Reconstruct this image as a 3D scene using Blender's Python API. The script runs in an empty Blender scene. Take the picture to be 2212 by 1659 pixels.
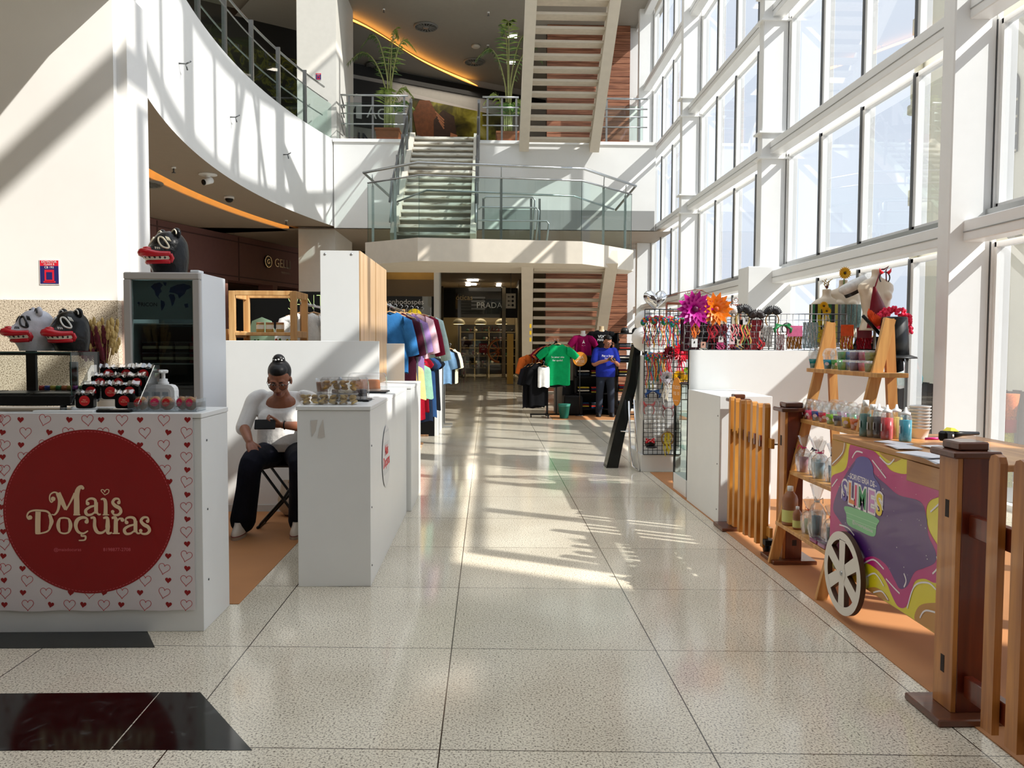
import bpy, math, random
from mathutils import Matrix, Vector
random.seed(7)
SC = bpy.context.scene
COL = SC.collection
PI = math.pi

# ------------------------------------------------------------------ camera
W_, H_, F_ = 2212.0, 1659.0, 1740.0
EYE = 1.48
yaw = math.atan(53 / F_); pitch = math.atan(84.5 / F_); roll = math.radians(0.25)
_fw = Vector((math.sin(yaw) * math.cos(pitch), math.cos(yaw) * math.cos(pitch), -math.sin(pitch)))
_r = Vector((math.cos(yaw), -math.sin(yaw), 0.0))
_u = _r.cross(_fw)
_R = math.cos(roll) * _r + math.sin(roll) * _u
_U = -math.sin(roll) * _r + math.cos(roll) * _u
cam_d = bpy.data.cameras.new('camera'); cam = bpy.data.objects.new('camera', cam_d); COL.objects.link(cam)
cam_d.sensor_fit = 'HORIZONTAL'; cam_d.sensor_width = 36.0; cam_d.lens = F_ / W_ * 36.0
cam_d.clip_start = 0.05; cam_d.clip_end = 300
cam.matrix_world = Matrix(((_R.x, _U.x, -_fw.x, 0), (_R.y, _U.y, -_fw.y, 0), (_R.z, _U.z, -_fw.z, EYE), (0, 0, 0, 1)))
SC.camera = cam

# ------------------------------------------------------------------ world, sun, exposure
SUN_AZ = Vector((-0.872, 0.49, 0)); SUN_EL = math.radians(38.9)
world = bpy.data.worlds.new('sky'); SC.world = world; world.use_nodes = True
bg = world.node_tree.nodes['Background']; bg.inputs[0].default_value = (0.84, 0.90, 1.0, 1); bg.inputs[1].default_value = 1.4
sun_d = bpy.data.lights.new('sun', 'SUN'); sun_d.energy = 5.9; sun_d.angle = math.radians(0.6); sun_d.color = (1.0, 0.955, 0.88)
sun = bpy.data.objects.new('sun', sun_d); COL.objects.link(sun)
_d = SUN_AZ.normalized() * math.cos(SUN_EL) + Vector((0, 0, -math.sin(SUN_EL)))
sun.rotation_euler = _d.to_track_quat('-Z', 'Y').to_euler(); sun.location = (20, -8, 22)
SC.view_settings.view_transform = 'Standard'; SC.view_settings.look = 'None'
SC.view_settings.exposure = 0.42; SC.view_settings.gamma = 1.0; SC.view_settings.use_curve_mapping = False
try:
    SC.cycles.max_bounces = 10; SC.cycles.diffuse_bounces = 4; SC.cycles.glossy_bounces = 4
    SC.cycles.transmission_bounces = 6; SC.cycles.transparent_max_bounces = 24
    SC.cycles.caustics_reflective = False; SC.cycles.caustics_refractive = False
    SC.cycles.sample_clamp_indirect = 6.0
    SC.cycles.use_denoising = True
except Exception:
    pass

# ------------------------------------------------------------------ pixel -> place (photo pixels, one known coordinate)
def ray(px, py):
    return _fw * F_ + _R * (px - W_ / 2) - _U * (py - H_ / 2)
def az(px, py, z=0.0):
    d = ray(px, py); return Vector((0, 0, EYE)) + d * ((z - EYE) / d.z)
def ay(px, py, y):
    d = ray(px, py); return Vector((0, 0, EYE)) + d * (y / d.y)
def ax(px, py, x):
    d = ray(px, py); return Vector((0, 0, EYE)) + d * (x / d.x)

# ------------------------------------------------------------------ materials
def lin(c):
    def f(v):
        v /= 255.0
        return v / 12.92 if v <= 0.04045 else ((v + 0.055) / 1.055) ** 2.4
    return (f(c[0]), f(c[1]), f(c[2]), 1.0)
_M = {}
def P(name, rgb, rough=0.55, metal=0.0, spec=0.5, var=0.0, vscale=8.0, stretch=(1, 1, 1), bump=0.0, bscale=60.0,
      emit=None, estr=0.0, coat=0.0, coord='Object', detail=4.0, trans=0.0):
    if name in _M: return _M[name]
    m = bpy.data.materials.new(name); m.use_nodes = True
    nt = m.node_tree; b = nt.nodes['Principled BSDF']
    b.inputs['Base Color'].default_value = lin(rgb); b.inputs['Roughness'].default_value = rough
    b.inputs['Metallic'].default_value = metal; b.inputs['Specular IOR Level'].default_value = spec
    b.inputs['Coat Weight'].default_value = coat
    if trans: b.inputs['Transmission Weight'].default_value = trans
    if emit is not None:
        b.inputs['Emission Color'].default_value = lin(emit); b.inputs['Emission Strength'].default_value = estr
    if var or bump:
        tc = nt.nodes.new('ShaderNodeTexCoord'); mp = nt.nodes.new('ShaderNodeMapping')
        mp.inputs['Scale'].default_value = stretch
        nt.links.new(tc.outputs[coord], mp.inputs[0])
    if var:
        n = nt.nodes.new('ShaderNodeTexNoise'); n.inputs['Scale'].default_value = vscale; n.inputs['Detail'].default_value = detail
        nt.links.new(mp.outputs[0], n.inputs['Vector'])
        r = nt.nodes.new('ShaderNodeValToRGB')
        c = lin(rgb); k0, k1 = 1 - var, 1 + var
        r.color_ramp.elements[0].color = (c[0] * k0, c[1] * k0, c[2] * k0, 1); r.color_ramp.elements[0].position = 0.32
        r.color_ramp.elements[1].color = (min(1, c[0] * k1), min(1, c[1] * k1), min(1, c[2] * k1), 1); r.color_ramp.elements[1].position = 0.68
        nt.links.new(n.outputs[0], r.inputs[0]); nt.links.new(r.outputs[0], b.inputs['Base Color'])
    if bump:
        n2 = nt.nodes.new('ShaderNodeTexNoise'); n2.inputs['Scale'].default_value = bscale; n2.inputs['Detail'].default_value = 3
        nt.links.new(mp.outputs[0], n2.inputs['Vector'])
        bp = nt.nodes.new('ShaderNodeBump'); bp.inputs['Strength'].default_value = bump; bp.inputs['Distance'].default_value = 0.02
        nt.links.new(n2.outputs[0], bp.inputs['Height']); nt.links.new(bp.outputs[0], b.inputs['Normal'])
    _M[name] = m
    return m

def CLEAR(name, tint=(255, 255, 255), refl=0.06, haze=0.0, hazecol=(240, 240, 240), rough=0.02):
    """thin clear sheet: transparent with a fresnel gloss and, for cloudy plastics, a little diffuse"""
    if name in _M: return _M[name]
    m = bpy.data.materials.new(name); m.use_nodes = True; nt = m.node_tree
    for n in list(nt.nodes):
        if n.type == 'BSDF_PRINCIPLED': nt.nodes.remove(n)
    out = nt.nodes['Material Output']
    tr = nt.nodes.new('ShaderNodeBsdfTransparent'); tr.inputs[0].default_value = lin(tint)
    gl = nt.nodes.new('ShaderNodeBsdfGlossy'); gl.inputs['Roughness'].default_value = rough
    lw = nt.nodes.new('ShaderNodeLayerWeight'); lw.inputs[0].default_value = 0.25
    mu = nt.nodes.new('ShaderNodeMath'); mu.operation = 'MULTIPLY_ADD'; mu.inputs[1].default_value = 0.35; mu.inputs[2].default_value = refl
    nt.links.new(lw.outputs['Fresnel'], mu.inputs[0])
    mx = nt.nodes.new('ShaderNodeMixShader'); nt.links.new(mu.outputs[0], mx.inputs[0])
    last = tr
    if haze > 0:
        df = nt.nodes.new('ShaderNodeBsdfDiffuse'); df.inputs[0].default_value = lin(hazecol)
        mh = nt.nodes.new('ShaderNodeMixShader'); mh.inputs[0].default_value = haze
        nt.links.new(tr.outputs[0], mh.inputs[1]); nt.links.new(df.outputs[0], mh.inputs[2]); last = mh
    nt.links.new(last.outputs[0], mx.inputs[1]); nt.links.new(gl.outputs[0], mx.inputs[2])
    nt.links.new(mx.outputs[0], out.inputs[0])
    _M[name] = m
    return m

def RAMPMAT(name, stops, scale, rough=0.4, stretch=(1, 1, 1), tex='NOISE', detail=6.0, spec=0.5, dist=0.0, coord='Object', bump=0.0, metal=0.0, coat=0.0, rot=(0, 0, 0)):
    if name in _M: return _M[name]
    m = bpy.data.materials.new(name); m.use_nodes = True; nt = m.node_tree; b = nt.nodes['Principled BSDF']
    b.inputs['Roughness'].default_value = rough; b.inputs['Specular IOR Level'].default_value = spec
    b.inputs['Metallic'].default_value = metal; b.inputs['Coat Weight'].default_value = coat
    tc = nt.nodes.new('ShaderNodeTexCoord'); mp = nt.nodes.new('ShaderNodeMapping'); mp.inputs['Scale'].default_value = stretch
    mp.inputs['Rotation'].default_value = rot
    nt.links.new(tc.outputs[coord], mp.inputs[0])
    if tex == 'NOISE':
        n = nt.nodes.new('ShaderNodeTexNoise'); n.inputs['Scale'].default_value = scale; n.inputs['Detail'].default_value = detail
        n.inputs['Distortion'].default_value = dist; o = n.outputs[0]
    else:
        n = nt.nodes.new('ShaderNodeTexVoronoi'); n.inputs['Scale'].default_value = scale; o = n.outputs['Color' if tex == 'CELL' else 'Distance']
    nt.links.new(mp.outputs[0], n.inputs['Vector'])
    r = nt.nodes.new('ShaderNodeValToRGB'); cr = r.color_ramp
    cr.elements[0].position, cr.elements[0].color = stops[0][0], lin(stops[0][1])
    cr.elements[1].position, cr.elements[1].color = stops[-1][0], lin(stops[-1][1])
    for p, c in stops[1:-1]:
        e = cr.elements.new(p); e.color = lin(c)
    nt.links.new(o, r.inputs[0]); nt.links.new(r.outputs[0], b.inputs['Base Color'])
    if bump:
        bp = nt.nodes.new('ShaderNodeBump'); bp.inputs['Strength'].default_value = bump; bp.inputs['Distance'].default_value = 0.01
        nt.links.new(o, bp.inputs['Height']); nt.links.new(bp.outputs[0], b.inputs['Normal'])
    _M[name] = m
    return m

def WOOD(name, dark, light, axis='Z', scale=5.0, rough=0.4, coat=0.2):
    st = {'X': (0.08, 1, 1), 'Y': (1, 0.08, 1), 'Z': (1, 1, 0.08)}[axis]
    return RAMPMAT(name, [(0.30, dark), (0.5, tuple((a + b) // 2 for a, b in zip(dark, light))), (0.72, light)], scale * 4,
                   rough=rough, stretch=st, detail=5, dist=0.6, coat=coat)

# ------------------------------------------------------------------ mesh builder
class MB:
    def __init__(s):
        s.v = []; s.f = []; s.fm = []; s.fs = []; s.mats = []; s.T = None
    def mi(s, m):
        if m not in s.mats: s.mats.append(m)
        return s.mats.index(m)
    def add(s, vs, fs, m, smooth=False):
        o = len(s.v); k = s.mi(m)
        if s.T is not None:
            vs = [s.T @ Vector(p) for p in vs]
        s.v.extend([tuple(p) for p in vs])
        for f in fs:
            s.f.append(tuple(i + o for i in f)); s.fm.append(k); s.fs.append(smooth)
        return s
    def box(s, x0, x1, y0, y1, z0, z1, m, b=0.0):
        if b <= 0:
            vs = [(x, y, z) for z in (z0, z1) for y in (y0, y1) for x in (x0, x1)]
            return s.add(vs, [(0, 2, 3, 1), (4, 5, 7, 6), (0, 1, 5, 4), (2, 6, 7, 3), (0, 4, 6, 2), (1, 3, 7, 5)], m)
        b = min(b, abs(x1 - x0) * .45, abs(y1 - y0) * .45, abs(z1 - z0) * .45)
        X, Y, Z = (x0, x1), (y0, y1), (z0, z1); vs = []; idx = {}
        for i in (0, 1):
            for j in (0, 1):
                for k in (0, 1):
                    sx, sy, sz = (b if i == 0 else -b), (b if j == 0 else -b), (b if k == 0 else -b)
                    for a in range(3):
                        p = [X[i] + sx, Y[j] + sy, Z[k] + sz]; p[a] = (X[i], Y[j], Z[k])[a]
                        idx[(i, j, k, a)] = len(vs); vs.append(tuple(p))
        fs = []
        for k in (0, 1):
            q = [idx[(0, 0, k, 2)], idx[(1, 0, k, 2)], idx[(1, 1, k, 2)], idx[(0, 1, k, 2)]]; fs.append(q if k else q[::-1])
            q = [idx[(0, k, 0, 1)], idx[(1, k, 0, 1)], idx[(1, k, 1, 1)], idx[(0, k, 1, 1)]]; fs.append(q[::-1] if k else q)
            q = [idx[(k, 0, 0, 0)], idx[(k, 1, 0, 0)], idx[(k, 1, 1, 0)], idx[(k, 0, 1, 0)]]; fs.append(q if k else q[::-1])
        def q4(a, b_, c, d, flip): fs.append((a, b_, c, d) if not flip else (d, c, b_, a))
        for i in (0, 1):
            for j in (0, 1):
                q4(idx[(i, j, 0, 0)], idx[(i, j, 1, 0)], idx[(i, j, 1, 1)], idx[(i, j, 0, 1)], (i + j) % 2 == 1)
                q4(idx[(i, 0, j, 0)], idx[(i, 1, j, 0)], idx[(i, 1, j, 2)], idx[(i, 0, j, 2)], (i + j) % 2 == 0)
                q4(idx[(0, i, j, 1)], idx[(1, i, j, 1)], idx[(1, i, j, 2)], idx[(0, i, j, 2)], (i + j) % 2 == 1)
                for k in (0, 1):
                    t = (idx[(i, j, k, 0)], idx[(i, j, k, 1)], idx[(i, j, k, 2)]); fs.append(t if (i + j + k) % 2 == 1 else t[::-1])
        return s.add(vs, fs, m)
    def hexa(s, lo, hi, m):
        """eight corners: lo = 4 points, hi = 4 points, same order"""
        return s.add(list(lo) + list(hi), [(3, 2, 1, 0), (4, 5, 6, 7)] + [(i, (i + 1) % 4, (i + 1) % 4 + 4, i + 4) for i in range(4)], m)
    def bar(s, a, b, w, h, m, up=(0, 0, 1), bev=0.0):
        """rectangular bar from a to b, w across, h along up"""
        a, b = Vector(a), Vector(b); d = (b - a); L = d.length; d.normalize(); u = Vector(up)
        x = d.cross(u)
        if x.length < 1e-5: x = d.cross(Vector((0, 1, 0)))
        x.normalize(); u = x.cross(d)
        old = s.T; T = Matrix(((x.x, d.x, u.x, a.x), (x.y, d.y, u.y, a.y), (x.z, d.z, u.z, a.z), (0, 0, 0, 1)))
        s.T = T if old is None else old @ T
        s.box(-w / 2, w / 2, 0, L, -h / 2, h / 2, m, bev); s.T = old
        return s
    def tube(s, pts, r, m, n=8, closed=False, caps=True, smooth=True):
        pts = [Vector(p) for p in pts]; N = len(pts)
        rs = r if isinstance(r, (list, tuple)) else [r] * N
        vs = []; prev = None
        for i in range(N):
            if closed: t = pts[(i + 1) % N] - pts[i - 1]
            else: t = pts[min(i + 1, N - 1)] - pts[max(i - 1, 0)]
            if t.length < 1e-9: t = Vector((0, 0, 1))
            t.normalize()
            if prev is None:
                a = Vector((0, 0, 1)) if abs(t.z) < 0.9 else Vector((1, 0, 0))
                x = t.cross(a).normalized()
            else:
                x = prev - t * prev.dot(t)
                if x.length < 1e-6: x = t.orthogonal()
                x.normalize()
            prev = x; y = t.cross(x)
            for k in range(n):
                an = 2 * PI * k / n; vs.append(pts[i] + (x * math.cos(an) + y * math.sin(an)) * rs[i])
        fs = []
        for i in range(N if closed else N - 1):
            j = (i + 1) % N
            for k in range(n):
                fs.append((i * n + k, i * n + (k + 1) % n, j * n + (k + 1) % n, j * n + k))
        if caps and not closed:
            fs.append(tuple(range(n))[::-1]); fs.append(tuple((N - 1) * n + k for k in range(n)))
        return s.add(vs, fs, m, smooth)
    def cyl(s, a, b, r, m, n=16, r2=None, smooth=True):
        return s.tube([a, b], [r, r if r2 is None else r2], m, n, smooth=smooth)
    def lathe(s, prof, m, c=(0, 0, 0), n=20, smooth=True, sx=1.0, sy=1.0, close=True):
        vs = []; 
        for (r, z) in prof:
            for k in range(n):
                an = 2 * PI * k / n; vs.append((c[0] + r * math.cos(an) * sx, c[1] + r * math.sin(an) * sy, c[2] + z))
        fs = []
        for i in range(len(prof) - 1):
            for k in range(n):
                fs.append((i * n + k, i * n + (k + 1) % n, (i + 1) * n + (k + 1) % n, (i + 1) * n + k))
        if close:
            if prof[0][0] > 1e-6: fs.append(tuple(range(n))[::-1])
            if prof[-1][0] > 1e-6: fs.append(tuple((len(prof) - 1) * n + k for k in range(n)))
        return s.add(vs, fs, m, smooth)
    def ball(s, c, r, m, n=12, k=8):
        if not isinstance(r, (tuple, list)): r = (r, r, r)
        vs = [(c[0], c[1], c[2] - r[2])]
        for i in range(1, k):
            ph = -PI / 2 + PI * i / k
            for j in range(n):
                an = 2 * PI * j / n
                vs.append((c[0] + r[0] * math.cos(ph) * math.cos(an), c[1] + r[1] * math.cos(ph) * math.sin(an), c[2] + r[2] * math.sin(ph)))
        vs.append((c[0], c[1], c[2] + r[2])); fs = []
        for j in range(n):
            fs.append((0, 1 + (j + 1) % n, 1 + j)); e = len(vs) - 1; o = 1 + (k - 2) * n
            fs.append((e, o + j, o + (j + 1) % n))
        for i in range(k - 2):
            for j in range(n):
                a = 1 + i * n; b = a + n
                fs.append((a + j, a + (j + 1) % n, b + (j + 1) % n, b + j))
        return s.add(vs, fs, m, True)
    def prism(s, poly, h0, h1, m, plane='XY', side=None):
        """extrude a 2D polygon; plane XY (h=z), XZ (h=y), YZ (h=x)"""
        def p3(p, h):
            return {'XY': (p[0], p[1], h), 'XZ': (p[0], h, p[1]), 'YZ': (h, p[0], p[1])}[plane]
        n = len(poly); vs = [p3(p, h0) for p in poly] + [p3(p, h1) for p in poly]
        s.add(vs, [tuple(range(n))[::-1], tuple(range(n, 2 * n))], m)
        s.add(vs, [(i, (i + 1) % n, (i + 1) % n + n, i + n) for i in range(n)], side or m)
        return s
    def face(s, pts, m, smooth=False):
        return s.add(pts, [tuple(range(len(pts)))], m, smooth)
    def grid(s, rows, m, smooth=True, closeu=False, closev=False):
        nu = len(rows); nv = len(rows[0]); vs = [p for r in rows for p in r]; fs = []
        for i in range(nu if closeu else nu - 1):
            for j in range(nv if closev else nv - 1):
                i2, j2 = (i + 1) % nu, (j + 1) % nv
                fs.append((i * nv + j, i * nv + j2, i2 * nv + j2, i2 * nv + j))
        return s.add(vs, fs, m, smooth)
    def loft(s, rings, m, caps=True, smooth=True):
        n = len(rings[0]); s.grid(rings, m, smooth, closev=True)
        if caps:
            s.add(rings[0], [tuple(range(n))[::-1]], m, smooth); s.add(rings[-1], [tuple(range(n))], m, smooth)
        return s
    def ribbon2(s, pts, w, m, h=0.0, round_end=True):
        """flat stroke in the local XY plane (lettering): pts 2D, w width or list"""
        N = len(pts); ws = w if isinstance(w, (list, tuple)) else [w] * N
        L, R = [], []
        for i in range(N):
            a = pts[max(i - 1, 0)]; b = pts[min(i + 1, N - 1)]
            dx, dy = b[0] - a[0], b[1] - a[1]; l = math.hypot(dx, dy) or 1e-9
            nx, ny = -dy / l, dx / l
            hh = h + i * 4e-6; L.append((pts[i][0] + nx * ws[i] / 2, pts[i][1] + ny * ws[i] / 2, hh)); R.append((pts[i][0] - nx * ws[i] / 2, pts[i][1] - ny * ws[i] / 2, hh))
        s.add(L + R, [(i + N, i + 1 + N, i + 1, i) for i in range(N - 1)], m)
        return s
    def disc(s, c, r, m, n=32, h=0.0, ry=None):
        ry = ry or r
        return s.add([(c[0] + r * math.cos(2 * PI * k / n), c[1] + ry * math.sin(2 * PI * k / n), h) for k in range(n)], [tuple(range(n))], m)
    def text(s, body, size, m, x=0.0, y=0.0, h=0.0, align='CENTER', sx=1.0, spacing=1.0, bold=0.0, shear=0.0):
        vs, fs = text_mesh(body, size, align, spacing, bold, shear)
        return s.add([(p[0] * sx + x, p[1] + y, h) for p in vs], fs, m)
    def build(s, name, parent=None, loc=None, shade=None):
        me = bpy.data.meshes.new(name); me.from_pydata(s.v, [], s.f)
        for m in s.mats: me.materials.append(m)
        me.polygons.foreach_set('material_index', s.fm); me.polygons.foreach_set('use_smooth', s.fs)
        me.update()
        o = bpy.data.objects.new(name, me); COL.objects.link(o)
        if parent is not None: o.parent = parent
        if loc is not None: o.location = loc
        return o

_TX = {}
def text_mesh(body, size, align='CENTER', spacing=1.0, bold=0.0, shear=0.0):
    k = (body, size, align, spacing, bold, shear)
    if k not in _TX:
        cu = bpy.data.curves.new('lettering', 'FONT'); cu.body = body; cu.size = size; cu.align_x = align; cu.align_y = 'CENTER'
        cu.space_character = spacing; cu.offset = bold; cu.shear = shear; cu.resolution_u = 3; cu.fill_mode = 'FRONT'
        o = bpy.data.objects.new('lettering', cu)
        me = o.to_mesh()
        _TX[k] = ([tuple(v.co) for v in me.vertices], [tuple(p.vertices) for p in me.polygons])
        o.to_mesh_clear(); bpy.data.objects.remove(o); bpy.data.curves.remove(cu)
    return _TX[k]

def catmull(pts, n=6, closed=False):
    out = []; N = len(pts); D = len(pts[0])
    for i in range(N if closed else N - 1):
        if closed: p = [pts[(i + j - 1) % N] for j in range(4)]
        else: p = [pts[max(i - 1, 0)], pts[i], pts[i + 1], pts[min(i + 2, N - 1)]]
        for k in range(n):
            t = k / n
            out.append(tuple(0.5 * (2 * p[1][d] + (p[2][d] - p[0][d]) * t + (2 * p[0][d] - 5 * p[1][d] + 4 * p[2][d] - p[3][d]) * t * t + (3 * p[1][d] - p[0][d] - 3 * p[2][d] + p[3][d]) * t ** 3) for d in range(D)))
    if not closed: out.append(tuple(pts[-1]))
    return out

def frame(o, x, y=None, z=None):
    """matrix whose columns are the local axes"""
    x = Vector(x).normalized()
    if z is None: y = Vector(y).normalized(); z = x.cross(y)
    elif y is None: z = Vector(z).normalized(); y = z.cross(x)
    else: y = Vector(y).normalized(); z = Vector(z).normalized()
    o = Vector(o)
    return Matrix(((x.x, y.x, z.x, o.x), (x.y, y.y, z.y, o.y), (x.z, y.z, z.z, o.z), (0, 0, 0, 1)))
FRONT = lambda x, y, z: frame((x, y, z), (1, 0, 0), (0, 0, 1))          # picture plane facing -Y: local x right, y up
def T_(x=0, y=0, z=0): return Matrix.Translation((x, y, z))
def RZ(a): return Matrix.Rotation(a, 4, 'Z')
def RX(a): return Matrix.Rotation(a, 4, 'X')
def RY(a): return Matrix.Rotation(a, 4, 'Y')

# ------------------------------------------------------------------ naming
def tag(o, label, cat, group=None, kind=None):
    o['label'] = label; o['category'] = cat
    if group: o['group'] = group
    if kind: o['kind'] = kind
    return o
def thing(name, label, cat, loc=(0, 0, 0), rotz=0.0, group=None):
    o = bpy.data.objects.new(name, None); COL.objects.link(o); o.empty_display_size = 0.1
    o.location = loc; o.rotation_euler = (0, 0, rotz)
    return tag(o, label, cat, group)
def struct(name, mb, parent=None):
    o = mb.build(name, parent)
    if parent is None: o['kind'] = 'structure'
    return o
def dup(root, loc=None, rotz=None, label=None, group=None, scale=None, mats=None):
    def cp(o, par):
        c = o.copy(); COL.objects.link(c)
        if par is not None: c.parent = par
        for ch in list(o.children): cp(ch, c)
        return c
    r = cp(root, None)
    if loc is not None: r.location = loc
    if rotz is not None: r.rotation_euler = (root.rotation_euler[0], root.rotation_euler[1], rotz)
    if scale is not None: r.scale = (scale, scale, scale) if not isinstance(scale, tuple) else scale
    if label: r['label'] = label
    if group: r['group'] = group
    return r
def swap_mat(o, part, m, slot=0):
    """give one part of a copied thing its own colour"""
    for ch in [o] + list(o.children):
        if ch.name.split('.')[0] == part and ch.data:
            ch.material_slots[slot].link = 'OBJECT'; ch.material_slots[slot].material = m

def fuse(m, name, parent, voxel, smooth=4, sub=False):
    """weld the overlapping limbs of one builder into a single continuous surface"""
    o = m.build(name); md = o.modifiers.new('weld', 'REMESH'); md.mode = 'VOXEL'; md.voxel_size = voxel; md.use_smooth_shade = True
    ms = o.modifiers.new('smooth', 'SMOOTH'); ms.factor = .5; ms.iterations = smooth
    dg = bpy.context.evaluated_depsgraph_get(); me = bpy.data.meshes.new_from_object(o.evaluated_get(dg)); 
    mats = list(m.mats); old = o.data; o.modifiers.clear(); o.data = me; bpy.data.meshes.remove(old); me.name = name
    me.materials.clear(); me.materials.append(mats[0])
    for p in me.polygons: p.use_smooth = True; p.material_index = 0
    o.parent = parent; return o

# common materials
WHITE = P('white_paint', (236, 236, 234), 0.55, var=0.015, vscale=3)
WALL = P('wall_plaster', (232, 231, 228), 0.6, var=0.02, vscale=2)
LAM = P('white_laminate', (233, 234, 232), 0.32, var=0.012, vscale=5)
LAMEDGE = P('laminate_edge', (205, 206, 203), 0.4, var=0.02)
STEEL = P('brushed_steel', (176, 178, 178), 0.28, metal=1.0, var=0.05, vscale=30)
DSTEEL = P('dark_steel', (92, 94, 95), 0.35, metal=0.9, var=0.05, vscale=30)
CHROME = P('chrome', (225, 226, 228), 0.06, metal=1.0)
BLACK = P('black_plastic', (8, 8, 9), 0.4, var=0.05, spec=.25)
BLACKM = P('black_metal', (12, 12, 13), 0.45, spec=.3)
GLASS = CLEAR('window_glass', (218, 222, 226), 0.035)
ROOFG = CLEAR('roof_glass', (250, 252, 252), 0.03)
RGLASS = CLEAR('railing_glass', (222, 238, 234), 0.05)
PLASTIC = CLEAR('clear_plastic', (248, 250, 250), 0.08, haze=0.06)
# ================================================================== FLOOR
def floor_mat():
    m = bpy.data.materials.new('polished_granite'); m.use_nodes = True; nt = m.node_tree; b = nt.nodes['Principled BSDF']; N = nt.nodes.new; L = nt.links.new
    tc = N('ShaderNodeTexCoord')
    n1 = N('ShaderNodeTexNoise'); n1.inputs['Scale'].default_value = 115; n1.inputs['Detail'].default_value = 5; n1.inputs['Roughness'].default_value = .7
    L(tc.outputs['Object'], n1.inputs['Vector'])
    r1 = N('ShaderNodeValToRGB'); cr = r1.color_ramp
    cr.elements[0].position = .36; cr.elements[0].color = lin((82, 72, 60)); cr.elements[1].position = .62; cr.elements[1].color = lin((250, 241, 221))
    e = cr.elements.new(.43); e.color = lin((184, 174, 156)); e = cr.elements.new(.49); e.color = lin((240, 230, 208))
    L(n1.outputs[0], r1.inputs[0])
    n2 = N('ShaderNodeTexNoise'); n2.inputs['Scale'].default_value = 1.3; n2.inputs['Detail'].default_value = 2; L(tc.outputs['Object'], n2.inputs['Vector'])
    r2 = N('ShaderNodeValToRGB'); r2.color_ramp.elements[0].position = .3; r2.color_ramp.elements[0].color = (.82, .80, .77, 1); r2.color_ramp.elements[1].position = .7; r2.color_ramp.elements[1].color = (1, 1, 1, 1)
    L(n2.outputs[0], r2.inputs[0])
    mx = N('ShaderNodeMixRGB'); mx.blend_type = 'MULTIPLY'; mx.inputs[0].default_value = 1; L(r1.outputs[0], mx.inputs[1]); L(r2.outputs[0], mx.inputs[2])
    # joints: slabs of about one metre, rows slightly out of square
    sp = N('ShaderNodeSeparateXYZ'); L(tc.outputs['Object'], sp.inputs[0])
    def mth(op, a, bb=None, c=None):
        k = N('ShaderNodeMath'); k.operation = op
        for i, v in enumerate((a, bb, c)):
            if v is None: continue
            if isinstance(v, (int, float)): k.inputs[i].default_value = v
            else: L(v, k.inputs[i])
        return k.outputs[0]
    ux = mth('ABSOLUTE', mth('SUBTRACT', mth('FRACT', mth('DIVIDE', mth('ADD', sp.outputs[0], 100.363), 0.992)), 0.5))
    yy = mth('ADD', sp.outputs[1], mth('MULTIPLY', sp.outputs[0], 0.045))
    uy = mth('ABSOLUTE', mth('SUBTRACT', mth('FRACT', mth('DIVIDE', mth('ADD', yy, 98.5 - 3.87 + .009), 0.985)), 0.5))
    gx = mth('GREATER_THAN', ux, 0.5 - 0.0028); gy = mth('GREATER_THAN', uy, 0.5 - 0.0024)
    g = mth('MAXIMUM', gx, gy)
    # each slab has its own tone
    cx = mth('FLOOR', mth('DIVIDE', mth('ADD', sp.outputs[0], 100.363), 0.992)); cy = mth('FLOOR', mth('DIVIDE', mth('ADD', yy, 98.5 - 3.87), 0.985))
    cmb = N('ShaderNodeCombineXYZ'); L(cx, cmb.inputs[0]); L(cy, cmb.inputs[1])
    wn = N('ShaderNodeTexWhiteNoise'); L(cmb.outputs[0], wn.inputs['Vector'])
    tone = mth('MULTIPLY_ADD', wn.outputs['Value'], 0.12, 0.90)
    m2 = N('ShaderNodeMixRGB'); m2.blend_type = 'MULTIPLY'; m2.inputs[0].default_value = 1; L(mx.outputs[0], m2.inputs[1]); L(tone, m2.inputs[2])
    m3 = N('ShaderNodeMixRGB'); m3.inputs[2].default_value = lin((64, 54, 44)); L(g, m3.inputs[0]); L(m2.outputs[0], m3.inputs[1])
    L(m3.outputs[0], b.inputs['Base Color'])
    n3 = N('ShaderNodeTexNoise'); n3.inputs['Scale'].default_value = 2.2; L(tc.outputs['Object'], n3.inputs['Vector'])
    rr = mth('MULTIPLY_ADD', n3.outputs[0], 0.08, 0.07); L(rr, b.inputs['Roughness'])
    b.inputs['Specular IOR Level'].default_value = 0.62
    return m
FLOORM = floor_mat()
DARKG = RAMPMAT('black_marble', [(.45, (10, 12, 12)), (.62, (22, 25, 24)), (.75, (60, 64, 62))], 9, rough=.1, detail=9, dist=1.2)
fl = MB(); fl.face([(-16, -6, 0), (4.95, -6, 0), (4.95, 46, 0), (-16, 46, 0)], FLOORM)
zt = .0012
fl.face([(-6, 3.912, zt), (-1.614, 3.905, zt), (-1.86, 4.33, zt), (-6, 4.35, zt)], DARKG)
fl.face([(-6, 2.925, zt), (-1.372, 2.908, zt), (-1.388, 3.394, zt), (-6, 3.41, zt)], DARKG)
fl.face([(-1.366, 2.908, zt), (-.852, 2.892, zt), (-1.215, 3.391, zt), (-1.384, 3.395, zt)], DARKG)
fl.face([(-2.2, 13.7, zt), (-1.35, 13.7, zt), (-1.1, 14.25, zt), (-2.2, 14.25, zt)], DARKG)
struct('floor', fl)

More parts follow.
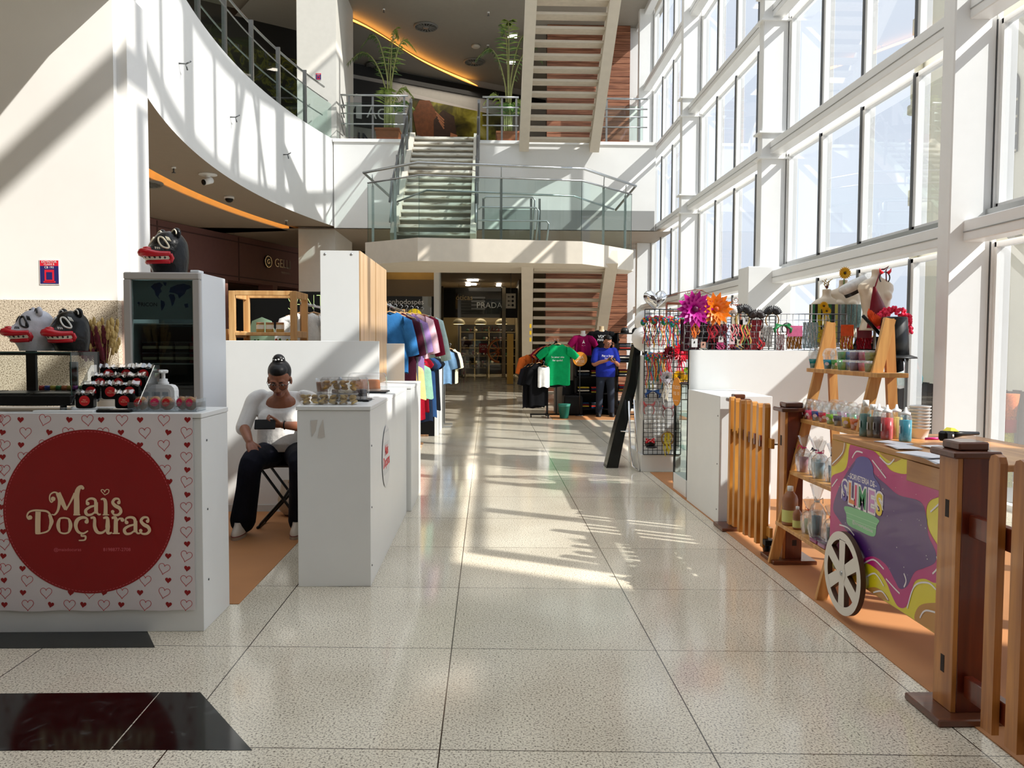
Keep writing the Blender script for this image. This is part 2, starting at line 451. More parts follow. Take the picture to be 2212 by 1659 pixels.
# ================================================================== GLAZED FACADE (right)
FX = 4.3; GX = 4.74
STRUCTW = P('white_steel_paint', (240, 240, 238), .4, var=.01)
ALU = P('aluminium_track', (176, 177, 176), .35, metal=.6)
colY = [1.6, 7.45, 12.72, 18.02, 23.3]
TOPZ = 17.0
for i, y in enumerate(colY):
    b = MB(); b.box(FX, FX + .40, y, y + .2, 0, TOPZ, STRUCTW, .012)
    b.box(FX + .40, FX + .43, y - .03, y + .23, 0, TOPZ, STRUCTW)
    if i in (2, 3):
        for z in (4.62, 6.75):   # bolted splice collars
            b.box(FX - .05, FX + .45, y - .05, y + .25, z - .2, z - .17, STRUCTW); b.box(FX - .05, FX + .45, y - .05, y + .25, z + .2, z + .23, STRUCTW)
    if i == 2: b.box(FX - .24, FX + .45, y - .2, y + .3, 0, 2.72, WHITE, .01)
    o = struct('trim_%d' % (i + 1), b)
levels = [2.46, 4.5, 6.62, 8.75, 10.9, 13.0, 15.0]
for k, z in enumerate(levels):
    b = MB(); ys = 3.0 if z < 8 else -1.5
    b.box(FX + .14, FX + .34, ys, 24.6, z, z + .2, STRUCTW, .008)
    b.box(FX + .135, FX + .14, 3.0, 24.6, z + .085, z + .095, ALU)
    b.box(FX + .34, FX + .46, 3.0, 24.6, z + .24, z + .30, ALU)
    b.box(FX + .35, FX + .40, 3.0, 24.6, z + .205, z + .235, BLACK)
    if k == 1: b.box(FX + .14, FX + .34, 0.5, 4.9, 4.60, 5.75, STRUCTW, .01)  # deep band out of view, added to shade the floor by the counters
    struct('trim_%d' % (k + 11), b)
wn = 0
zl = [0.0] + levels
for k in range(len(zl)):
    z0 = zl[k] + (.30 if k else 0.0); z1 = zl[k + 1] if k + 1 < len(zl) else TOPZ
    if k == 6: continue
    if k == 5: z1 = TOPZ
    if k > 5: continue
    for i in range(len(colY)):
        y0 = colY[i] + .2; y1 = colY[i + 1] if i + 1 < len(colY) else 24.7
        if i == 0: y0 = 3.0
        wn += 1
        fr = MB()
        n = 4 if i in (1, 2, 3) else (3 if i == 0 else 1)
        for j in range(n + 1):
            y = y0 + (y1 - y0) * j / n
            if 0 < j < n or True:
                fr.box(GX - .02, GX + .12, y - .06, y + .06, z0, z1, STRUCTW, .005)
                fr.box(GX - .045, GX - .02, y - .010, y + .010, z0, z1, P('mullion_cap', (120, 122, 124), .4, metal=.5))
        fr.box(GX - .02, GX + .06, y0, y1, z0, z0 + .05, STRUCTW); fr.box(GX - .02, GX + .06, y0, y1, z1 - .05, z1, STRUCTW)
        w = struct('window_%d' % wn, fr)
        pn = MB(); pn.face([(GX + .02, y0, z0), (GX + .02, y1, z0), (GX + .02, y1, z1), (GX + .02, y0, z1)], GLASS)
        pn.build('window_pane', w)
# unseen solid wall put in at the right to hold light off the foreground, roof over the hall, walls behind
b = MB(); b.box(FX + .05, FX + .55, -6, 0.6, 0, 7.0, WALL); b.box(FX + .05, FX + .55, -6, -5.5, 7.0, TOPZ, WALL)
for z in (2.46, 4.5, 6.62): b.box(FX + .14, FX + .34, -5.5, 3.0, z, z + .2, STRUCTW)
for y in (-3.65,): b.box(FX, FX + .4, y, y + .2, 0, TOPZ, STRUCTW)
struct('wall_right', b)
b = MB(); b.box(-16, -8.5, -6, 25.0, TOPZ, TOPZ + .3, WHITE); b.box(-8.5, 5.2, 20.6, 25.0, TOPZ, TOPZ + .3, WHITE); b.box(-8.5, 5.2, -6, -3.0, TOPZ, TOPZ + .3, WHITE)
for k in range(10): b.box(-8.5, 5.2, -3.0 + 2.62 * k - .09, -3.0 + 2.62 * k + .09, TOPZ, TOPZ + .35, STRUCTW)
for x in (-5.2, -1.9, 1.4): b.box(x - .06, x + .06, -3, 20.6, TOPZ + .05, TOPZ + .3, STRUCTW)
struct('ceiling_high', b)
b = MB(); b.face([(-8.5, -3, TOPZ + .36), (4.9, -3, TOPZ + .36), (4.9, 20.6, TOPZ + .36), (-8.5, 20.6, TOPZ + .36)], ROOFG); o = b.build('window_60'); o['kind'] = 'structure'
b = MB(); b.box(-16, 5.2, -6.3, -6, 0, TOPZ, P('back_wall_stone', (96, 84, 74), .6)); struct('wall_back', b)
b = MB(); b.box(-16.3, -16, -6, 46, 0, TOPZ, WALL); struct('wall_left', b)
# unseen roof truss braces along the glass, added to throw slanted shadows on the bulkhead
for i, (ya, yb) in enumerate(((3.2, 6.0), (8.2, 11.4), (13.6, 10.6), (16.2, 19.6))):
    b = MB(); b.bar((FX + .3, ya, 9.0), (FX + .3, yb, 16.8), .16, .16, STRUCTW); struct('trim_%d' % (30 + i), b)

# ================================================================== CURVED WHITE BULKHEAD + SOFFIT (left)
def circle3(a, b, c):
    ax_, ay_ = a; bx, by = b; cx, cy = c
    d = 2 * (ax_ * (by - cy) + bx * (cy - ay_) + cx * (ay_ - by))
    ux = ((ax_ ** 2 + ay_ ** 2) * (by - cy) + (bx ** 2 + by ** 2) * (cy - ay_) + (cx ** 2 + cy ** 2) * (ay_ - by)) / d
    uy = ((ax_ ** 2 + ay_ ** 2) * (cx - bx) + (bx ** 2 + by ** 2) * (ax_ - cx) + (cx ** 2 + cy ** 2) * (bx - ax_)) / d
    return ux, uy, math.hypot(ax_ - ux, ay_ - uy)
CX, CY, CR = circle3((-3.74, 8.49), (-4.72, 14.5), (-3.92, 21.07))
a0 = math.atan2(5.2 - CY, -math.sqrt(CR ** 2 - (5.2 - CY) ** 2)); a1 = math.atan2(21.1 - CY, -math.sqrt(CR ** 2 - (21.1 - CY) ** 2))
if a0 < 0: a0 += 2 * PI
if a1 < 0: a1 += 2 * PI
def arc(r, z, n=48, t0=a0, t1=a1):
    return [(CX + r * math.cos(t0 + (t1 - t0) * i / n), CY + r * math.sin(t0 + (t1 - t0) * i / n), z) for i in range(n + 1)]
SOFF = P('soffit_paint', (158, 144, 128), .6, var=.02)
b = MB()
b.grid([arc(CR, 4.5), arc(CR, 6.7)], WALL)
b.grid([arc(CR, 6.7), arc(CR + .3, 6.7)], STRUCTW)
struct('wall_bulkhead', b)
b = MB()
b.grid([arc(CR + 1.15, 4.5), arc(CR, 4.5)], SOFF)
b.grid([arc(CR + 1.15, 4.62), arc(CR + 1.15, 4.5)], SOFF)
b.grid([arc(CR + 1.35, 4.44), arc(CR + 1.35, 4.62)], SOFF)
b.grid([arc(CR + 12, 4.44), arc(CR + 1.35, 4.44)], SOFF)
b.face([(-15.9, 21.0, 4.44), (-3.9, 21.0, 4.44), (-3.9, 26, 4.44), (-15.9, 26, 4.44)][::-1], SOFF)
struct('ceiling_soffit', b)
COVE = P('cove_light', (255, 196, 120), .5, emit=(255, 178, 84), estr=2.2)
b = MB(); b.grid([arc(CR + 1.35, 4.64), arc(CR + 1.15, 4.64)], COVE); b.grid([arc(CR + 1.35, 4.46), arc(CR + 1.35, 4.64)], COVE)
o = b.build('cove_lamp'); tag(o, 'warm glowing cove light strip curving through the lower ceiling', 'light')
# upper deck floor behind the bulkhead
b = MB(); b.grid([arc(CR + 12, 6.66), arc(CR + .02, 6.66)][::-1], P('deck_tiles', (190, 182, 170), .3)); struct('floor_upper', b)

# near pillar on the left with granite skirt; slab over it
GRAN = RAMPMAT('speckled_granite', [(.34, (84, 72, 60)), (.43, (160, 146, 126)), (.50, (205, 192, 172)), (.65, (222, 212, 196))], 110, rough=.22, detail=5)
b = MB(); b.box(-7.2, -3.22, 7.14, 7.62, 1.85, 4.5, WALL); b.box(-3.24, -3.13, 7.2, 7.62, 1.85, 4.5, WALL); struct('wall_pillar', b)
b = MB(); b.box(-7.2, -3.2, 7.10, 7.63, 0, 1.85, GRAN)
b.box(-3.21, -3.11, 7.17, 7.63, 0, 1.85, P('pink_granite', (196, 172, 160), .25, var=.08, vscale=60))
for x in (-4.25, -5.4): b.box(x - .002, x + .002, 7.097, 7.1, 0, 1.85, P('granite_joint', (225, 215, 195), .5))
struct('wall_pillar_skirt', b)
b = MB(); b.box(-7.2, -3.2, 2.5, 7.75, 4.45, 6.7, WALL); struct('ceiling_slab', b)

# ================================================================== MAIN SLAB AT THE BACK (upper floor edge)
SY = 20.9
b = MB(); b.box(-3.93, FX + .02, SY, SY + .4, 4.45, 6.62, WALL); b.box(-3.95, FX + .02, SY - .04, SY + .44, 6.62, 6.7, STRUCTW)
b.box(-3.2, FX, SY + .4, 34, 6.3, 6.66, WALL)
b.box(.3, FX, SY - .012, SY, 4.45, 4.95, P('grey_band_paint', (150, 150, 148), .6))
struct('wall_slab_edge', b)
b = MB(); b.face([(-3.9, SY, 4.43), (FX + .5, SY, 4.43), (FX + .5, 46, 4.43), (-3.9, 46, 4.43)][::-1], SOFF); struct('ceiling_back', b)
# round-cornered white column going through both floors
COLW = P('column_paint', (214, 211, 203), .6, var=.02)
b = MB(); b.box(-4.9, -3.96, 21.15, 23.8, 0, 4.5, COLW); b.box(-4.9, -3.9, 21.15, 23.8, 6.7, 11.5, COLW); struct('trim_50', b)
# upper ceiling, wood wall
UC = P('upper_ceiling_paint', (150, 143, 130), .6, var=.02)
b = MB(); b.box(-16, 5.0, 21.3, 46, 11.05, 11.3, UC); struct('ceiling_upper', b)
b = MB(); b.box(-16, 5.0, 20.9, 21.3, 11.05, TOPZ, WALL); struct('wall_above_ceiling', b)
PLANK = RAMPMAT('wood_cladding', [(.3, (110, 66, 46)), (.5, (142, 90, 64)), (.72, (172, 118, 88))], 7, rough=.5, stretch=(.25, 1, 3.2), detail=5, dist=.4)
b = MB()
for fl_ in ((0, 4.4), (6.7, 11.05)):
    z = fl_[0]
    while z < fl_[1] - .02:
        h = min(.19, fl_[1] - z); b.box(1.76, 4.25, 24.5, 24.62, z, z + h - .012, PLANK); z += .19
    b.box(1.74, 4.25, 24.6, 24.7, fl_[0], fl_[1], P('cladding_gap', (60, 40, 30), .7))
struct('wall_wood', b)
b = MB(); b.box(FX - .05, FX + .5, 24.7, 46, 0, TOPZ, WALL); struct('wall_far_right', b)
b = MB(); b.box(-16, 5, 45.7, 46, 0, TOPZ, P('far_wall_paint', (70, 62, 52), .7)); struct('wall_far', b)
# upper ceiling cove, a bright gold line in an arc
import itertools
cv = [(-6.2, 21.9), (-3.9, 24.4), (-2.4, 27.3), (-.9, 29.4), (1.2, 31.6), (3.0, 33.0)]
cvs = catmull([(p[0], p[1]) for p in cv], 8)
b = MB(); b.grid([[(x, y, 11.02) for x, y in cvs], [(x + .22, y + .0, 10.86) for x, y in cvs]][::1], COVE); 
o = b.build('cove_lamp'); tag(o, 'warm glowing cove light line across the upper floor ceiling', 'light')
LOWC = P('upper_lower_ceiling', (150, 145, 136), .6, var=.02)
b = MB(); b.grid([[(x + .2, y, 10.84) for x, y in cvs], [(x - 8, y + 12, 10.84) for x, y in cvs]], LOWC); struct('ceiling_upper_inner', b)

# ================================================================== OUTSIDE
b = MB(); b.face([(4.95, -30, -.05), (80, -30, -.05), (80, 80, -.05), (4.95, 80, -.05)], P('plaza_stone', (205, 203, 198), .7, var=.06, vscale=1.5)); struct('floor_outside', b)
# ================================================================== STAIRS
STAIRW = P('stair_white_paint', (218, 208, 192), .5, var=.03, vscale=6)
TREADM = RAMPMAT('worn_tread', [(.35, (150, 136, 116)), (.46, (222, 216, 202)), (.7, (236, 232, 222))], 6, rough=.5, stretch=(.5, 3, 3))
TREADD = P('tread_underside', (196, 184, 166), .6, var=.06, vscale=9)
def flight(t, x0, x1, yb, zb, yt, zt, n, sk=0.0, open_=True, sw=.25):
    dy = (yt - yb) / n; dz = (zt - zb) / n
    for k in range(n):
        m = MB(); y = yb + dy * (k + .5); z = zb + dz * (k + 1); o = sk * (y - 16.5)
        d = abs(dy) * (.62 if open_ else .60)
        if open_:
            m.box(x0 + o, x1 + o, y - d, y + d, z - .055, z, STAIRW, .006)
            m.box(x0 + o, x1 + o, y - d + .01, y + d - .01, z - .062, z - .054, TREADD)
        else:
            m.box(x0 + o, x1 + o, y - d, y + d, z - .06, z, TREADM, .006)
            m.box(x0 + o, x1 + o, y - .02, y + .04, z - dz, z - .05, P('riser_grey', (150, 146, 136), .6))
        m.build('tread', t)
    for side, xa in ((-1, x0), (1, x1)):
        m = MB(); xa2 = xa + side * sw / 2
        ya, za, yc, zc = yb - dy * .2, zb + dz * .1, yt + dy * .2, zt + dz * .1
        m.bar((xa2 + sk * (ya - 16.5), ya, za), (xa2 + sk * (yc - 16.5), yc, zc), sw, .34, STAIRW)
        m.build('stringer', t)
t = thing('staircase', 'lower open white staircase rising from the ground floor to the glass landing', 'staircase')
flight(t, .93, 2.44, 22.0, .02, 16.9, 3.3, 17, .05)
m = MB(); m.box(.8, 1.25, 21.7, 22.2, 0, .05, STAIRW); m.build('base_plate', t)
for k in range(3):
    m = MB(); x = .7 + .0 * k
    m.box(.86, .9, 16.55, 16.6, 1.55 + .14 * k, 1.63 + .14 * k, P('hazard_yellow', (214, 170, 20), .5)); m.build('hazard_strip', t)
t = thing('staircase', 'middle staircase with worn white treads climbing from the glass landing to the upper floor', 'staircase')
flight(t, -1.84, -.36, 16.45, 3.55, 20.70, 6.66, 16, 0, False, .12)
t = thing('staircase', 'topmost open staircase seen from below, rising from the upper floor towards the roof', 'staircase')
flight(t, 1.03, 2.58, 20.75, 6.5, 14.9, 10.9, 22, 0, True, .24)

# landing
b = MB(); LP_ = [(-2.5, 16.62), (-1.36, 15.78), (1.89, 16.14), (3.17, 17.57), (3.17, 18.3), (-2.5, 18.3)]
b.prism(LP_, 3.1, 3.55, STAIRW); struct('floor_landing', b)
GE = P('glass_edge', (70, 92, 88), .2)
def glasspane(p, q, z0, z1, parent, name='glass_panel', th=.012, mat=None):
    m = MB(); p, q = Vector((p[0], p[1], 0)), Vector((q[0], q[1], 0)); d = (q - p).normalized(); nn = Vector((d.y, -d.x, 0)) * th / 2
    a, c = p + nn, q + nn; e, f = p - nn, q - nn
    def zz(v, z): return (v.x, v.y, z)
    m.face([zz(a, z0), zz(c, z0), zz(c, z1), zz(a, z1)], mat or RGLASS); pass
    m.face([zz(a, z1), zz(c, z1), zz(f, z1), zz(e, z1)], GE); m.face([zz(p + nn, z0), zz(p - nn, z0), zz(p - nn, z1), zz(p + nn, z1)], GE); m.face([zz(q - nn, z0), zz(q + nn, z0), zz(q + nn, z1), zz(q - nn, z1)], GE)
    return m.build(name, parent)
def tubepart(pts, r, mat, parent, name='handrail', n=8):
    m = MB(); m.tube(pts, r, mat, n); return m.build(name, parent)
def post(x, y, z0, z1, parent, w=.05, d=.012, mat=None, name='post'):
    m = MB(); m.box(x - w / 2, x + w / 2, y - d, y + d, z0, z1, mat or STEEL); return m.build(name, parent)
t = thing('railing', 'glass balustrade with steel handrail wrapping the front of the stair landing', 'railing', (0, 0, 0))
E_ = [(-2.45, 16.66), (-1.34, 15.84), (.26, 16.02), (1.87, 16.2), (3.12, 17.6)]
for p, q in zip(E_[:-1], E_[1:]): glasspane(p, q, 3.53, 4.74, t)
tubepart([(x, y, 4.76) for x, y in (E_[0], E_[1], E_[3], E_[4])], .016, STEEL, t, 'glass_top_rail')
tubepart([(-1.9, 17.3, 4.45), (-2.52, 16.58, 4.95), (-1.36, 15.72, 4.97), (1.9, 16.08, 4.97), (3.2, 17.55, 4.93), (2.85, 18.1, 4.5)], .028, STEEL, t)
tubepart([(-1.9, 16.9, 4.42), (-1.2, 16.0, 4.5), (1.72, 16.3, 4.47), (2.7, 17.4, 4.4)], .022, STEEL, t, 'lower_rail')
for x, y in ((-1.85, 16.28), (-.0 + .26, 16.07), (2.4, 16.85), (-2.38, 16.9), (3.0, 17.7)):
    post(x, y, 3.5, 4.75, t); 
    m = MB(); m.tube([(x, y, 4.72), (x, y - .06, 4.9), (x, y - .09, 4.96)], .012, STEEL, 6); m.build('bracket', t)
t = thing('railing', 'short steel rail with glass guarding the stair opening on the landing', 'railing')
for z, xa, xb in ((4.62, -.1, 1.0), (4.4, -.2, 1.08), (4.12, -.42, 1.3)):
    tubepart([(xa, 17.3, z - .05), (xa + .06, 17.3, z), (xb - .05, 17.3, z), (xb, 17.3, z - .06), (xb - .06, 17.32, 3.6)], .02, STEEL, t)
for x in (-.1, .92, 1.1): post(x, 17.34, 3.55, 4.6, t)
glasspane((-.1, 17.36), (1.0, 17.36), 3.6, 4.4, t)
for nm, xs, lab in (('l', -1.96, 'steel handrail up the left side of the middle staircase'), ('r', -.24, 'steel handrail up the right side of the middle staircase')):
    t = thing('railing', lab, 'railing')
    for h, r in ((1.02, .024), (.62, .018)):
        tubepart([(xs, 16.3, 3.55 + h - .25), (xs, 16.6, 3.7 + h), (xs, 20.6, 6.5 + h), (xs, 21.0, 6.66 + h)], r, DSTEEL if h > .9 else STEEL, t, 'handrail' if h > .9 else 'lower_rail')
    for k in range(5):
        y = 16.7 + k * 1.02; z = 3.65 + (y - 16.45) * .691; post(xs, y, z, z + 1.05, t, .07)
    for k in range(4):
        y = 16.75 + k * 1.02; z = 3.75 + (y - 16.45) * .691; m = MB()
        m.face([(xs, y, z), (xs, y + .92, z + .64), (xs, y + .92, z + 1.5), (xs, y, z + .86)], RGLASS); m.build('glass_panel', t)
def deckrail(lab, xa, xb, y, z, posts, glass=True, ret=None):
    t = thing('railing', lab, 'railing')
    for h, r in ((1.12, .026), (.86, .02), (.66, .016), (.40, .016)):
        pts = [(xa, y, z + h), (xb, y, z + h)]
        if ret: pts = [(xa - .12, y + 1.1, z + h)] + pts
        tubepart(pts, r, STEEL, t, 'handrail' if h > 1 else 'rail')
    for x in posts: post(x, y + .03, z, z + 1.1, t)
    if glass: glasspane((xa + .1, y + .06), (xb - .1, y + .06), z + .08, z + .95, t)
    return t
deckrail('steel and glass railing on the upper floor left of the middle staircase', -3.75, -2.05, 20.97, 6.7, (-3.55, -2.95, -2.15), True, True)
deckrail('steel and glass railing on the upper floor between the two upper staircases', -.15, .78, 20.97, 6.7, (-.02, .35, .72))
deckrail('steel railing on the upper floor beside the glass facade', 2.85, 4.1, 20.97, 6.7, (3.05, 3.9))
t = thing('railing', 'curved glass railing along the top of the white bulkhead', 'railing')
NA = 11
def apt(f, dr=0.1): 
    th = a0 + (a1 - a0) * f; return (CX + (CR + dr) * math.cos(th), CY + (CR + dr) * math.sin(th))
for k in range(NA):
    f0, f1 = (k + .03) / NA, (k + .97) / NA
    rows = [[(*apt(f0 + (f1 - f0) * j / 5), z) for j in range(6)] for z in (6.74, 7.62)]
    m = MB(); m.grid(rows, RGLASS); m.build('glass_panel', t)
    p = apt(k / NA, .12); post(p[0], p[1], 6.7, 8.0, t, .09, .02, STEEL)
tubepart([(*apt(j / 40 * .985, .2), 8.0) for j in range(41)], .026, STEEL, t)
tubepart([(*apt(j / 40 * .985, .1), 7.64) for j in range(41)], .014, STEEL, t, 'glass_top_rail')
tubepart([(*apt(j / 40 * .985, .25), 7.3) for j in range(41)], .016, STEEL, t, 'rail')

# ================================================================== UPPER FLOOR: planters, palms, murals
TERR = P('planter_brown', (142, 84, 52), .55, var=.1, vscale=12)
PALM = RAMPMAT('palm_leaf', [(.3, (34, 66, 26)), (.7, (96, 132, 52))], 7, rough=.45)
PALMY = RAMPMAT('palm_leaf_pale', [(.3, (96, 128, 46)), (.7, (160, 176, 82))], 7, rough=.45)
STEM = P('palm_stem', (150, 152, 92), .6, var=.15, vscale=20)
def palm(loc, label, seed, fr):
    rnd = random.Random(seed)
    t = thing('potted_palm', label, 'plant', loc)
    m = MB()
    lo = [(-.24, -.24, 0), (.24, -.24, 0), (.24, .24, 0), (-.24, .24, 0)]; hi = [(-.32, -.32, .62), (.32, -.32, .62), (.32, .32, .62), (-.32, .32, .62)]
    m.hexa(lo, hi, TERR); m.box(-.34, .34, -.34, .34, .6, .66, TERR, .01); m.build('planter', t)
    st = MB(); lv = MB()
    for (bx, hgt, lx, ly, ln, pale) in fr:
        dx, dy = lx, ly
        pts = [(bx, 0, .6)]
        for k in range(1, 15):
            f = k / 14; 
            up = hgt * math.sin(min(1, f * 1.25) * PI / 2) - (max(0, f - .55) ** 2) * ln * 1.6
            out = ln * max(0, f - .25) ** 1.25
            pts.append((bx + dx * out, dy * out, .6 + up))
        st.tube(pts, [.028 * (1 - .8 * k / 14) for k in range(15)], STEM, 5)
        M_ = PALMY if pale else PALM
        for k in range(5, 15):
            for sub in (0, .5):
                if k + sub > 14: continue
                p = Vector(pts[k]) if sub == 0 else (Vector(pts[k]) + Vector(pts[k + 1])) / 2
                tg = (Vector(pts[min(k + 1, 14)]) - Vector(pts[k - 1])).normalized()
                sd = tg.cross(Vector((0, 0, 1))); 
                if sd.length < .1: sd = Vector((1, 0, 0))
                sd.normalize()
                for s_ in (-1, 1):
                    L = (.62 - .035 * k) * (1 - .25 * rnd.random()); dv = (sd * s_ * .8 + tg * .55 + Vector((0, 0, -.35 - .3 * rnd.random()))).normalized()
                    w = tg * .022; md = p + dv * L * .5 + Vector((0, 0, .03))
                    lv.add([p - w * .4, p + w * .4, md + w, md - w, p + dv * L], [(0, 1, 2, 3), (3, 2, 4)], M_)
    st.build('stems', t); lv.build('fronds', t)
    return t
palm((-2.75, 22.6, 6.7), 'potted palm in a brown planter left of the middle staircase', 1,
     [(-.05, 2.3, -1, .1, 1.7, 0), (0, 2.7, -.75, -.2, 1.3, 0), (.05, 2.9, .35, .2, .9, 1), (.08, 2.6, .8, -.1, 1.2, 1), (.1, 1.3, .9, .1, .9, 1), (-.1, 1.2, .3, -.5, .8, 1), (.15, .9, .9, -.3, .9, 0), (-.02, 2.5, .1, .9, 1.1, 0)])
palm((.55, 22.8, 6.7), 'potted palm in a brown planter right of the middle staircase', 2,
     [(-.05, 2.5, -1, .1, 1.2, 0), (0, 3.1, -.3, .2, .9, 0), (.02, 3.2, -.05, 0, .5, 1), (.06, 2.9, .8, .1, 1.3, 0), (.08, 2.4, 1, -.2, 1.2, 0), (-.1, 1.2, -.8, -.2, 1.0, 1), (.1, 1.0, .7, -.3, .9, 1), (.05, .9, 0, -.7, .8, 0)])
# walls of the upper shops, oblique
def MURAL(name, stops, scale, dist=1.5):
    return RAMPMAT(name, stops, scale, rough=.35, dist=dist, detail=8)
MURT = MURAL('mural_foliage', [(.36, (12, 13, 10)), (.47, (40, 44, 18)), (.54, (108, 108, 34)), (.6, (44, 48, 40)), (.72, (120, 124, 122))], 3.0, 1.2)
MURG = MURAL('mural_green_blur', [(.3, (30, 26, 10)), (.48, (92, 84, 26)), (.62, (150, 142, 52)), (.75, (190, 184, 110))], 1.6, .6)
b = MB(); FA = frame((-8.0, 25.4, 6.7), (.871, .491, 0), (0, 0, 1))
DARKW = P('shop_dark_wall', (20, 19, 19), .5); GREYW = P('shop_grey_wall', (178, 174, 168), .6, var=.03)
b.T = FA
b.box(0, 14, 0, 4.36, -.3, -.05, GREYW); b.box(0, 14, 3.75, 4.1, -.05, .02, DARKW)
b.box(1.3, 5.3, 2.05, 3.6, -.05, .03, DARKW)
struct('wall_upper_shop', b)
t = MB(); t.T = FA @ T_(-1.9, 0, .04)
WTX = P('sign_white', (230, 230, 230), .5)
t.text('AC', .55, WTX, 6.75, 2.55); t.prism([(5.55, 2.3), (6.0, 3.1), (6.2, 3.1), (6.2, 2.3), (6.0, 2.3), (6.0, 2.75), (5.8, 2.3)], 0, .02, WTX)
o = t.build('shop_sign'); tag(o, 'white logo and letters on the black upstairs shop band', 'sign')
t = MB(); t.T = FA @ T_(-1.9, 0, .01); t.text('PAIN', .62, P('sign_navy', (40, 46, 60), .5), 6.0, 1.62)
o = t.build('shop_lettering'); tag(o, 'dark serif lettering low on the grey upstairs shop wall', 'lettering')
t = MB(); t.T = FA @ T_(-1.9, 0, .03)
t.prism([(7.2, .05), (11.6, .05), (11.6, 3.2), (7.2, 3.5)], 0, .02, P('mural_pale', (196, 190, 186), .5), side=GREYW)
t.prism([(8.2, .05), (11.6, .05), (11.6, 3.2), (8.0, 3.3), (7.8, 2.2)], .02, .024, MURG)
HAIR1 = P('mural_auburn', (122, 70, 36), .5, var=.2, vscale=9); HAIR2 = P('mural_brown', (58, 36, 22), .5, var=.2, vscale=9); SKN = P('mural_skin', (176, 116, 80), .5, var=.1)
t.T = FA @ T_(-1.9, .95, .03)
t.prism([(7.9, -.9), (9.5, -.9), (9.1, 1.0), (8.5, 1.35), (8.1, 1.0)], .026, .03, P('mural_stripes', (170, 158, 156), .5, var=.3, vscale=26, stretch=(.2, 3, 1)))
t.prism([(8.2, 1.1), (8.9, 1.0), (9.0, 1.9), (8.7, 2.35), (8.3, 2.3), (8.05, 1.8)], .032, .036, HAIR1)
t.prism([(8.85, .5), (9.5, .5), (9.75, 1.3), (9.65, 1.95), (9.2, 2.1), (8.85, 1.7)], .038, .042, HAIR2)
t.prism([(9.45, .5), (9.75, .6), (9.78, 1.3), (9.5, 1.35)], .044, .048, SKN)
t.prism([(10.7, .05), (11.1, .05), (11.2, .5), (10.95, .72), (10.75, .5)], .032, .036, SKN); t.prism([(11.35, .05), (11.6, .05), (11.6, .85), (11.4, .6)], .032, .036, SKN)
for k in range(4): t.ribbon2([(8.9 + .05 * k, 2.0 - .1 * k), (9.25, 1.75 - .1 * k)], .05, SKN, .046)
o = t.build('wall_mural'); tag(o, 'photo mural of two people against blurred green foliage upstairs', 'mural')
# mural of dark tree upstairs on the far left
b = MB(); FB = frame((-12.0, 20.5, 6.7), (.83, .56, 0), (0, 0, 1)); b.T = FB
b.box(0, 9, 0, 4.36, -.3, -.02, DARKW); struct('wall_upper_left', b)
t = MB(); t.T = FB; t.prism([(1.0, .1), (8.6, .1), (8.6, 3.2), (1.0, 3.6)], -.01, .02, MURT, side=DARKW); 
for pts in ([(3, 1.2), (4.2, 1.7), (5.3, 1.8), (6.4, 2.4)], [(5.3, 1.8), (5.8, 1.2), (6.6, 1.0)], [(6.4, 2.4), (7.0, 1.9), (7.8, 2.0)], [(6.4, .3), (6.7, 1.4), (7.2, 2.6)]):
    t.ribbon2(catmull(pts, 5), .11, P('mural_branch', (12, 10, 8), .5), .025)
o = t.build('wall_mural'); tag(o, 'dark photo mural of a leafy branch behind the curved railing', 'mural')

# ================================================================== CEILING FITTINGS
VENTD = P('vent_dark', (54, 54, 52), .6)
def vent(p, r, lab):
    t = thing('ceiling_vent', lab, 'vent', p, 0, 'round ceiling vents')
    m = MB(); m.lathe([(r, 0), (r, -.03), (r * .92, -.05), (r * .88, -.03)], P('vent_grey', (120, 119, 114), .5), n=24, close=False); m.build('frame', t)
    m = MB(); m.disc((0, 0), r * .9, VENTD, 24, -.012)
    for k in range(18):
        a = 2 * PI * k / 18; m.bar((r * .32 * math.cos(a), r * .32 * math.sin(a), -.03), (r * .86 * math.cos(a), r * .86 * math.sin(a), -.03), .03, .02, P('vent_grey', (120, 119, 114)))
    m.lathe([(r * .3, -.02), (r * .25, -.05), (0, -.05)], P('vent_grey', (0, 0, 0)), n=12); m.build('slats', t)
for px, py, lab in ((920, 57, 'large round vent nearest the viewer in the upper ceiling'), (1025, 133, 'round vent above the right potted palm in the upper ceiling'), (935, 188, 'round vent past the glowing cove line in the upper ceiling'), (818, 142, 'round vent behind the left potted palm in the upper ceiling')):
    vent(az(px, py, 11.04 if py < 140 and px > 830 else 10.8), .36 if py < 140 else .42, lab)
vent(az(300, 393, 4.43), .42, 'round vent in the lower ceiling beside the near pillar')
LAMPW = P('lamp_panel', (255, 250, 240), .4, emit=(255, 244, 226), estr=9)
for px, py, lab in ((1107, 75, 'bright square ceiling lamp left of the topmost staircase'), (1104, 132, 'second square ceiling lamp lower left of the topmost staircase'), (1205, 2, 'square ceiling lamp at the top edge behind the topmost staircase')):
    p = az(px, py, 11.04); m = MB(); m.box(-.16, .16, -.16, .16, -.05, .01, WHITE, .01); m.box(-.13, .13, -.13, .13, -.056, -.05, LAMPW)
    o = m.build('ceiling_lamp', loc=p); tag(o, lab, 'lamp', 'square ceiling lamps')
def sprinkler(p, lab):
    m = MB(); m.cyl((0, 0, 0), (0, 0, -.03), .04, WHITE, 10); m.cyl((0, 0, -.03), (0, 0, -.1), .013, DSTEEL, 6); m.cyl((0, 0, -.1), (0, 0, -.108), .035, DSTEEL, 8)
    o = m.build('sprinkler', loc=p); tag(o, lab, 'sprinkler', 'ceiling sprinklers')
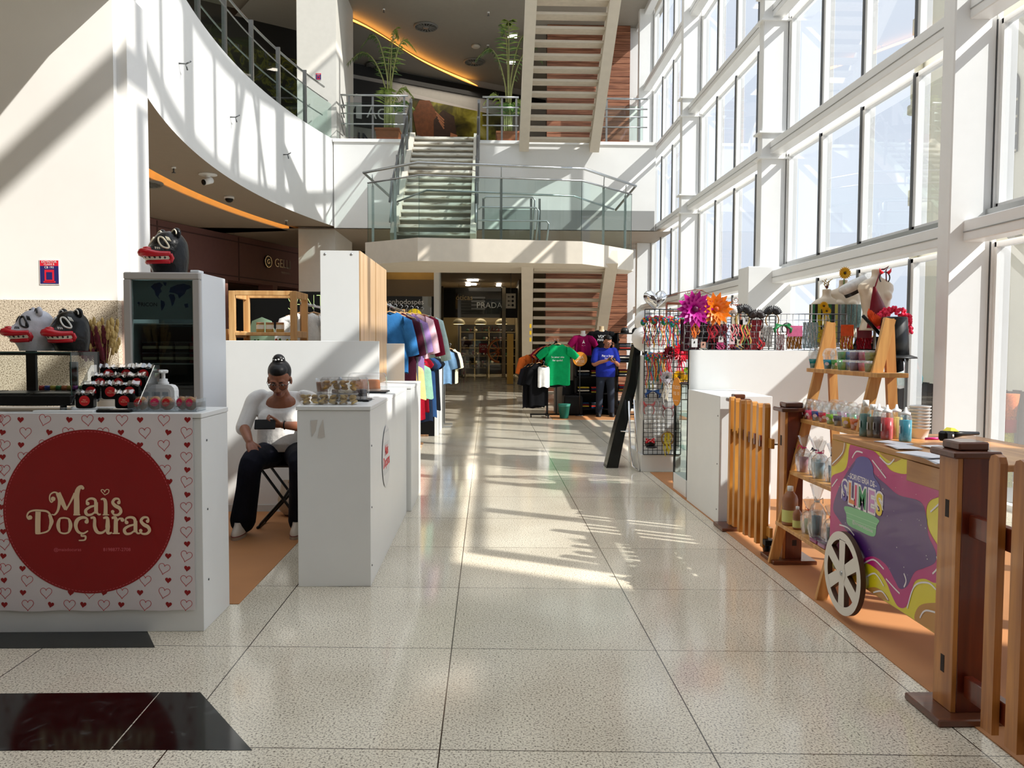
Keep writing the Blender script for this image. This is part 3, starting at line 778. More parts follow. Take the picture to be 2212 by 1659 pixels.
for px, py, z, lab in ((829, 19, 11.05, 'sprinkler at the upper left of the upstairs ceiling'), (850, 80, 11.05, 'sprinkler just above the upstairs cove line'), (1055, 26, 11.05, 'sprinkler near the top of the upstairs ceiling left of the stairs'), (1054, 97, 11.05, 'sprinkler between the two square ceiling lamps'), (375, 360, 4.5, 'sprinkler on the lower soffit beside the long cove light'), (618, 475, 4.5, 'sprinkler at the far end of the lower soffit')):
    sprinkler(az(px, py, z), lab)
p = az(1028, 98, 11.04); m = MB(); m.lathe([(.14, 0), (.14, -.05), (.1, -.08), (0, -.08)], P('detector_beige', (200, 192, 176), .5), n=18); o = m.build('smoke_detector', loc=p); tag(o, 'round beige smoke detector on the upstairs ceiling', 'smoke detector')
t = thing('security_camera', 'white turret camera hanging under the curved soffit', 'camera', az(449, 376, 4.5))
m = MB(); m.lathe([(.16, 0), (.16, -.02), (.05, -.03), (.05, -.06)], WHITE, n=14); m.build('mount', t)
m = MB(); m.cyl((.05, .05, -.1), (-.04, -.08, -.16), .055, WHITE, 12); m.build('body', t); m = MB(); m.cyl((-.041, -.081, -.1605), (-.05, -.095, -.166), .05, BLACK, 12); m.build('lens', t)
t = thing('security_camera', 'small black dome camera under the curved soffit', 'camera', az(495, 424, 4.5))
m = MB(); m.lathe([(.1, 0), (.1, -.05)], WHITE, n=14); m.build('mount', t); m = MB(); m.ball((0, 0, -.05), (.085, .085, .08), BLACK); m.build('dome', t)
def hookp(px, py, lab):
    th = math.atan2(0, 1); d = ray(px, py); o = Vector((0, 0, EYE))
    # hit the bulkhead cylinder
    A = d.x ** 2 + d.y ** 2; B = -2 * (d.x * CX + d.y * CY); C = CX ** 2 + CY ** 2 - CR ** 2
    tt = (-B + math.sqrt(B * B - 4 * A * C)) / (2 * A); p = o + d * tt
    nn = Vector((CX - p.x, CY - p.y, 0)).normalized()
    m = MB(); m.tube([p, p + nn * .1, p + nn * .12 + Vector((0, 0, -.09))], .012, DSTEEL, 6); m.tube([p + nn * .1, p + nn * .1 + Vector((.06, .04, .05))], .012, DSTEEL, 6)
    o = m.build('wall_hook'); tag(o, lab, 'hook', 'hooks on the white bulkhead')
for a in ((386, 137, 'small metal hook on the bulkhead nearest the pillar'), (497, 253, 'small metal hook midway along the white bulkhead'), (612, 334, 'small metal hook further along the white bulkhead'), (722, 392, 'small metal hook at the far end of the white bulkhead')): hookp(*a)
def ext_sign(p, w, lab, x=(1, 0, 0)):
    m = MB(); m.T = frame(p, x, (0, 0, 1)); h = w * 1.28; RD = P('sign_red', (206, 32, 52), .45); NV = P('sign_blue', (36, 34, 96), .45)
    m.box(-w / 2, w / 2, -h / 2, h / 2, 0, .003, P('sign_rim', (236, 226, 228), .5)); m.box(-w * .47, w * .47, -h * .47, h * .25, .003, .004, NV); m.box(-w * .47, w * .47, h * .25, h * .47, .003, .004, RD)
    m.box(-w * .24, w * .24, -h * .38, h * .1, .004, .005, RD); m.box(-w * .15, w * .15, -h * .3, h * .0, .005, .006, NV); m.box(-w * .3, w * .3, -h * .42, -h * .36, .004, .005, RD)
    m.text('EXTINTOR', w * .16, WTX, 0, h * .41, .006); m.text('CLASSE B', w * .13, WTX, 0, h * .31, .006); m.text('CB 193', w * .16, WTX, 0, h * .19, .006)
    o = m.build('safety_sign'); tag(o, lab, 'sign')
ext_sign(ay(107, 588, 7.138), .168, 'red and blue fire extinguisher sign on the near white pillar')
ext_sign(ay(688, 165, 21.14), .14, 'small red and blue sign high on the far column upstairs')
# ================================================================== GARMENTS
def cloth(name, rgb, rough=.85):
    return P('cloth_' + name, rgb, rough, var=.1, vscale=14, bump=.25, bscale=90, spec=.1)
HANGW = P('hanger_wood', (206, 160, 112), .5)
def garment(name, label, cat, loc, rotz, w, l, mat, sleeve=.2, neck=.09, d=.09, seed=0, group=None, hanger=True, flare=1.0, print_=None, sl_ang=.9, tank=False, trim=None):
    """hanging top or dress: origin at the neck, hangs down; faces local -Y"""
    rnd = random.Random(seed); t = thing(name, label, cat, loc, rotz, group)
    m = MB(); NR, NV = 12, 28; rings = []
    for i in range(NR + 1):
        f = i / NR; z = -l * f
        if f < .12: hw = neck + (w / 2 - neck) * (f / .12) ** .6; 
        else: hw = w / 2 * (1 + (flare - 1) * (f - .12) / .88)
        dd = d / 2 * (1 if f > .1 else .5 + 5 * f)
        zz = z * (1 if f > .12 else 1) - (0 if f > .01 else 0)
        ring = []
        for k in range(NV):
            a = 2 * PI * k / NV; x = hw * math.cos(a); y = dd * math.sin(a) * (1 + .35 * f * math.sin(5 * a + seed) + .2 * f * math.sin(9 * a + 2 * seed))
            zf = zz - (.035 * (1 - abs(math.cos(a))) if f == 0 and math.sin(a) < 0 else 0) + (.012 * math.sin(4 * a + seed) if f == 1 else 0)
            ring.append((x, y, zf))
        rings.append(ring)
    m.loft(rings, mat, caps=False)
    m.build('body', t) if False else None
    if sleeve > 0 and not tank:
        for s in (-1, 1):
            a = Vector((s * (w / 2 - .035), 0, -l * .13 - .03)); b = a + Vector((s * math.sin(sl_ang) * sleeve, 0, -math.cos(sl_ang) * sleeve))
            mid = (a + b) / 2 + Vector((0, -.01, .01))
            m.tube([a + Vector((-s * .03, 0, .0)), a, mid, b], [.085, .085, .08, .068], mat, 10, caps=False)
    if trim:
        m.tube([(neck * 1.02 * math.cos(2 * PI * k / 16), d * .26 * math.sin(2 * PI * k / 16), -.004 - (.035 * (1 - abs(math.cos(2 * PI * k / 16))) if math.sin(2 * PI * k / 16) < 0 else 0)) for k in range(16)], .007, trim, 5, closed=True)
    if print_:
        m.T = frame((0, -d / 2 * 1.28, 0), (1, 0, 0), (0, 0, 1)); print_(m); m.T = None
    m.build('fabric', t)
    if hanger:
        h = MB(); h.tube([(-w / 2 * .86, 0, -l * .07), (0, 0, .012), (w / 2 * .86, 0, -l * .07)], .009, HANGW, 6)
        h.tube([(0, 0, .01), (0, 0, .06), (.02, 0, .085), (.0, 0, .105), (-.02, 0, .09)], .004, STEEL, 5); h.build('hanger', t)
    return t
def disc_sign(p, r, mat, label, lines, tcol, x=(1, 0, 0), ry=None, up=(0, 0, 1), th=.006, pole=False):
    t = thing('round_sign', label, 'sign', p)
    M_ = frame((0, 0, 0), x, up); m = MB(); m.T = M_; ry = ry or r
    m.prism([(r * math.cos(2 * PI * k / 40), ry * math.sin(2 * PI * k / 40)) for k in range(40)], -th, 0, mat); m.build('board', t)
    if lines:
        m = MB(); m.T = M_
        for (s, size, y) in lines: m.text(s, size, tcol, 0, y, .0012, bold=.0)
        m.build('lettering', t)
    if pole:
        m = MB(); m.cyl((0, .012, -r * .2), (0, .012, -p[2] + .012), .009, DSTEEL, 8); m.lathe([(.1, -p[2] + .002), (.1, -p[2] + .014), (0, -p[2] + .02)], DSTEEL, n=16); m.build('stem', t)
    return t

# ================================================================== LEFT STALL: floor mat, counters, partition
MATT = P('kraft_mat', (178, 122, 74), .75, var=.05, vscale=3)
m = MB(); m.box(-3.1, -1.41, 4.56, 7.1, 0, .004, MATT); o = m.build('floor_mat'); tag(o, 'tan floor mat under the seated woman behind the sweets counter', 'mat')
def counter(label, x0, x1, y0, y1, h, screws=()):
    t = thing('display_counter', label, 'counter', (0, 0, 0))
    m = MB(); m.box(x0 + .006, x1 - .004, y0 + .006, y1 - .004, 0, h - .028, LAM, .002)
    for (x, y, z) in screws: m.cyl((x, y, z), (x + (.003 if x > x1 - .02 else 0), y - (.003 if x < x1 - .02 else 0), z), .006, DSTEEL, 8)
    m.build('body', t)
    m = MB(); m.box(x0, x1, y0, y1, h - .026, h, LAM, .003); m.build('worktop', t)
    return t
c1 = counter('white sweets counter with a red heart banner, nearest the viewer on the left', -2.85, -1.45, 4.12, 4.54, 1.127, [(-1.454, 4.2, z) for z in (.25, .62, .98)])
# --- printed banner
YB = 4.116
def bp(px, py): p = ay(px, py, YB); return (p.x, p.z)
def bz(zx, zy): return bp(zx * 520 / 1598, 860 + zy * 540 / 1659)      # points read off an enlarged view of the banner
PAPER = P('banner_paper', (226, 218, 219), .5, var=.02); RED = P('banner_red', (150, 3, 9), .42, var=.03); ROSE = P('banner_line_red', (190, 16, 40), .5); CREAM = P('banner_cream', (244, 214, 176), .5); PINK = P('banner_pink', (226, 106, 116), .5)
m = MB(); m.T = frame((0, YB, 0), (1, 0, 0), (0, 0, 1))
L, R_, TP, BT = bz(-560, 100)[0], bz(1277, 100)[0], bz(600, 104)[1], bz(600, 1410)[1]
edge = [(L, TP), (L, BT)] + [(L + (R_ - L) * k / 16, BT + .004 * math.sin(k * 1.7)) for k in range(1, 16)] + [(R_, BT), (R_, TP)]
m.prism(edge, -.002, 0, PAPER)
def heart(cx, cz, s, rot, solid):
    pts = []
    for k in range(29):
        a = 2 * PI * k / 28; x = 16 * math.sin(a) ** 3; y = 13 * math.cos(a) - 5 * math.cos(2 * a) - 2 * math.cos(3 * a) - math.cos(4 * a)
        x, y = x * s / 32, y * s / 32 * 1.08; pts.append((cx + x * math.cos(rot) - y * math.sin(rot), cz + x * math.sin(rot) + y * math.cos(rot)))
    pts = [(min(max(x, L), R_), y) for x, y in pts]
    if solid: m.face([(x, y, .0008) for x, y in pts[:-1]], RED)
    else: m.ribbon2(pts, .0026, ROSE, .0008)
HS = """143:-20o 30o 137s 297o 460s 582o 672s 810o 930s 1088o 1245s|227:17s 170o 327s 453o 548s 685o 803s 962o 1117s 1237o|310:28o 140s 297o 810o 930s 1088o 1243s|390:18s 158o 1117s 962o 1237o|475:28o 1095o 1243s|553:18s 1125s 1237o|640:10o 1243s|722:10s 1237o|803:5o 1243s|885:22s 1237o|967:28o 1243s|1047:22s 1117s 1237o|1130:35o 150s 1090o 1243s|1208:27s 180o 965o 1117s 1237o|1290:35o 153s 307o 470s 595o 690s 812o 930s 1090o 1245s|1370:30s 185o 338s 462o 553s 690o 805s 965o 1120s 1237o"""
hr = random.Random(3)
for row in HS.split('|'):
    y, its = row.split(':')
    for it in its.split():
        x = float(it[:-1]); 
        for rep in (0, -1118):
            if rep and x + rep > -18: continue
            c = bz(x + rep, float(y)); heart(c[0], c[1], .058 if it[-1] == 'o' else .032, hr.uniform(-.28, .1), it[-1] == 's')
cc = bz(592, 755); rr = (bz(1160, 755)[0] - bz(24, 755)[0]) / 2; rz_ = (bz(592, 212)[1] - bz(592, 1300)[1]) / 2
m.disc(cc, rr, RED, 72, .0016, rz_)
for k in range(150):
    a0_, a1_ = 2 * PI * k / 150, 2 * PI * (k + .55) / 150
    m.ribbon2([(cc[0] + rr * .976 * math.cos(a), cc[1] + rz_ * .976 * math.sin(a)) for a in (a0_, a1_)], .0022, PINK, .0022)
# lettering drawn with a broad pen, as on the banner
PN = [0]
def pen(pts, w0, w1=None, prof=None, n=6):
    c = catmull([bz(*p) for p in pts], n); N = len(c) - 1; sc_ = abs(bz(100, 0)[0] - bz(0, 0)[0]) / 100
    if prof: ws = [sc_ * prof[0] * (1 - i / N) + sc_ * prof[-1] * i / N if len(prof) == 2 else sc_ * (prof[0] + (prof[1] - prof[0]) * min(1, 2 * i / N) if i / N < .5 else prof[1] + (prof[2] - prof[1]) * (2 * i / N - 1)) for i in range(N + 1)]
    else: ws = [sc_ * w0] * (N + 1)
    PN[0] += 1; m.ribbon2(c, ws, CREAM, .003 + .00018 * PN[0])
def dot(x, y, r):
    c = bz(x, y); q = abs(bz(r, 0)[0] - bz(0, 0)[0]); PN[0] += 1; m.disc(c, q, CREAM, 16, .003 + .00018 * PN[0])
def ball_end(x, y, r=13): dot(x, y, r)
# M
pen([(362, 668), (345, 690), (332, 672), (336, 640), (362, 624), (388, 634), (398, 655)], 0, prof=(10, 9, 14)); ball_end(355, 668, 16)
pen([(390, 640), (398, 680), (388, 740), (366, 772), (345, 770)], 0, prof=(30, 16, 6))
pen([(388, 628), (412, 680), (440, 738)], 0, prof=(34, 34, 22)); pen([(440, 742), (470, 690), (500, 630)], 0, prof=(10, 12, 18))
pen([(512, 770), (512, 700), (512, 640), (524, 600), (545, 586), (558, 598)], 0, prof=(40, 34, 10)); ball_end(552, 596, 11); pen([(490, 773), (536, 773)], 9)
# a i s
pen([(578, 700), (580, 678), (605, 665), (632, 672), (640, 700), (640, 740), (656, 770), (672, 768)], 0, prof=(9, 20, 10)); ball_end(585, 698, 13)
pen([(636, 712), (600, 722), (572, 745), (582, 772), (612, 770), (638, 748)], 0, prof=(12, 22, 9)); pen([(641, 690), (641, 765)], 26)
pen([(672, 672), (690, 668), (704, 690), (704, 772)], 0, prof=(8, 22, 28)); pen([(685, 773), (728, 773)], 8)
pen([(698, 640), (676, 616), (680, 606), (694, 610), (698, 622), (708, 606), (726, 608), (722, 628), (698, 642)], 6)
pen([(800, 690), (790, 668), (766, 668), (752, 690), (768, 712), (796, 728), (806, 752), (790, 772), (762, 772), (744, 752)], 0, prof=(10, 26, 10)); ball_end(792, 692, 12); ball_end(752, 752, 12)
# D
pen([(215, 790), (196, 802), (184, 782), (196, 756), (228, 744), (270, 744), (320, 752), (346, 790), (346, 838), (322, 880), (270, 896), (240, 896)], 0, prof=(8, 14, 10)); ball_end(205, 790, 15)
pen([(258, 752), (256, 820), (256, 894)], 36); pen([(330, 770), (347, 815), (332, 866)], 0, prof=(12, 30, 12))
# o
pen([(432, 792), (400, 800), (384, 842), (400, 884), (432, 896), (464, 884), (480, 842), (464, 802), (432, 792)], 12)
pen([(402, 800), (391, 842), (402, 884)], 0, prof=(12, 26, 12)); pen([(462, 800), (473, 842), (462, 884)], 0, prof=(12, 26, 12))
# c cedilla
pen([(590, 818), (580, 796), (552, 790), (520, 806), (508, 842), (522, 882), (556, 896), (590, 878)], 0, prof=(10, 28, 8)); ball_end(580, 818, 14)
pen([(548, 898), (546, 912), (572, 914), (568, 938), (528, 942)], 0, prof=(8, 14, 8))
# u
pen([(606, 794), (632, 794), (634, 850), (652, 886), (684, 890), (712, 868)], 0, prof=(14, 26, 10)); pen([(690, 794), (718, 794), (720, 850), (722, 892), (748, 890)], 0, prof=(12, 32, 10))
# r
pen([(746, 794), (772, 794), (774, 850), (774, 894)], 0, prof=(14, 28, 30)); pen([(752, 895), (800, 895)], 9); pen([(778, 826), (796, 798), (822, 800)], 0, prof=(8, 12, 18)); ball_end(818, 806, 13)
# a
pen([(838, 824), (842, 798), (868, 788), (896, 796), (904, 826), (904, 868), (920, 894), (940, 890)], 0, prof=(9, 22, 10)); ball_end(846, 822, 13)
pen([(900, 836), (862, 846), (832, 868), (842, 896), (874, 894), (902, 872)], 0, prof=(12, 22, 9)); pen([(905, 812), (905, 888)], 26)
# s
pen([(994, 812), (984, 790), (958, 790), (942, 812), (960, 836), (988, 852), (998, 876), (980, 896), (950, 896), (932, 876)], 0, prof=(10, 26, 10)); ball_end(985, 814, 12); ball_end(940, 876, 12)
x0_, z0_ = bz(450, 1005); m.text('@maisdocuras', .0195 * 1.18, PINK, x0_, z0_, .003); x0_, z0_ = bz(778, 1005); m.text('8198877-2708', .0195 * 1.22, PINK, x0_, z0_, .003)
bn = m.build('banner', c1); bn['label'] = 'white paper banner with hearts and a big red circle of cream lettering'
c2 = counter('white counter carrying boxes of cookies in front of the seated woman', -1.155, -.705, 4.88, 7.05, 1.106, [(-.7085, 4.93, z) for z in (.12, .48, .86)])
m = MB(); TAPE = P('tape_residue', (206, 200, 192), .3); M_ = frame((0, 4.884, 0), (1, 0, 0), (0, 0, 1)); m.T = M_
def c2p(px, py): p = ay(px, py, 4.884); return (p.x, p.z)
m.prism([c2p(671, 909), c2p(686, 907), c2p(682, 930), c2p(674, 944)], 0, .002, TAPE); m.prism([c2p(698, 906), c2p(702, 944), c2p(686, 946), c2p(690, 925)], 0, .002, TAPE); m.build('tape', c2)
m = MB(); m.T = frame((-.7055, 5.62, .70), (0, 1, 0), (0, 0, 1)); 
m.disc((0, 0), .215, P('sticker_grey', (222, 222, 222), .35), 48, .002)
for y, h_ in ((.17, .012), (.07, .03), (-.12, .045)): m.box(-.12, .12, y, y + h_, .002, .0025, P('sticker_band', (206, 208, 208), .35))
m.text('Mais', .1, P('sticker_red', (222, 52, 60), .5), .0, .045, .003, bold=.003); m.text('Doçuras', .1, P('sticker_red', (0, 0, 0)), 0, -.035, .003, bold=.003)
k_ = m.build('round_sticker', c2); k_['label'] = 'round clear sticker with red lettering'
m = MB(); m.T = T_(0, 0, 1.1063)
for y in (5.25, 5.5, 5.75, 6.1, 6.4): m.disc((-.79, y), .022, P('grommet_dark', (70, 70, 70), .5), 18, 0)
m.build('cable_holes', c2)
c3 = counter('slightly taller white counter behind the cookie counter', -1.02, -.668, 7.10, 8.1, 1.115, [(-.74, 7.1, z) for z in (.2, .6, .95)])
t = thing('partition_panel', 'waist high white partition directly behind the seated woman', 'partition')
m = MB(); m.box(-2.75, -.955, 7.12, 7.15, 0, 1.508, LAM, .002); m.build('panel', t); m = MB(); m.box(-2.75, -.955, 7.112, 7.12, 0, .06, LAMEDGE); m.build('kickboard', t)
OAK = WOOD('pale_oak_veneer', (196, 158, 116), (226, 190, 148), 'Z', 3, .45, .1)
for i, (y0, y1, lab) in enumerate(((7.3, 8.22, 'tall white cabinet with pale oak side standing behind the partition, nearer one'), (8.30, 9.15, 'tall white cabinet with pale oak side, second one just behind the first'))):
    t = thing('tall_cabinet', lab, 'cabinet')
    m = MB(); m.box(-1.5, -1.155, y0, y1, 0, 2.315, LAM, .002); m.build('body', t)
    m = MB(); m.box(-1.155, -1.14, y0 + .0, y1, 0, 2.315, OAK, .002); m.build('side_panel', t)
    if i == 0:
        m = MB(); 
        for x in (-1.455, -1.22): m.cyl((x, y0 - .004, 2.285), (x, y0 + .001, 2.285), .011, STEEL, 10)
        m.build('screw_caps', t)
m = MB(); m.box(-2.6, -.952, 9.25, 9.28, 0, 1.49, LAM, .002); o = m.build('partition_panel'); tag(o, 'second white partition panel half hidden by the tall cabinets', 'partition')

# ================================================================== FRIDGE
t = thing('display_fridge', 'tall white upright fridge with a dark glass door behind the sweets counter', 'fridge')
FRW = P('fridge_white', (232, 236, 240), .3); FRG = P('fridge_grey_plastic', (186, 182, 178), .4); FRD = P('fridge_inside', (44, 54, 54), .5)
fx0, fx1, fy0, fy1, fz = -2.51, -1.99, 5.65, 6.2, 1.97
m = MB(); w = .03
m.box(fx0, fx0 + w, fy0 + .05, fy1, 0, fz, FRW, .004); m.box(fx1 - w, fx1, fy0 + .05, fy1, 0, fz, FRW, .004); m.box(fx0 + w, fx1 - w, fy0 + .052, fy1, fz - .05, fz - .001, FRW); m.box(fx0 + w, fx1 - w, fy1 - .03, fy1 - .001, .14, fz - .05, FRW); m.box(fx0 + w, fx1 - w, fy0 + .052, fy1 - .001, .0, .14, FRW)
m.box(fx0 + w, fx1 - w, fy1 - .035, fy1 - .03, .14, fz - .05, FRD); m.box(fx0 + w, fx0 + w + .003, fy0 + .06, fy1 - .03, .14, fz - .05, P('fridge_wall_in', (150, 160, 160), .5)); m.box(fx1 - w - .003, fx1 - w, fy0 + .06, fy1 - .03, .14, fz - .05, FRD)
m.box(fx1 - .07, fx1 - .01, fy0 + .02, fy0 + .12, fz, fz + .018, FRW, .004)
m.build('body', t)
m = MB(); ft = .05
m.box(fx0, fx0 + ft, fy0, fy0 + .045, .14 + ft, fz - ft, FRG, .006); m.box(fx1 - ft, fx1, fy0, fy0 + .045, .14 + ft, fz - ft, FRG, .006); m.box(fx0, fx1, fy0, fy0 + .045, fz - ft, fz, FRG, .008); m.box(fx0, fx1, fy0, fy0 + .045, .14, .14 + ft, FRG, .008)
d_ = m.build('door_frame', t); m = MB(); m.face([(fx0 + ft, fy0 + .02, .19), (fx1 - ft, fy0 + .02, .19), (fx1 - ft, fy0 + .02, fz - ft), (fx0 + ft, fy0 + .02, fz - ft)], CLEAR('fridge_glass', (168, 186, 186), .05)); m.build('door_glass', d_)
m = MB(); NAVY = P('print_navy', (24, 52, 104), .5)
zb, zt_ = fz - ft - .275, fz - ft - .005
m.box(fx0 + ft + .003, fx1 - ft - .003, fy0 + .03, fy0 + .034, zb, zt_, P('print_panel', (150, 160, 160), .5))
m.T = frame((fx0 + ft, fy0 + .0295, zb), (1, 0, 0), (0, 0, 1)); ww = fx1 - fx0 - 2 * ft
def land(pts): m.face([(x * ww, y * (zt_ - zb), .0005) for x, y in pts], NAVY)
land([(.30, .84), (.36, .92), (.45, .95), (.50, .88), (.46, .80), (.48, .72), (.44, .66), (.42, .58), (.45, .52), (.43, .54), (.38, .62), (.36, .74)]); land([(.50, .96), (.56, .95), (.55, .86), (.52, .88)])
land([(.46, .50), (.52, .46), (.53, .38), (.50, .28), (.47, .22), (.46, .34)]); land([(.59, .62), (.62, .66), (.68, .64), (.70, .54), (.67, .40), (.64, .34), (.62, .50)])
land([(.60, .70), (.62, .82), (.68, .86), (.74, .90), (.84, .92), (.94, .88), (.96, .82), (.88, .76), (.85, .66), (.80, .60), (.76, .54), (.74, .64), (.68, .68)]); land([(.84, .40), (.90, .42), (.91, .32), (.86, .30)])
m.text('FRICON', .036, P('print_ink', (28, 34, 52), .5), ww * .25, (zt_ - zb) * .38, .001, bold=.0005); m.disc((ww * .10, (zt_ - zb) * .42), .008, NAVY, 12, .001)
m.T = None; m.build('map_panel', t)
for z in (.55, .95, 1.34, 1.62):
    m = MB(); m.box(fx0 + w + .005, fx1 - w - .005, fy0 + .08, fy1 - .05, z - .008, z, P('shelf_rack', (170, 172, 168), .4)); m.build('shelf', t)
CAKE = P('cake_dark', (40, 22, 16), .6, var=.2, vscale=40); CRE = P('cake_cream', (196, 176, 140), .6); LID = CLEAR('tub_lid', (230, 230, 230), .1, .15)
d2 = bpy.data.lights.new('fridge_fill', 'AREA'); d2.energy = 1.2; d2.color = (.92, 1, 1); d2.shape = 'RECTANGLE'; d2.size = .4; d2.size_y = .05  # fill light added so the fridge inside shows through the glass
d2 = bpy.data.objects.new('fridge_fill', d2); COL.objects.link(d2); d2.location = (-2.25, 5.78, 1.90); d2.rotation_euler = (.35, 0, 0)
def cake_tub(x, y, z, lab, red=False):
    m = MB(); a = P('tub_red', (120, 22, 26), .5) if red else CAKE
    for k, mm in enumerate((a, CRE, a)): m.box(x - .05, x + .05, y - .045, y + .045, z + .022 * k, z + .022 * (k + 1), mm, .004)
    m.box(x - .053, x + .053, y - .048, y + .048, z + .067, z + .074, LID, .002)
    o = m.build('cake_tub'); tag(o, lab, 'cake tub', 'layered cakes in the fridge')
for i, x in enumerate((-2.40, -2.285, -2.17, -2.07)):
    for k in (0, 1): cake_tub(x, 5.84, 1.34 + .078 * k, '%s tub of layered cake in the %s stack on the upper fridge shelf' % (('lower', 'upper')[k], ('leftmost', 'second', 'third', 'rightmost red')[i]), i == 3)
for x, lab in ((-2.21, 'red cake tub in the middle of the lower fridge shelf'), (-2.07, 'red cake tub at the right of the lower fridge shelf')): cake_tub(x, 5.82, .95, lab, True)

# ================================================================== BEAR MASKS
def bear(loc, rotz, sc_, base, line, label, teeth_dark=False):
    t = thing('bear_mask', label, 'mask', loc, rotz)
    FUR = P('mask_' + ('white' if base[0] > 100 else 'black') + str(int(base[2])), (8, 10, 13) if base[0] < 60 else base, .3 if base[0] < 60 else .5, var=.12, vscale=25, bump=.2, bscale=35, spec=.3)
    LN = P('mask_line_' + str(line[0]), line, .4); RD = P('mask_red', (200, 22, 38), .25); WT = P('mask_teeth', (240, 232, 214), .35); DK = P('mask_eye_hole', (22, 20, 20), .4)
    def Rr(th, z):
        r = .088 + .012 * math.sin(PI * min(1, z / .2)); 
        if z > .165: r *= math.sqrt(max(0.0, 1 - ((z - .165) / .075) ** 2)) * .93 + .07 * (1 if z < .2385 else 0)
        r += .046 * math.exp(-(th / .72) ** 2) * math.exp(-((z - .095) / .046) ** 2) + .022 * math.exp(-(th / .34) ** 2) * math.exp(-((z - .120) / .026) ** 2)
        return r
    def S(th, z, e=0.0):
        r = Rr(th, z) + e; return (r * math.sin(th) * sc_, -r * math.cos(th) * sc_, z * sc_)
    m = MB(); rows = []
    for i in range(27):
        z = .24 * i / 26; rows.append([S(2 * PI * k / 40 - PI, z) for k in range(40)])
    m.grid(rows, FUR, True, closev=True); m.add(rows[-1], [tuple(range(40))], FUR, True)
    m.build('head', t)
    for s in (-1, 1):
        m = MB(); m.T = Matrix.Scale(sc_, 4) @ T_(s * .064, .0, .222) @ RY(s * .35); m.ball((0, 0, 0), (.032, .018, .032), FUR, 14, 8)
        m.tube([(.02 * math.cos(a) , -.016, .02 * math.sin(a)) for a in [PI * k / 8 for k in range(9)]], .004, LN, 5); e_ = m.build('ear', t)
    for s in (-1, 1):
        c = (s * .60, .166); pts = []
        for k in range(22):
            a = 2 * PI * k / 22; u = .33 * math.cos(a); v = .024 * math.sin(a) * (1 - .25 * abs(math.cos(a)))
            pts.append((c[0] + u, c[1] + v - s * u * .075))
        m = MB(); m.face([S(a, z, .002) for a, z in pts], DK); m.tube([S(a, z, .002) for a, z in pts], .0052 * sc_, LN, 6, closed=True); m.build('eye', t)
        m = MB()
        for k in range(3): 
            m.tube([S(s * (.72 + .085 * k), .200 - .002 * k, .002), S(s * (.86 + .085 * k), .178 - .002 * k, .002)], .003 * sc_, LN, 5); m.tube([S(s * (.32 + .075 * k), .139 - .001 * k, .002), S(s * (.38 + .075 * k), .127, .002)], .003 * sc_, LN, 5)
        m.build('stripes', t)
    m = MB()
    up = [(-.98 + 1.96 * k / 24, .100 + .004 * math.cos(k / 24 * PI * 2) + .012 * math.exp(-((k - 12) / 4.0) ** 2)) for k in range(25)]; lo = [(a, .062 - .003 * math.cos(a * 2)) for a, _ in up]
    m.tube([S(a, z, .002) for a, z in up], [.0135 * sc_ * (1 + .75 * math.exp(-((k - 12) / 4.5) ** 2)) for k in range(25)], RD, 8); m.tube([S(a, z, .001) for a, z in lo], .0125 * sc_, RD, 8)
    for s in (-1, 1): m.tube([S(s * .98, .102, .002), S(s * 1.08, .081, .002), S(s * .98, .060, .002)], .0125 * sc_, RD, 8)
    m.ball(S(0, .122, -.014), (.034 * sc_, .026 * sc_, .020 * sc_), RD, 14, 8); m.build('snout', t)
    m = MB(); m.grid([[S(a, z, .0035) for a, _ in up] for z in (.068, .096)], WT)
    for k in range(-4, 5):
        a = k * .19; m.face([S(a - .05, .082, .0055), S(a, .074, .0055), S(a + .05, .082, .0055), S(a, .090, .0055)], DK)
    m.build('teeth', t); return t
bear((-2.405, 4.38, 1.437), math.radians(-48), .92, (206, 206, 214), (24, 24, 26), 'white bear mask with red mouth on top of the glass display case')
bear((-2.222, 4.38, 1.437), math.radians(-26), .90, (24, 30, 38), (232, 230, 224), 'smaller black bear mask with red mouth on top of the glass display case')
bear((-2.27, 5.86, 1.972), math.radians(-34), 1.28, (20, 26, 32), (228, 220, 196), 'big glossy black bear mask on top of the fridge')

# ================================================================== ON THE SWEETS COUNTER
HT = 1.127
t = thing('glass_display_case', 'black framed glass food display case on the sweets counter', 'display case')
gx0, gx1, gy0, gy1 = -2.83, -2.135, 4.19, 4.50
m = MB(); m.box(gx0, gx1, gy0, gy1, HT + .03, HT + .085, BLACK, .006); m.build('base', t)
for k in range(3):
    xa = gx0 + .03 + k * .222; m = MB(); m.box(xa, xa + .205, gy0 + .02, gy1 - .03, HT + .086, HT + .092, DSTEEL); m.box(xa + .012, xa + .193, gy0 + .03, gy1 - .04, HT + .088, HT + .094, BLACK); m.build('tray', t)
for x, y in ((gx0 + .05, gy0 + .04), (gx1 - .06, gy0 + .04), (gx0 + .05, gy1 - .05), (gx1 - .06, gy1 - .05), (-2.56, gy0 + .04)):
    m = MB(); m.cyl((x, y, HT), (x, y, HT + .032), .016, STEEL, 12); m.build('foot', t)
m = MB(); m.box(gx0, gx1, gy1 - .02, gy1, HT + .285, HT + .305, BLACK); m.box(gx1 - .02, gx1, gy1 - .02, gy1, HT + .085, HT + .305, BLACK); m.box(-2.52, -2.47, gy1 - .022, gy1, HT + .085, HT + .31, BLACK); m.box(-2.29, -2.25, gy1 - .016, gy1, HT + .085, HT + .25, DSTEEL); m.build('frame', t)
m = MB(); CG = CLEAR('case_glass', (240, 246, 244), .05)
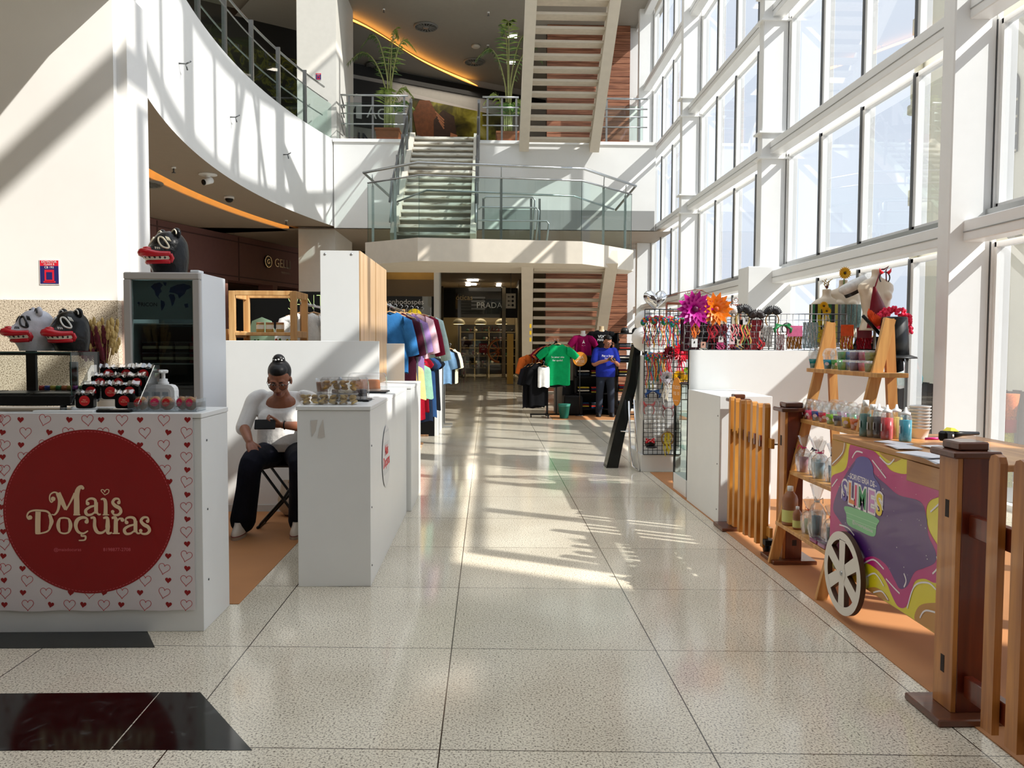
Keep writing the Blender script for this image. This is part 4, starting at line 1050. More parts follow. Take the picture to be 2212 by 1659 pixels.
m.face([(gx0, gy0 + .01, HT + .085), (gx1, gy0 + .01, HT + .085), (gx1, gy0 + .01, HT + .3), (gx0, gy0 + .01, HT + .3)], CG); m.face([(gx1, gy0 + .01, HT + .085), (gx1, gy1, HT + .085), (gx1, gy1, HT + .3), (gx1, gy0 + .01, HT + .3)], CG)
m.box(gx0, gx1, gy0 + .005, gy1, HT + .3, HT + .306, CG); m.box(gx0, gx1, gy0 + .005, gy0 + .01, HT + .3, HT + .307, GE); m.box(gx1 - .003, gx1, gy0 + .007, gy0 + .012, HT + .085, HT + .3, GE); m.build('glass', t)
cr_ = random.Random(5)
CC = [(214, 60, 50), (60, 90, 190), (226, 196, 70), (70, 150, 90), (220, 120, 60), (180, 150, 60), (150, 60, 150), (120, 160, 80), (200, 200, 190)]
CN = ['red', 'blue', 'yellow', 'green', 'orange', 'mustard', 'purple', 'lime', 'cream']
for k in range(9):
    m = MB(); x = -2.42 + k * .03; c = P('candy_' + CN[k], CC[k], .4); m.cyl((x - .012, 4.44, HT + .108), (x + .012, 4.45, HT + .108), .014, c, 10); m.cyl((x - .014, 4.44, HT + .108), (x + .014, 4.451, HT + .108), .006, CREAM, 8)
    o = m.build('wrapped_candy'); tag(o, '%s wrapped candy in the row at the back of the glass display case' % CN[k], 'candy', 'candies in the display case')
t = thing('package_stand', 'clear stepped acrylic stand holding black packages on the sweets counter', 'stand')
ACR = CLEAR('acrylic', (240, 244, 246), .10, .05)
m = MB()
for i in range(4): m.box(-2.13, -1.80, 4.19 + .068 * i, 4.255 + .068 * i, HT + .012 + .043 * i, HT + .016 + .043 * i, ACR)
m.build('steps', t)
for x in (-2.135, -1.797):
    m = MB(); m.prism([(4.185, HT), (4.185, HT + .04), (4.40, HT + .235), (4.46, HT + .235), (4.46, HT)], x, x + .004, ACR, 'YZ'); m.build('side', t)
PKB = P('package_black', (7, 6, 7), .25, spec=.3); PKR = P('package_sticker', (206, 22, 30), .5)
PF = CLEAR('film_wrap', (235, 235, 235), .28, .10)
def package(x, y, z, rot, lab):
    t = thing('sweet_package', lab, 'package', (x, y, z), rot, 'black sweet packages')
    m = MB(); w, h = .045, .078; m.T = frame((0, 0, 0), (1, 0, 0), (0, 0, 1)); rp = [(sx * (w - .012) + .012 * math.cos(a), sy * (h / 2 - .012) + h / 2 + .012 * math.sin(a)) for sx, sy, a0_ in ((1, 1, 0), (-1, 1, PI / 2), (-1, -1, PI), (1, -1, 1.5 * PI)) for a in (a0_, a0_ + PI / 4, a0_ + PI / 2)]
    m.prism(rp, -.018, .018, PKB); m.build('box', t)
    m = MB(); m.T = frame((0, -.0185, h / 2), (1, 0, 0), (0, 0, 1)); m.disc((0, 0), .027, PKR, 24, .0004); m.text('Mais', .009, CREAM, 0, .004, .0008); m.text('Doçuras', .009, CREAM, 0, -.005, .0008); m.build('round_sticker', t)
    m = MB(); rr = random.Random(int(abs(x * 1000)) + int(z * 1000)); n = 12
    m.grid([[(-w - .004 + (2 * w + .008) * k / n, -.021 + yo, h + (zz + rr.uniform(-.006, .008))) for k in range(n + 1)] for yo, zz in ((0, -.006), (.008, .008), (.02, .016))], PF); m.build('film_edge', t)
tiers = [[(-2.075, 'left'), (-1.875, 'right')], [(-2.075, 'left'), (-1.975, 'middle'), (-1.875, 'right')], [(-2.06, 'left'), (-1.96, 'middle'), (-1.865, 'right')], [(-2.045, 'left'), (-1.95, 'middle'), (-1.86, 'right')]]
for i, row in enumerate(tiers):
    for x, nm in row: package(x, 4.222 + .068 * i, HT + .017 + .043 * i, cr_.uniform(-.12, .12), '%s black package with red sticker on the %s tier of the acrylic stand' % (nm, ('lowest', 'second', 'third', 'top')[i]))
m = MB(); m.box(-1.99, -1.82, 4.145, 4.182, HT, HT + .014, BLACK, .003); m.box(-1.98, -1.92, 4.1445, 4.1475, HT + .016, HT + .02, STEEL); o = m.build('card_terminal'); tag(o, 'flat black device lying in front of the acrylic package stand', 'device')
m = MB(); m.box(-2.3, -2.0, 4.135, 4.18, HT, HT + .01, WHITE, .002); o = m.build('paper_pad'); tag(o, 'white pad lying under the edge of the glass display case', 'paper')
t = thing('sanitizer_dispenser', 'white pump dispenser with square windows behind the bagged cookies', 'dispenser', (-1.765, 4.44, HT))
PW = P('dispenser_white', (232, 232, 230), .35)
m = MB(); m.T = frame((0, -.03, 0), (1, 0, 0), (0, 0, 1))
rp = lambda w, h, r, z0: [(sx * (w - r) + r * math.cos(a), z0 + h / 2 + sy * (h / 2 - r) + r * math.sin(a)) for sx, sy, a0_ in ((1, 1, 0), (-1, 1, PI / 2), (-1, -1, PI), (1, -1, 1.5 * PI)) for a in (a0_, a0_ + PI / 6, a0_ + PI / 3, a0_ + PI / 2)]
m.prism(rp(.07, .13, .035, 0), -.06, 0, PW); m.prism(rp(.05, .10, .02, .01), 0, .002, P('dispenser_panel', (206, 204, 200), .5))  # front panel slightly darker than the body
for x in (-.022, .022): m.prism(rp(.015, .062, .004, .03), .002, .0035, P('gel_window', (150, 156, 160), .15)) if False else m.face([(x + dx, .03 + dy, .0035) for dx, dy in ((-.016, 0), (.016, 0), (.016, .06), (-.016, .06))], P('gel_window', (150, 156, 160), .15, var=.2, vscale=60))
m.T = None; m.build('body', t)
m = MB(); m.lathe([(.028, .128), (.028, .142), (.022, .145), (.022, .16), (.01, .162), (.01, .19), (.024, .192), (.026, .205), (.02, .209), (0, .209)], PW, n=18); m.box(-.008, .008, -.045, 0, .195, .205, PW, .003); m.build('pump', t)
COOK = RAMPMAT('cookie_dough', [(.35, (110, 70, 38)), (.5, (180, 132, 84)), (.7, (210, 170, 122))], 40, rough=.7, bump=.4)
BAG = CLEAR('cello_bag', (246, 246, 246), .12, .10)
for k, (x, rr_, lab, pink) in enumerate(((-1.80, 0, 'bagged cookie at the left end of the clear tray', 0), (-1.735, .3, 'second bagged cookie from the left in the clear tray', 1), (-1.665, 0, 'upright bagged cookie in the middle of the clear tray', 0), (-1.595, -.5, 'bagged cookie with pink sticker tilted to the right in the clear tray', 1), (-1.545, -.3, 'bagged cookie at the right end of the clear tray', 1))):
    t = thing('bagged_cookie', lab, 'cookie', (x, 4.235 + .02 * (k % 2), HT + .005), rr_, 'bagged cookies in the clear tray')
    m = MB(); m.ball((0, 0, .036), (.037, .02, .036), COOK, 14, 9); m.build('cookie', t)
    m = MB(); rows = []
    for i in range(6): rows.append([(.042 * math.cos(2 * PI * j / 14) * (1 if i < 4 else .9), (.026 if i < 4 else .01) * math.sin(2 * PI * j / 14), .002 + .014 * i + .004 * math.sin(j * 2.3 + k)) for j in range(14)])
    m.loft(rows, BAG, caps=False); m.build('bag', t)
    m = MB(); m.T = frame((.004 * k - .006, -.0265, .042), (1, 0, .12), (0, 0, 1)); m.disc((0, 0), .021, P('sticker_pink', (226, 36, 90), .45) if pink else PKR, 22, 0); m.text('Mais', .007, CREAM, 0, .003, .0006); m.text('Doçuras', .007, CREAM, 0, -.005, .0006); m.build('round_sticker', t)
t = thing('acrylic_tray', 'clear acrylic tray holding bagged cookies on the sweets counter', 'tray')
m = MB(); m.box(-1.85, -1.50, 4.19, 4.33, HT, HT + .003, ACR); m.build('base', t); m = MB(); m.box(-1.85, -1.50, 4.188, 4.191, HT, HT + .05, ACR); m.box(-1.503, -1.50, 4.19, 4.33, HT, HT + .065, ACR); m.box(-1.85, -1.847, 4.19, 4.33, HT, HT + .05, ACR); m.build('walls', t)
# vase of dried flowers
m = MB(); m.box(-2.62, -2.28, 5.12, 5.42, 0, 1.02, LAM, .003); o = m.build('plinth'); tag(o, 'narrow white plinth behind the sweets counter carrying the vase', 'plinth')
t = thing('dried_flower_vase', 'pale vase of dark red and straw dried flowers beside the fridge', 'vase', (-2.45, 5.25, 1.02))
m = MB(); m.lathe([(.04, 0), (.055, .06), (.05, .16), (.03, .24), (.034, .27)], P('vase_beige', (190, 176, 158), .5), n=18); m.build('vase', t)
m = MB(); fr_ = random.Random(8); DR = P('dried_red', (96, 18, 34), .8, var=.3, vscale=30); DS = P('dried_straw', (198, 168, 104), .8, var=.2, vscale=30)
for k in range(90):
    a = fr_.uniform(-1.9, .2); s_ = fr_.uniform(.1, .26); strw = k % 3 == 0
    h = fr_.uniform(.20, .38) + (.06 if strw else 0); x = math.sin(a) * s_ * .7 + (.06 if strw else 0); y = fr_.uniform(-.06, .06)
    m.tube([(0, 0, .25), (x * .4, y * .5, .25 + h * .4), (x, y, .2 + h)], [.002, .002, .0015], DS if strw else DR, 4)
    for q in range(3):
        f = .7 + .1 * q; m.ball((x * f, y * f, .25 + (h - .05) * f), (.012, .012, .03), DS if strw else DR, 5, 4)
m.build('flowers', t)

# ================================================================== ON THE COOKIE COUNTER
HT2 = 1.106
BOXP = CLEAR('cookie_box_plastic', (250, 250, 250), .09, .05)
CK2 = RAMPMAT('butter_cookie', [(.35, (176, 136, 66)), (.55, (214, 182, 110)), (.75, (226, 202, 142))], 30, rough=.65, bump=.2)
def cookie_box(x, y, z, rot, lab, seed, mat=None, round_=False):
    t = thing('cookie_box', lab, 'cookie box', (x, y, z), rot, 'clear boxes of cookies')
    rnd = random.Random(seed); w, d, h = .062, .05, .065
    m = MB(); lo = [(-w * .86, -d * .86, .001), (w * .86, -d * .86, .001), (w * .86, d * .86, .001), (-w * .86, d * .86, .001)]; hi = [(-w, -d, h), (w, -d, h), (w, d, h), (-w, d, h)]
    m.add(lo + hi, [(i, (i + 1) % 4, (i + 1) % 4 + 4, i + 4) for i in range(4)], BOXP); m.tube([(-w, -d, h), (w, -d, h), (w, d, h), (-w, d, h)], .0025, BOXP, 5, closed=True); m.build('tub', t)
    m = MB(); m.hexa([(-w, -d, h), (w, -d, h), (w, d, h), (-w, d, h)], [(-w * .85, -d * .85, h + .018), (w * .85, -d * .85, h + .018), (w * .85, d * .85, h + .018), (-w * .85, d * .85, h + .018)], BOXP); m.build('lid', t)
    for k in range(11):
        m = MB(); layer = k // 4; a = rnd.uniform(-.7, .7); b_ = rnd.uniform(-.5, .5)
        px_, py_ = ((-.03, -.026), (.03, -.026), (-.03, .024), (.03, .024))[k % 4]
        m.T = T_(px_ + rnd.uniform(-.01, .01), py_ + rnd.uniform(-.004, .008), .014 + .018 * layer) @ RZ(rnd.uniform(0, 3)) @ RX(a * .8) @ RY(b_); m.lathe([(0, -.007), (.018, -.006), (.022, 0), (.017, .007), (0, .008)], mat or CK2, n=12); m.build('cookie', t)
cookie_box(-1.095, 5.02, HT2, .05, 'clear box of pale cookies at the left end of the front row', 1)
cookie_box(-.985, 5.02, HT2, -.06, 'clear box of pale cookies in the middle of the front row', 2)
cookie_box(-.865, 5.02, HT2, .1, 'clear box of pale cookies at the right end of the front row', 3)
OR = RAMPMAT('filled_cookie', [(.35, (140, 84, 30)), (.55, (206, 160, 76)), (.75, (222, 190, 110))], 24, rough=.6, bump=.2)
cookie_box(-.975, 5.06, HT2 + .086, .08, 'clear box of darker filled cookies stacked on the middle box', 4, OR)
cookie_box(-.865, 5.05, HT2 + .086, -.05, 'clear box of darker filled cookies stacked on the right box', 5, OR)
t = thing('dessert_cup', 'clear cup of brown caramel dessert behind the cookie boxes', 'cup', (-1.06, 5.2, HT2 + .0))
m = MB(); m.lathe([(.032, .07), (.036, .1), (.04, .13), (0, .132)], P('caramel', (160, 104, 70), .4), n=16); m.build('filling', t); m = MB(); m.lathe([(.03, 0), (.036, .08), (.044, .15), (.046, .155)], BOXP, n=16, close=False); m.build('cup', t)
def cakebox(x, y, w, d, h, lab, fill):
    t = thing('cake_dome', lab, 'cake box', (x, y, HT2))
    m = MB(); m.box(-w - .015, w + .015, -d, d, 0, .012, BLACK, .004); m.build('base', t)
    m = MB(); rows = []
    for i, z in enumerate((.012, h * .7, h * .92, h)):
        s_ = (1, .97, .93, .84)[i]; r_ = .03; rows.append([(sx * (w * s_ - r_) + r_ * math.cos(a), sy * (d * s_ - r_) + r_ * math.sin(a), z) for sx, sy, a0_ in ((1, 1, 0), (-1, 1, PI / 2), (-1, -1, PI), (1, -1, 1.5 * PI)) for a in (a0_, a0_ + PI / 4, a0_ + PI / 2)])
    m.loft(rows, BOXP, caps=False); m.add(rows[-1], [tuple(range(12))], BOXP); m.build('dome', t); fill(t)
def slices(t):
    for k, (x, c) in enumerate(((-.085, (120, 96, 80)), (-.04, (226, 214, 190)), (0.005, (220, 206, 180)), (.05, (60, 36, 36)), (.09, (52, 32, 36)))):
        m = MB(); cm = P('slice_%d' % k, c, .6, var=.15, vscale=60); m.T = RZ(.15 * (k - 2)); m.box(x - .02, x + .02, -.05, .05, .05, .075, cm, .004); m.box(x - .02, x + .02, -.05, .05, .03, .05, CAKE, .002); m.box(x - .021, x + .021, -.05, .05, .012, .03, P('card_white', (230, 226, 220), .6)); m.build('cake_slice', t)
cakebox(-.915, 5.36, .125, .09, .155, 'clear domed box of cake slices behind the cookie boxes', slices)
def bigcake(t):
    m = MB(); m.lathe([(.10, .014), (.10, .045), (.098, .05), (.098, .085), (.09, .098), (0, .1)], P('cake_orange', (196, 120, 70), .6, var=.15, vscale=20), n=24); m.build('cake', t)
    m = MB(); m.lathe([(.102, .014), (.102, .03)], P('cake_band', (220, 190, 170), .6), n=24, close=False); m.build('cake_collar', t)
cakebox(-.935, 6.3, .145, .12, .15, 'clear domed box with a round orange cake further back on the counter', bigcake)

# ================================================================== BEHIND THE PARTITION
PINE = WOOD('pine', (196, 142, 84), (232, 190, 132), 'Z', 4, .5, .1)
t = thing('pine_shelf_frame', 'open pine shelf frame with jars behind the white partition', 'shelf')
wx0, wx1, wy0, wy1 = -2.46, -1.82, 7.75, 8.25
for x in (wx0, wx1 - .06):
    for y in (wy0, wy1 - .04):
        m = MB(); m.box(x, x + .06, y, y + .04, 0, 1.983, PINE, .003); m.build('upright', t)
for z in (1.94, 1.56, 1.32):
    for y in (wy0, wy1 - .04):
        m = MB(); m.box(wx0 + .061, wx1 - .061, y + .002, y + .038, z, z + (.044 if z > 1.9 else .03), PINE, .003); m.build('rail', t)
    for x in (wx0, wx1 - .04):
        m = MB(); m.box(x + .003, x + .036, wy0 + .041, wy1 - .041, z - .02, z + .044, PINE, .003); m.build('side_rail', t)
    if z < 1.9: m = MB(); m.box(wx0 + .02, wx1 - .02, wy0 + .01, wy1 - .01, z + .018, z + .03, PINE); m.build('shelf_board', t)
JW = P('jar_white', (238, 232, 220), .5); JA = P('jar_amber', (196, 160, 90), .3)
for k, x in enumerate((-2.19, -2.10, -2.00)):
    t = thing('candle_jar', '%s white labelled jar on the pine shelf' % ('leftmost', 'middle', 'rightmost')[k], 'jar', (x, 7.85, 1.592), 0, 'jars on the pine shelf')
    m = MB(); m.lathe([(.036, 0), (.038, .005), (.038, .075), (.034, .08), (0, .08)], JA, n=16); m.build('glass', t); m = MB(); m.lathe([(.0385, .03), (.0385, .07)], JW, n=16, close=False); m.build('label_band', t); m = MB(); m.lathe([(.037, .08), (.037, .094), (0, .094)], P('jar_lid_copper', (190, 140, 110), .4, metal=.5), n=16); m.build('lid', t)
def toy(x, z, r, rgb, lab):
    t = thing('felt_toy', lab, 'toy', (x, 7.82, z), 0, 'small round toys on the pine shelf'); c = P('felt_%d_%d' % (rgb[0], rgb[1]), rgb, .8, var=.15, vscale=30, bump=.3)
    m = MB(); m.ball((0, 0, r * .9), (r, r * .85, r * .9), c, 14, 9); m.build('body', t)
    m = MB(); m.ball((-r * .5, 0, r * 1.75), (r * .28, r * .2, r * .4), c, 8, 6); m.ball((r * .35, 0, r * 1.8), (r * .28, r * .2, r * .4), P('felt_leaf', (90, 160, 60), .8), 8, 6); m.build('crest', t)
for x, r, c, lab in ((-2.215, .038, (14, 84, 60), 'dark green round toy under the pine shelf board'), (-2.13, .028, (226, 60, 100), 'pink round toy under the pine shelf board'), (-2.075, .03, (150, 190, 50), 'lime round toy under the pine shelf board'), (-2.01, .042, (214, 90, 40), 'orange round toy under the pine shelf board'), (-1.955, .02, (40, 80, 150), 'small blue round toy under the pine shelf board'), (-1.905, .04, (222, 200, 30), 'yellow round toy under the pine shelf board'), (-2.31, .02, (70, 130, 170), 'small pale blue round toy at the left under the pine shelf board')):
    toy(x, 1.352 + .09, r, c, lab)
m = MB(); m.box(wx0 + .1, wx1 - .1, 7.79, 7.95, 1.40, 1.441, PINE); o = m.build('toy_riser'); tag(o, 'low pine riser under the row of round toys', 'riser')
o = MB(); o.T = frame((-2.5, 8.6, 1.25), (1, 0, 0), (0, 0, 1)); o.prism([(-.13, 0), (.13, 0), (.13, .38), (.1, .47), (.0, .51), (-.1, .47), (-.13, .38)], 0, .015, P('mint_green', (170, 208, 178), .5)); o = o.build('arched_board'); tag(o, 'mint green arched board behind the pine shelf frame', 'board'); o.location.x = .12
m = MB(); m.box(-2.62, -2.2, 8.55, 8.8, 0, 1.25, LAM, .003); o = m.build('plinth'); tag(o, 'white plinth under the mint green arched board', 'plinth')
t = thing('cosmetics_crate', 'small pine box stand left of the pine shelf frame', 'box'); m = MB(); m.box(-2.62, -2.49, 7.8, 8.0, 0, 1.62, PINE, .003); m.build('case', t); m = MB(); m.box(-2.61, -2.55, 7.795, 7.8, 1.5, 1.6, P('mint_green', (0, 0, 0))); m.build('panel', t)
# rack with pale clothes
def rail_rack(name, label, x, y0, y1, z, mat, w=.5):
    t = thing(name, label, 'clothes rack')
    m = MB(); m.tube([(x, y0, z), (x, y1, z)], .016, STEEL, 8); m.build('rail', t)
    for y in (y0 + .02, y1 - .02):
        m = MB(); m.box(x - .018, x + .018, y - .014, y + .014, .02, z + .03, mat, .003); m.build('upright', t); m = MB(); m.box(x - w / 2, x + w / 2, y - .02, y + .02, 0, .03, mat, .003); m.build('foot', t)
    return t
WAL = WOOD('walnut_stick', (120, 86, 58), (160, 120, 84), 'Z', 6)
rail_rack('clothes_rack', 'wooden clothes rack of pale garments behind the pine shelf frame', -2.06, 9.0, 10.2, 1.93, WAL)
for k, (dy, c, nm, l) in enumerate(((.08, (232, 230, 226), 'white', .62), (.2, (214, 206, 194), 'ivory', .7), (.32, (226, 210, 190), 'cream', .75), (.44, (112, 30, 40), 'burgundy', .75), (.58, (236, 224, 214), 'off white', .8), (.72, (236, 214, 208), 'blush', .85), (.9, (70, 18, 24), 'dark wine', .7))):
    garment('hanging_blouse', '%s garment hanging on the rack behind the pine shelf frame' % nm, 'garment', (-2.06 + .085 * k, 9.05 + dy, 1.83), .35, .46, l, cloth(nm.replace(' ', '_'), c), .34, seed=k, sl_ang=.35, group='garments on the far left rack')
disc_sign(Vector((-2.22 + .28, 10.35, 1.90)), .13, P('sign_lilac_white', (222, 222, 232), .5), 'plain white round sign on a stem behind the pine shelf frame', None, None, pole=True)
# rack with the blue shirt
rail_rack('clothes_rack', 'wooden clothes rack carrying a blue sweatshirt beside the second partition', -1.20, 9.5, 11.6, 1.95, PINE)
GL = [(.06, (52, 112, 168), 'denim blue', .72, .40, .44), (.2, (60, 20, 34), 'dark maroon', .9, .38, .5), (.34, (90, 92, 96), 'grey', .95, .36, .42), (.48, (150, 120, 172), 'lilac', .92, .34, .44), (.62, (232, 190, 200), 'pale pink', .55, .4, .46), (.76, (120, 24, 48), 'crimson', .5, .44, .46), (.95, (176, 200, 196), 'pale teal', .55, .5, .46)]
for k, (dy, c, nm, l, sl, w) in enumerate(GL):
    garment('hanging_sweater', '%s top hanging on the rack with the blue sweatshirt' % nm, 'garment', (-1.16 + .052 * k, 9.56 + dy, 1.86), .25, w, l, cloth(nm.replace(' ', '_'), c), sl, seed=k + 10, sl_ang=.25, group='tops on the blue sweatshirt rack')
for k, (dx, dy, c, nm) in enumerate(((0.12, .25, (228, 196, 120), 'yellow'), (.2, .4, (232, 206, 140), 'pale yellow'), (.28, .55, (150, 196, 170), 'mint'))):
    garment('hanging_shorts', '%s garment hanging low under the blue sweatshirt rack' % nm, 'garment', (-1.16 + dx, 9.6 + dy, 1.22), .2, .34, .42, cloth(nm.replace(' ', '_'), c), 0, tank=True, seed=k + 30, flare=1.2, hanger=False, group='shorts below the blue sweatshirt rack')
m = MB(); m.tube([(-1.1, 9.75, 1.24), (-.8, 10.3, 1.24)], .012, STEEL, 6); m.tube([(-1.2, 9.72, 1.24), (-1.1, 9.75, 1.24)], .012, STEEL, 6); o = m.build('low_rail'); tag(o, 'low steel rail under the blue sweatshirt rack', 'rail')
disc_sign(Vector((-.995, 11.0, 1.86)), .105, P('sign_yellow', (236, 200, 30), .5), 'yellow round promotion sign on the blue sweatshirt rack', [('PROMOÇÃO', .036, .02), ('50%  30%', .03, -.035), ('20%', .03, -.07)], P('sign_black', (24, 20, 16), .5))
# second fashion stall further on
t = thing('kiosk', 'white kiosk end panel with black lower half beyond the blue sweatshirt rack', 'kiosk')
m = MB(); m.box(-1.35, -.86, 13.2, 13.26, .5, 1.46, LAM, .003); m.build('panel', t); m = MB(); m.box(-1.35, -.86, 13.0, 13.3, 0, .5, BLACK, .003); m.build('plinth_box', t); m = MB(); m.box(-.855, -.80, 13.0, 14.2, 0, 1.44, LAM, .003); m.build('side_panel', t)
m = MB(); m.T = frame((-1.05, 13.195, 1.06), (1, 0, 0), (0, 0, 1)); m.box(-.1, .1, -.07, .07, 0, .004, P('plum', (90, 30, 60), .5)); m.box(-.088, .088, -.058, .058, .004, .005, LAM); m.text('A&B', .1, P('plum', (0, 0, 0)), 0, 0, .006); m.build('framed_sign', t)
rail_rack('clothes_rack', 'low rack of red and navy dresses in front of the kiosk end panel', -1.15, 11.9, 13.0, 1.45, WAL, .4)
for k, (dy, c, nm, l) in enumerate(((.05, (172, 24, 44), 'red', 1.0), (.17, (190, 30, 50), 'bright red', .9), (.3, (30, 40, 60), 'dark navy', 1.05), (.43, (44, 74, 116), 'denim', 1.0), (.56, (20, 22, 28), 'black', .9))):
    garment('hanging_dress', '%s dress hanging on the low rack before the kiosk panel' % nm, 'garment', (-1.13 + .05 * k, 11.95 + dy, 1.36), .3, .34, l, cloth(nm.replace(' ', '_'), c), .12, seed=k + 40, flare=1.25, group='dresses on the low rack')
for k, (dy, c, nm) in enumerate(((.0, (120, 156, 190), 'light denim'), (.14, (30, 30, 34), 'black'), (.28, (226, 222, 190), 'pale cream'))):
    garment('hanging_blouse', '%s blouse hanging past the kiosk panel near the shop entrance' % nm, 'garment', (-.78 + .05 * k, 14.4 + dy, 1.40), .3, .3, .62, cloth(nm.replace(' ', '_') + '_b', c), .25, seed=k + 50, sl_ang=.3, group='blouses past the kiosk panel')
rail_rack('clothes_rack', 'short rack of blouses just past the kiosk end panel', -.80, 14.3, 14.9, 1.49, STEEL, .3)
# black kiosk with green letters
t = thing('dark_kiosk', 'black kiosk with pale green outlined letters behind the pine shelf frame', 'kiosk')
m = MB(); m.box(-4.3, -2.55, 14.0, 14.8, 0, 2.38, P('kiosk_black', (5, 6, 6), .6, spec=.2), .004); m.build('body', t)
m = MB(); m.T = frame((0, 13.995, 0), (1, 0, 0), (0, 0, 1)); GN = P('sign_green', (196, 220, 150), .5, emit=(190, 220, 140), estr=.25)
m.text('SANTA', .40, GN, ay(672, 655, 14).x, ay(672, 655, 14).z, .004, spacing=1.05, sx=.62, bold=-.012); m.build('lettering', t)
# ================================================================== RIGHT STALLS: mat, kiosk boxes
m = MB(); m.box(1.9, 4.2, 1.6, 9.29, 0, .004, MATT); o = m.build('floor_mat'); tag(o, 'long tan floor mat under the stalls on the right side of the corridor', 'mat')
t = thing('display_box', 'low white box behind the folded wooden gate', 'display box'); 
m = MB(); m.box(1.91, 2.345, 6.55, 7.6, 0, 1.066, LAM, .003); m.build('body', t)
m = MB()
for x, z in ((2.30, 1.0), (2.28, .62), (2.30, .16)): m.cyl((x, 6.545, z), (x, 6.551, z), .009, STEEL, 10)
for y, z in ((6.6, .9), (6.6, .5), (6.6, .12)): m.cyl((1.907, y, z), (1.911, y, z), .006, DSTEEL, 8)
m.build('screws', t)
t = thing('partition_panel', 'tall white partition behind the ladder shelf, topped with wire grid', 'partition'); m = MB(); m.box(1.935, 3.93, 7.64, 7.68, 0, 1.437, LAM, .002); m.build('panel', t)
m = MB(); m.box(3.9, 3.93, 7.68, 9.4, 0, 1.437, LAM, .002); m.build('side_panel', t)
t = thing('kiosk_stand', 'white stall base carrying the left wire grid of hair accessories', 'stand')
m = MB(); m.box(1.80, 2.27, 9.34, 10.2, 0, .2, LAM, .003); m.build('base', t); m = MB(); m.box(1.82, 2.27, 9.42, 9.45, .2, 1.35, LAM, .002); m.build('back_panel', t)
t = thing('glass_cabinet', 'narrow glass display cabinet on a white plinth between the stalls', 'cabinet')
m = MB(); m.box(1.93, 2.3, 7.72, 8.25, 0, .17, LAM, .003); m.build('plinth', t); m = MB()
for x, y in ((1.935, 7.73), (1.935, 8.24)): m.box(x, x + .012, y - .006, y + .006, .17, 1.1, BLACKM)
m.box(1.93, 2.3, 7.72, 8.25, 1.095, 1.107, BLACKM); m.build('frame', t)
m = MB(); m.face([(1.936, 7.73, .17), (1.936, 8.24, .17), (1.936, 8.24, 1.1), (1.936, 7.73, 1.1)], RGLASS); m.build('glass', t)
for z in (.45, .78): m = MB(); m.box(1.95, 2.28, 7.74, 8.23, z, z + .006, RGLASS); m.build('glass_shelf', t)

# ================================================================== WOODEN POSTS AND FENCES
OCH = WOOD('varnished_honey', (168, 102, 34), (222, 160, 72), 'Z', 5, .35, .35)
RDW = WOOD('varnished_red_brown', (76, 20, 6), (120, 44, 16), 'Z', 5, .3, .4)
MIDW = WOOD('varnished_brown', (150, 88, 34), (206, 138, 66), 'Z', 5, .35, .35)
RDC = WOOD('varnished_cap', (74, 36, 20), (112, 60, 34), 'X', 5, .3, .4)
NOTCH = P('mortise_dark', (34, 16, 10), .7)
def fpost(x, y, label, h=1.085, w=.066):
    t = thing('wooden_post', label, 'post', (x, y, 0))
    m = MB()
    m.box(-w, -w + .02, -w, w, .03, h - .05, MIDW, .002); m.box(-w + .02, w, -w, -w + .02, .03, h - .05, RDW, .002); m.box(-w + .02, w, w - .02, w, .03, h - .05, RDW); m.box(w - .02, w, -w + .02, w - .02, .03, h - .05, RDW); m.build('shaft', t)
    m = MB(); m.box(-.15, .15, -.13, .13, 0.0, .03, RDC, .005); m.build('base', t)
    m = MB(); m.box(-w - .03, w + .03, -w - .025, w + .025, h - .05, h - .022, RDC, .006); m.box(-w + .005, w - .005, -w + .005, w - .005, h - .022, h + .012, RDC, .006); m.build('cap', t)
    m = MB(); 
    for z in (.17, .80):
        m = MB(); m.box(-w - .001, -w + .001, -.012, .014, z, z + .07, NOTCH); m.build('mortise', t); m = MB(); m.box(.0, .03, -w - .001, -w + .001, z - .05, z - .01, NOTCH); m.build('mortise', t)
    return t
fpost(2.02, 6.42, 'wooden post holding the far end of the folded wooden gate', 1.08, .05)
fpost(2.08, 5.44, 'reddish wooden post standing behind the ladder shelf')
fpost(1.906, 3.14, 'reddish wooden post nearest the viewer beside the slime cart', 1.095)
def picket(x, y, z0, z1, mat, w=.034, th=.011, lean=0.0):
    m = MB(); pr = [(-w, z0), (w, z0), (w, z1 - .03), (w * .7, z1 - .008), (0, z1), (-w * .7, z1 - .008), (-w, z1 - .03)]
    m.T = T_(x, y, 0) @ RZ(lean); m.prism(pr, -th, th, mat, 'YZ'); return m
t = thing('folding_gate', 'honey coloured folded picket gate leaning at the low white box', 'gate')
for k in range(7):
    y = 6.36 - .12 * k; picket(1.955 + .004 * k, y, .05 + .008 * math.sin(k * 2), 1.075 - .004 * (k % 3), OCH, .026, .02).build('picket', t)
for z in (.76, .13):
    m = MB(); m.box(1.985, 2.01, 5.55, 6.4, z, z + .07, OCH, .003); m.build('rail', t)
for k in range(6): m = MB(); m.box(1.955, 1.975, 6.29 - .12 * k, 6.32 - .12 * k, .76, .84, RDW); m.build('rail_slot', t)
m = MB(); m.box(1.96, 2.03, 5.56, 5.66, .07, .11, BLACKM, .004); m.cyl((1.975, 5.62, .04), (2.01, 5.62, .04), .036, BLACK, 16); m.build('caster', t)
m = MB(); m.tube([(2.01, 5.57, .79), (2.07, 5.57, .79), (2.08, 5.57, .76)], .006, DSTEEL, 6); m.build('latch', t)
t = thing('picket_fence', 'dark varnished picket fence running out of view beside the nearest post', 'fence')
